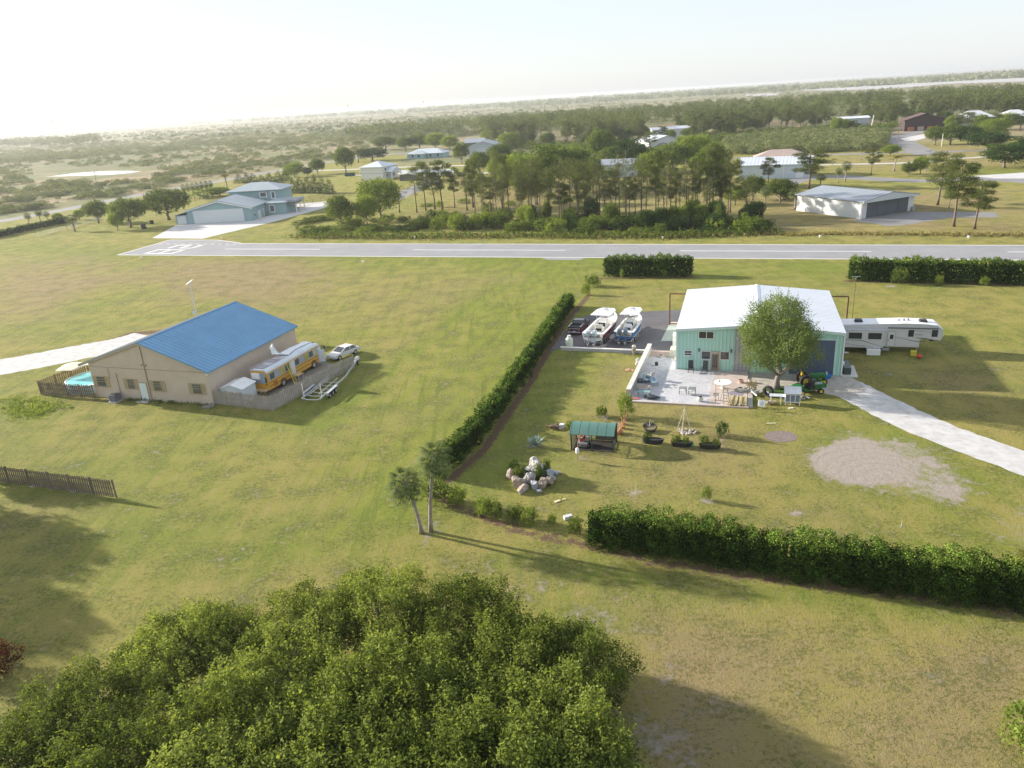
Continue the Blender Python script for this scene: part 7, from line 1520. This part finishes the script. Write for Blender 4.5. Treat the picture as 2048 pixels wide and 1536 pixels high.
T('coconut_palm', 455, 378, 335, 44, 'tall feathery palm behind the blue house'); T('coconut_palm', 585, 414, 372, 34, 'bright feathery palm at the right end of the blue house'); T('light_bush', 415, 395, 375, 60, 'yellow flowering bushes behind the blue house', cat='shrub'); T('leafy_tree', 440, 392, 372, 50, 'low leafy tree behind the blue house')
for i, (x, y, t_, w_) in enumerate(((478, 366, 346, 22), (495, 366, 344, 24), (508, 366, 345, 24), (525, 368, 348, 24), (540, 366, 344, 26), (558, 366, 340, 24), (572, 362, 336, 24), (588, 386, 352, 26), (602, 386, 350, 26), (617, 386, 352, 28), (632, 386, 346, 28), (646, 387, 352, 26), (660, 388, 356, 26), (576, 350, 332, 22))):
    T('cypress', x, y, t_, w_, 'dark pointed conifer in the row behind the blue house', 'dark conifers behind the blue house', seed=i)
T('leafy_tree', 590, 355, 322, 50, 'rounded pale tree right behind the dark conifers'); T('oak_tree', 636, 349, 316, 38, 'round tree between conifers and white house'); T('oak_tree', 692, 345, 291, 50, 'tall round tree left of the two storey white house'); T('dark_tree', 616, 352, 333, 24, 'small dark conical tree before the round pale tree')
T('dark_tree', 745, 322, 292, 70, 'dark low tree behind the two storey white house'); T('pine_tree', 717, 325, 281, 34, 'pine standing behind the white house at left'); T('oak_tree', 772, 300, 272, 60, 'dark tree clump above the white house')
for i, (x, y, t_, w_) in enumerate(((840, 300, 265, 50), (872, 300, 262, 52), (900, 302, 268, 44), (812, 303, 272, 40), (985, 285, 258, 60), (1020, 300, 262, 56), (1032, 296, 275, 50))): T('leafy_tree' if i % 3 else 'oak_tree', x, y, t_, w_, 'broad tree in the row behind the far bungalow', 'broad trees behind the far bungalow')
T('oak_tree', 924, 328, 283, 38, 'lone round tree on the far lawn between bungalow and hangar')
# the grove in the middle: left oaks, broadleaf mass, pines
T('leafy_tree', 762, 440, 350, 104, 'large bright tree at the left end of the grove'); T('oak_tree', 684, 458, 386, 66, 'full tree standing apart at the left of the grove'); T('leafy_tree', 735, 452, 384, 60, 'light green tree between the two left trees of the grove')
for i, (x, y, t_, w_, k) in enumerate(((1045, 395, 300, 110, 'leafy_tree'), (1100, 385, 285, 120, 'oak_tree'), (1150, 380, 292, 110, 'oak_tree'), (1010, 372, 305, 80, 'leafy_tree'), (1075, 410, 330, 90, 'oak_tree'), (1180, 378, 310, 70, 'dark_tree'), (1130, 350, 288, 100, 'leafy_tree'), (1260, 345, 274, 96, 'dark_tree'), (1225, 340, 290, 70, 'oak_tree'), (1205, 330, 256, 74, 'oak_tree'), (1385, 345, 262, 90, 'leafy_tree'), (1420, 375, 285, 90, 'oak_tree'), (1345, 350, 283, 80, 'oak_tree'), (960, 352, 300, 50, 'oak_tree'), (1000, 330, 285, 60, 'oak_tree'), (1300, 360, 300, 70, 'leafy_tree'))):
    T(k, x, y, t_, w_, 'broad leafy tree behind the pine grove', 'broad leafy trees behind the pine grove')
rnd = random.Random(12)
for i, (x, y, t_) in enumerate(((852, 421, 322), (885, 421, 320), (870, 418, 335), (834, 425, 330), (910, 415, 335), (800, 425, 368), (935, 421, 340), (947, 415, 336), (982, 430, 352), (1005, 432, 350), (1060, 440, 345), (1425, 432, 288), (1372, 442, 318), (1460, 425, 322), (1443, 432, 340), (1492, 440, 350))):
    T('spreading_pine' if i in (0, 1, 4, 7, 8, 11, 13) else 'pine_tree', x, y, t_, 42+rnd.uniform(-6, 16), 'slender pine at the open ends of the grove', 'slender pines at the ends of the grove')
for i in range(58):
    x = 960+i*8.6+rnd.uniform(-9, 9); y = rnd.uniform(422, 450); t_ = rnd.uniform(302, 362)+ (y-436)*.6
    T('spreading_pine' if i % 5 == 0 else 'pine_tree', x, y, t_, rnd.uniform(26, 44), 'tall thin pine crowded in the middle of the grove', 'tall thin pines of the grove')
for i in range(95):
    x = 600+i*9.9+rnd.uniform(-8, 8); y = rnd.uniform(452, 470) if i % 3 else rnd.uniform(438, 456); hh = rnd.uniform(12, 34) if x > 820 else rnd.uniform(8, 18)
    if x > 1480: hh = rnd.uniform(16, 30); y = rnd.uniform(456, 468)
    T(rnd.choice(['bush', 'bush', 'dark_bush', 'light_bush', 'dark_bush'] if x > 1150 else ['bush', 'light_bush', 'bush', 'light_bush', 'dark_bush']), x, y, y-hh, rnd.uniform(26, 52), 'dense bush in the undergrowth along the runway side of the grove', 'undergrowth bushes along the runway')
for i in range(40):
    x = rnd.uniform(1020, 1520) if i < 12 else rnd.uniform(1290, 1520); y = rnd.uniform(446, 464); T(rnd.choice(['oak_tree', 'leafy_tree', 'leafy_tree', 'dark_tree']), x, y, y-rnd.uniform(22, 58), rnd.uniform(22, 46), 'young leafy tree filling the foot of the pine grove', 'young leafy trees under the pine grove')
for i in range(22): x = rnd.uniform(830, 1180); y = rnd.uniform(405, 445); T('light_bush', x, y, y-rnd.uniform(5, 14), rnd.uniform(12, 34), 'low pale bush scattered under the pines', 'low pale bushes under the pines')
for i, (x, y, t_, w_, k, lb) in enumerate(((1530, 420, 370, 34, 'cabbage_palm', 'brown skirted palm right of the pine grove'), (1590, 418, 376, 40, 'cabbage_palm', 'bushy palm at the left corner of the white hangar'), (1505, 400, 350, 60, 'oak_tree', 'leafy tree left of the brown skirted palm'), (1560, 405, 355, 70, 'oak_tree', 'broad tree below the bluish white hangar'), (1470, 410, 370, 60, 'leafy_tree', 'bright leafy tree at the right end of the grove'), (1536, 375, 315, 34, 'spreading_pine', 'pine standing before the bluish white hangar'),
    (1618, 378, 300, 70, 'spreading_pine', 'wide crowned pine right of the bluish white hangar'), (1640, 376, 348, 32, 'cabbage_palm', 'ragged palm under the wide crowned pine'), (1676, 366, 334, 20, 'cabbage_palm', 'thin palm behind the white hangar'), (1690, 364, 321, 30, 'cabbage_palm', 'round headed palm behind the white hangar'), (1742, 350, 296, 28, 'spreading_pine', 'small pine on the lawn behind the white hangar'), (1664, 330, 312, 22, 'coconut_palm', 'little yellow palm on the verge, left of the small pine'),
    (1788, 342, 298, 40, 'coconut_palm', 'feathery palm on the lawn between the two driveways'), (1817, 353, 323, 34, 'oak_tree', 'small round topped tree beside the feathery palm'), (1840, 348, 310, 36, 'leafy_tree', 'thin leafy tree by the tilted pole'), (1722, 320, 292, 24, 'coconut_palm', 'leaning pale palm by the back road'), (1780, 312, 288, 40, 'leafy_tree', 'pale tree beside the road junction'),
    (1876, 410, 305, 64, 'spreading_pine', 'left pine of the group beside the white hangar'), (1907, 453, 316, 66, 'spreading_pine', 'tall middle pine of the group beside the white hangar'), (1949, 458, 358, 64, 'spreading_pine', 'right pine of the group, with a flat spreading crown'), (1898, 416, 372, 26, 'spreading_pine', 'thin pine behind the tall middle pine'),
    (2008, 336, 282, 84, 'dark_tree', 'dark round tree on the bright lawn at the right'), (2060, 330, 268, 90, 'dark_tree', 'big dark tree at the right frame edge'), (1975, 300, 258, 80, 'dark_tree', 'dark tree behind the round one on the right lawn'), (1900, 290, 248, 60, 'oak_tree', 'bushy tree below the far white house'), (1870, 290, 250, 44, 'oak_tree', 'bushy tree beside the curve of the road'), (1935, 290, 246, 50, 'dark_tree', 'dark bushy tree before the far white house'), (1985, 275, 235, 60, 'leafy_tree', 'light tree at the right among the far houses'), (1575, 398, 372, 30, 'dark_bush', 'dark bush at the left wall of the white hangar'))):
    T(k, x, y, t_, w_, lb, var=i % 3)
# ---------------------------------------------------------------- far woods and scrub
def scatter(name, n, region, kinds, mat, seed, size, leaf, nleaf, dens=None, hfac=.7, trunkf=0):
    """region: list of pixel polygons; each plant is a loose clump of leaves; size in metres"""
    r = np.random.RandomState(seed); P = np.array(region, float); pts = []
    lo, hi = P.min(0), P.max(0)
    while len(pts) < n:
        m_ = 4000; x = r.uniform(lo[0], hi[0], m_); y = r.uniform(lo[1], hi[1], m_); ins = np.zeros(m_, bool)
        for i in range(len(P)):
            x0, y0 = P[i]; x1, y1 = P[(i+1) % len(P)]
            with np.errstate(all='ignore'): ins ^= ((y0 > y) != (y1 > y)) & (x < (x1-x0)*(y-y0)/(y1-y0)+x0)
        for a, b in zip(x[ins], y[ins]):
            q = g(a, b)
            if dens is None or r.rand() < dens(q[0], q[1], a, b): pts.append((q[0], q[1]))
            if len(pts) >= n: break
    pts = np.array(pts); s = size*r.uniform(.55, 1.45, len(pts)); dist = np.hypot(pts[:, 0], pts[:, 1])
    k = nleaf; d = r.randn(len(pts)*k, 3); d /= np.linalg.norm(d, axis=1)[:, None]; d[:, 2] = np.abs(d[:, 2])*1.15-.25
    S_ = np.repeat(s, k); lump = 1+.28*r.rand(len(pts)*k)*np.sin(d[:, 0]*5+np.repeat(r.rand(len(pts))*9, k))*1.
    rad = r.uniform(.75, 1.0, len(S_))*lump
    C = np.stack([np.repeat(pts[:, 0], k)+d[:, 0]*S_*rad, np.repeat(pts[:, 1], k)+d[:, 1]*S_*rad, np.maximum(.1, S_*hfac*.55+d[:, 2]*S_*hfac*rad)+np.repeat(s*trunkf, k)], 1)
    V = np.clip(np.repeat(r.rand(len(pts))*.8, k)+r.uniform(-.15, .35, len(S_)), 0, 1)
    o = bpy.data.objects.new(name, leaf_mesh(name, C, d+r.randn(len(S_), 3)*.4, S_*leaf*r.uniform(.7, 1.3, len(S_)), V, mat, .7)); COL.objects.link(o); o['kind'] = 'stuff'; return o
roadline = lambda x: np.interp(x, [0, 168, 215, 276, 366, 498, 568, 666, 760, 900], [443, 412, 402, 391, 375, 352, 339, 323, 309, 300])
def dn(sc, th, seed, extra=None):
    def f(x, y, a, b):
        v = float(vnoise(np.array([x]), np.array([y]), sc, seed)[0]); 
        if extra is not None and not extra(a, b): return 0
        return 1. if v > th else .06
    return f
notpond = lambda a, b: not (60 < a < 310 and 335 < b < 365) and b < roadline(a)-5
scatter('scrub', 520, [(-60, 440), (700, 320), (760, 300), (500, 325), (0, 400), (-60, 400)], None, LM['scrub'], 1, 2.2, .18, 240, dn(40, .05, 4, notpond), .6)
scatter('scrub', 900, [(-80, 405), (400, 350), (720, 305), (760, 285), (300, 300), (-80, 330)], None, LM['scrub'], 2, 2.6, .2, 160, dn(55, .02, 5, notpond), .62)
scatter('scrub', 2600, [(-80, 335), (400, 300), (900, 278), (1000, 262), (600, 262), (-80, 300)], None, LM['scrub'], 3, 3.6, .22, 90, dn(90, -.05, 6, notpond), .65)
scatter('scrub_trees', 420, [(-80, 300), (200, 294), (200, 280), (-80, 285)], None, LM['pine'], 4, 5.5, .30, 70, None, .9, .8)
scatter('scrub_trees', 700, [(-80, 298), (500, 276), (1000, 258), (1250, 232), (1100, 222), (-80, 276)], None, LM['dark'], 5, 3.6, .34, 40, dn(170, .12, 7), .8, .5)
scatter('scrub', 3600, [(-80, 290), (700, 262), (1300, 225), (1250, 196), (500, 232), (-80, 266)], None, LM['scrub'], 6, 5.0, .36, 26, dn(500, .05, 8), .5)
scatter('scrub', 2600, [(-80, 274), (1000, 216), (2100, 152), (2100, 140), (1000, 203), (-80, 268)], None, LM['scrub'], 7, 22, .5, 14, None, .35)
scatter('scrub', 1700, [(1000, 262), (2100, 215), (2100, 172), (1480, 186), (1000, 236)], None, LM['scrub'], 8, 5.0, .2, 80, lambda x, y, a, b: 0 if (1560 < a and b < 184) else 1., .6)
scatter('scrub', 1500, [(1470, 310), (1640, 306), (1760, 300), (1775, 268), (1640, 262), (1460, 280), (1440, 300)], None, LM['scrub'], 9, 2.9, .15, 220, None, .75)
scatter('scrub', 500, [(1200, 325), (1440, 315), (1460, 285), (1440, 272), (1160, 300)], None, LM['oak'], 10, 2.6, .16, 180, dn(60, .1, 12), .7)
scatter('scrub', 500, [(1000, 300), (1060, 315), (1000, 345), (930, 330)], None, LM['oak'], 19, 2.4, .25, 60, dn(60, .1, 12), .7)
scatter('scrub', 1300, [(980, 300), (1200, 304), (1440, 284), (1500, 276), (1600, 269), (1760, 265), (1800, 256), (2080, 250), (2080, 242), (1760, 254), (1440, 270), (1200, 290), (980, 288)], None, LM['oak'], 29, 2.4, .2, 100, lambda x, y, a, b: 0 if (1790 < a < 1880) or (1290 < a < 1370) else 1, .9)
# the pine wood: nearest trees one by one, the rest as one mass
def inband(x): return np.interp(x, [980, 1200, 1440, 1500, 1600, 1760, 1800, 2080], [292, 296, 276, 268, 262, 258, 250, 244])
rnd = random.Random(31); cnt = 0
while cnt < 215:
    x = rnd.uniform(975, 2075); y = inband(x)-abs(rnd.gauss(0, 9)); 
    if (1660 < x < 1745 and y > 250) or (1795 < x < 1890 and y > 248) or (1900 < x < 2048 and y > 243 and rnd.random() < .6) or (1290 < x < 1370 and y > 266): continue
    h_ = rnd.uniform(12, 17); q = g(x, y); plant(rnd.choice(['pine_tree', 'pine_tree', 'spreading_pine', 'oak_tree']) if cnt % 3 else 'spreading_pine', q, rnd.uniform(.9, 1.3)*(1 if cnt % 3 else .9), h_/16, 'tall tree along the near edge of the far wood', 'trees along the edge of the far wood', rnd=rnd); cnt += 1
scatter('far_wood', 1900, [(960, 282), (1240, 285), (1440, 266), (1600, 252), (1760, 248), (2100, 236), (2100, 196), (1700, 206), (1250, 236), (960, 262)], None, LM['pine'], 11, 4.3, .17, 150, lambda x, y, a, b: 0 if (1655 < a < 1745 and b > 232) or (1790 < a < 1890 and b > 225) or (1290 < a < 1370 and b > 258) else 1, .95, 1.6)
scatter('far_wood', 600, [(700, 285), (1000, 268), (1240, 240), (1000, 248), (700, 272)], None, LM['pine'], 12, 4.6, .26, 60, None, .9, 1.0)
for p in [p for P in PROTO.values() for p in P]:
    if p.name not in USED:
        for c in list(p.children_recursive): bpy.data.objects.remove(c)
        bpy.data.objects.remove(p)
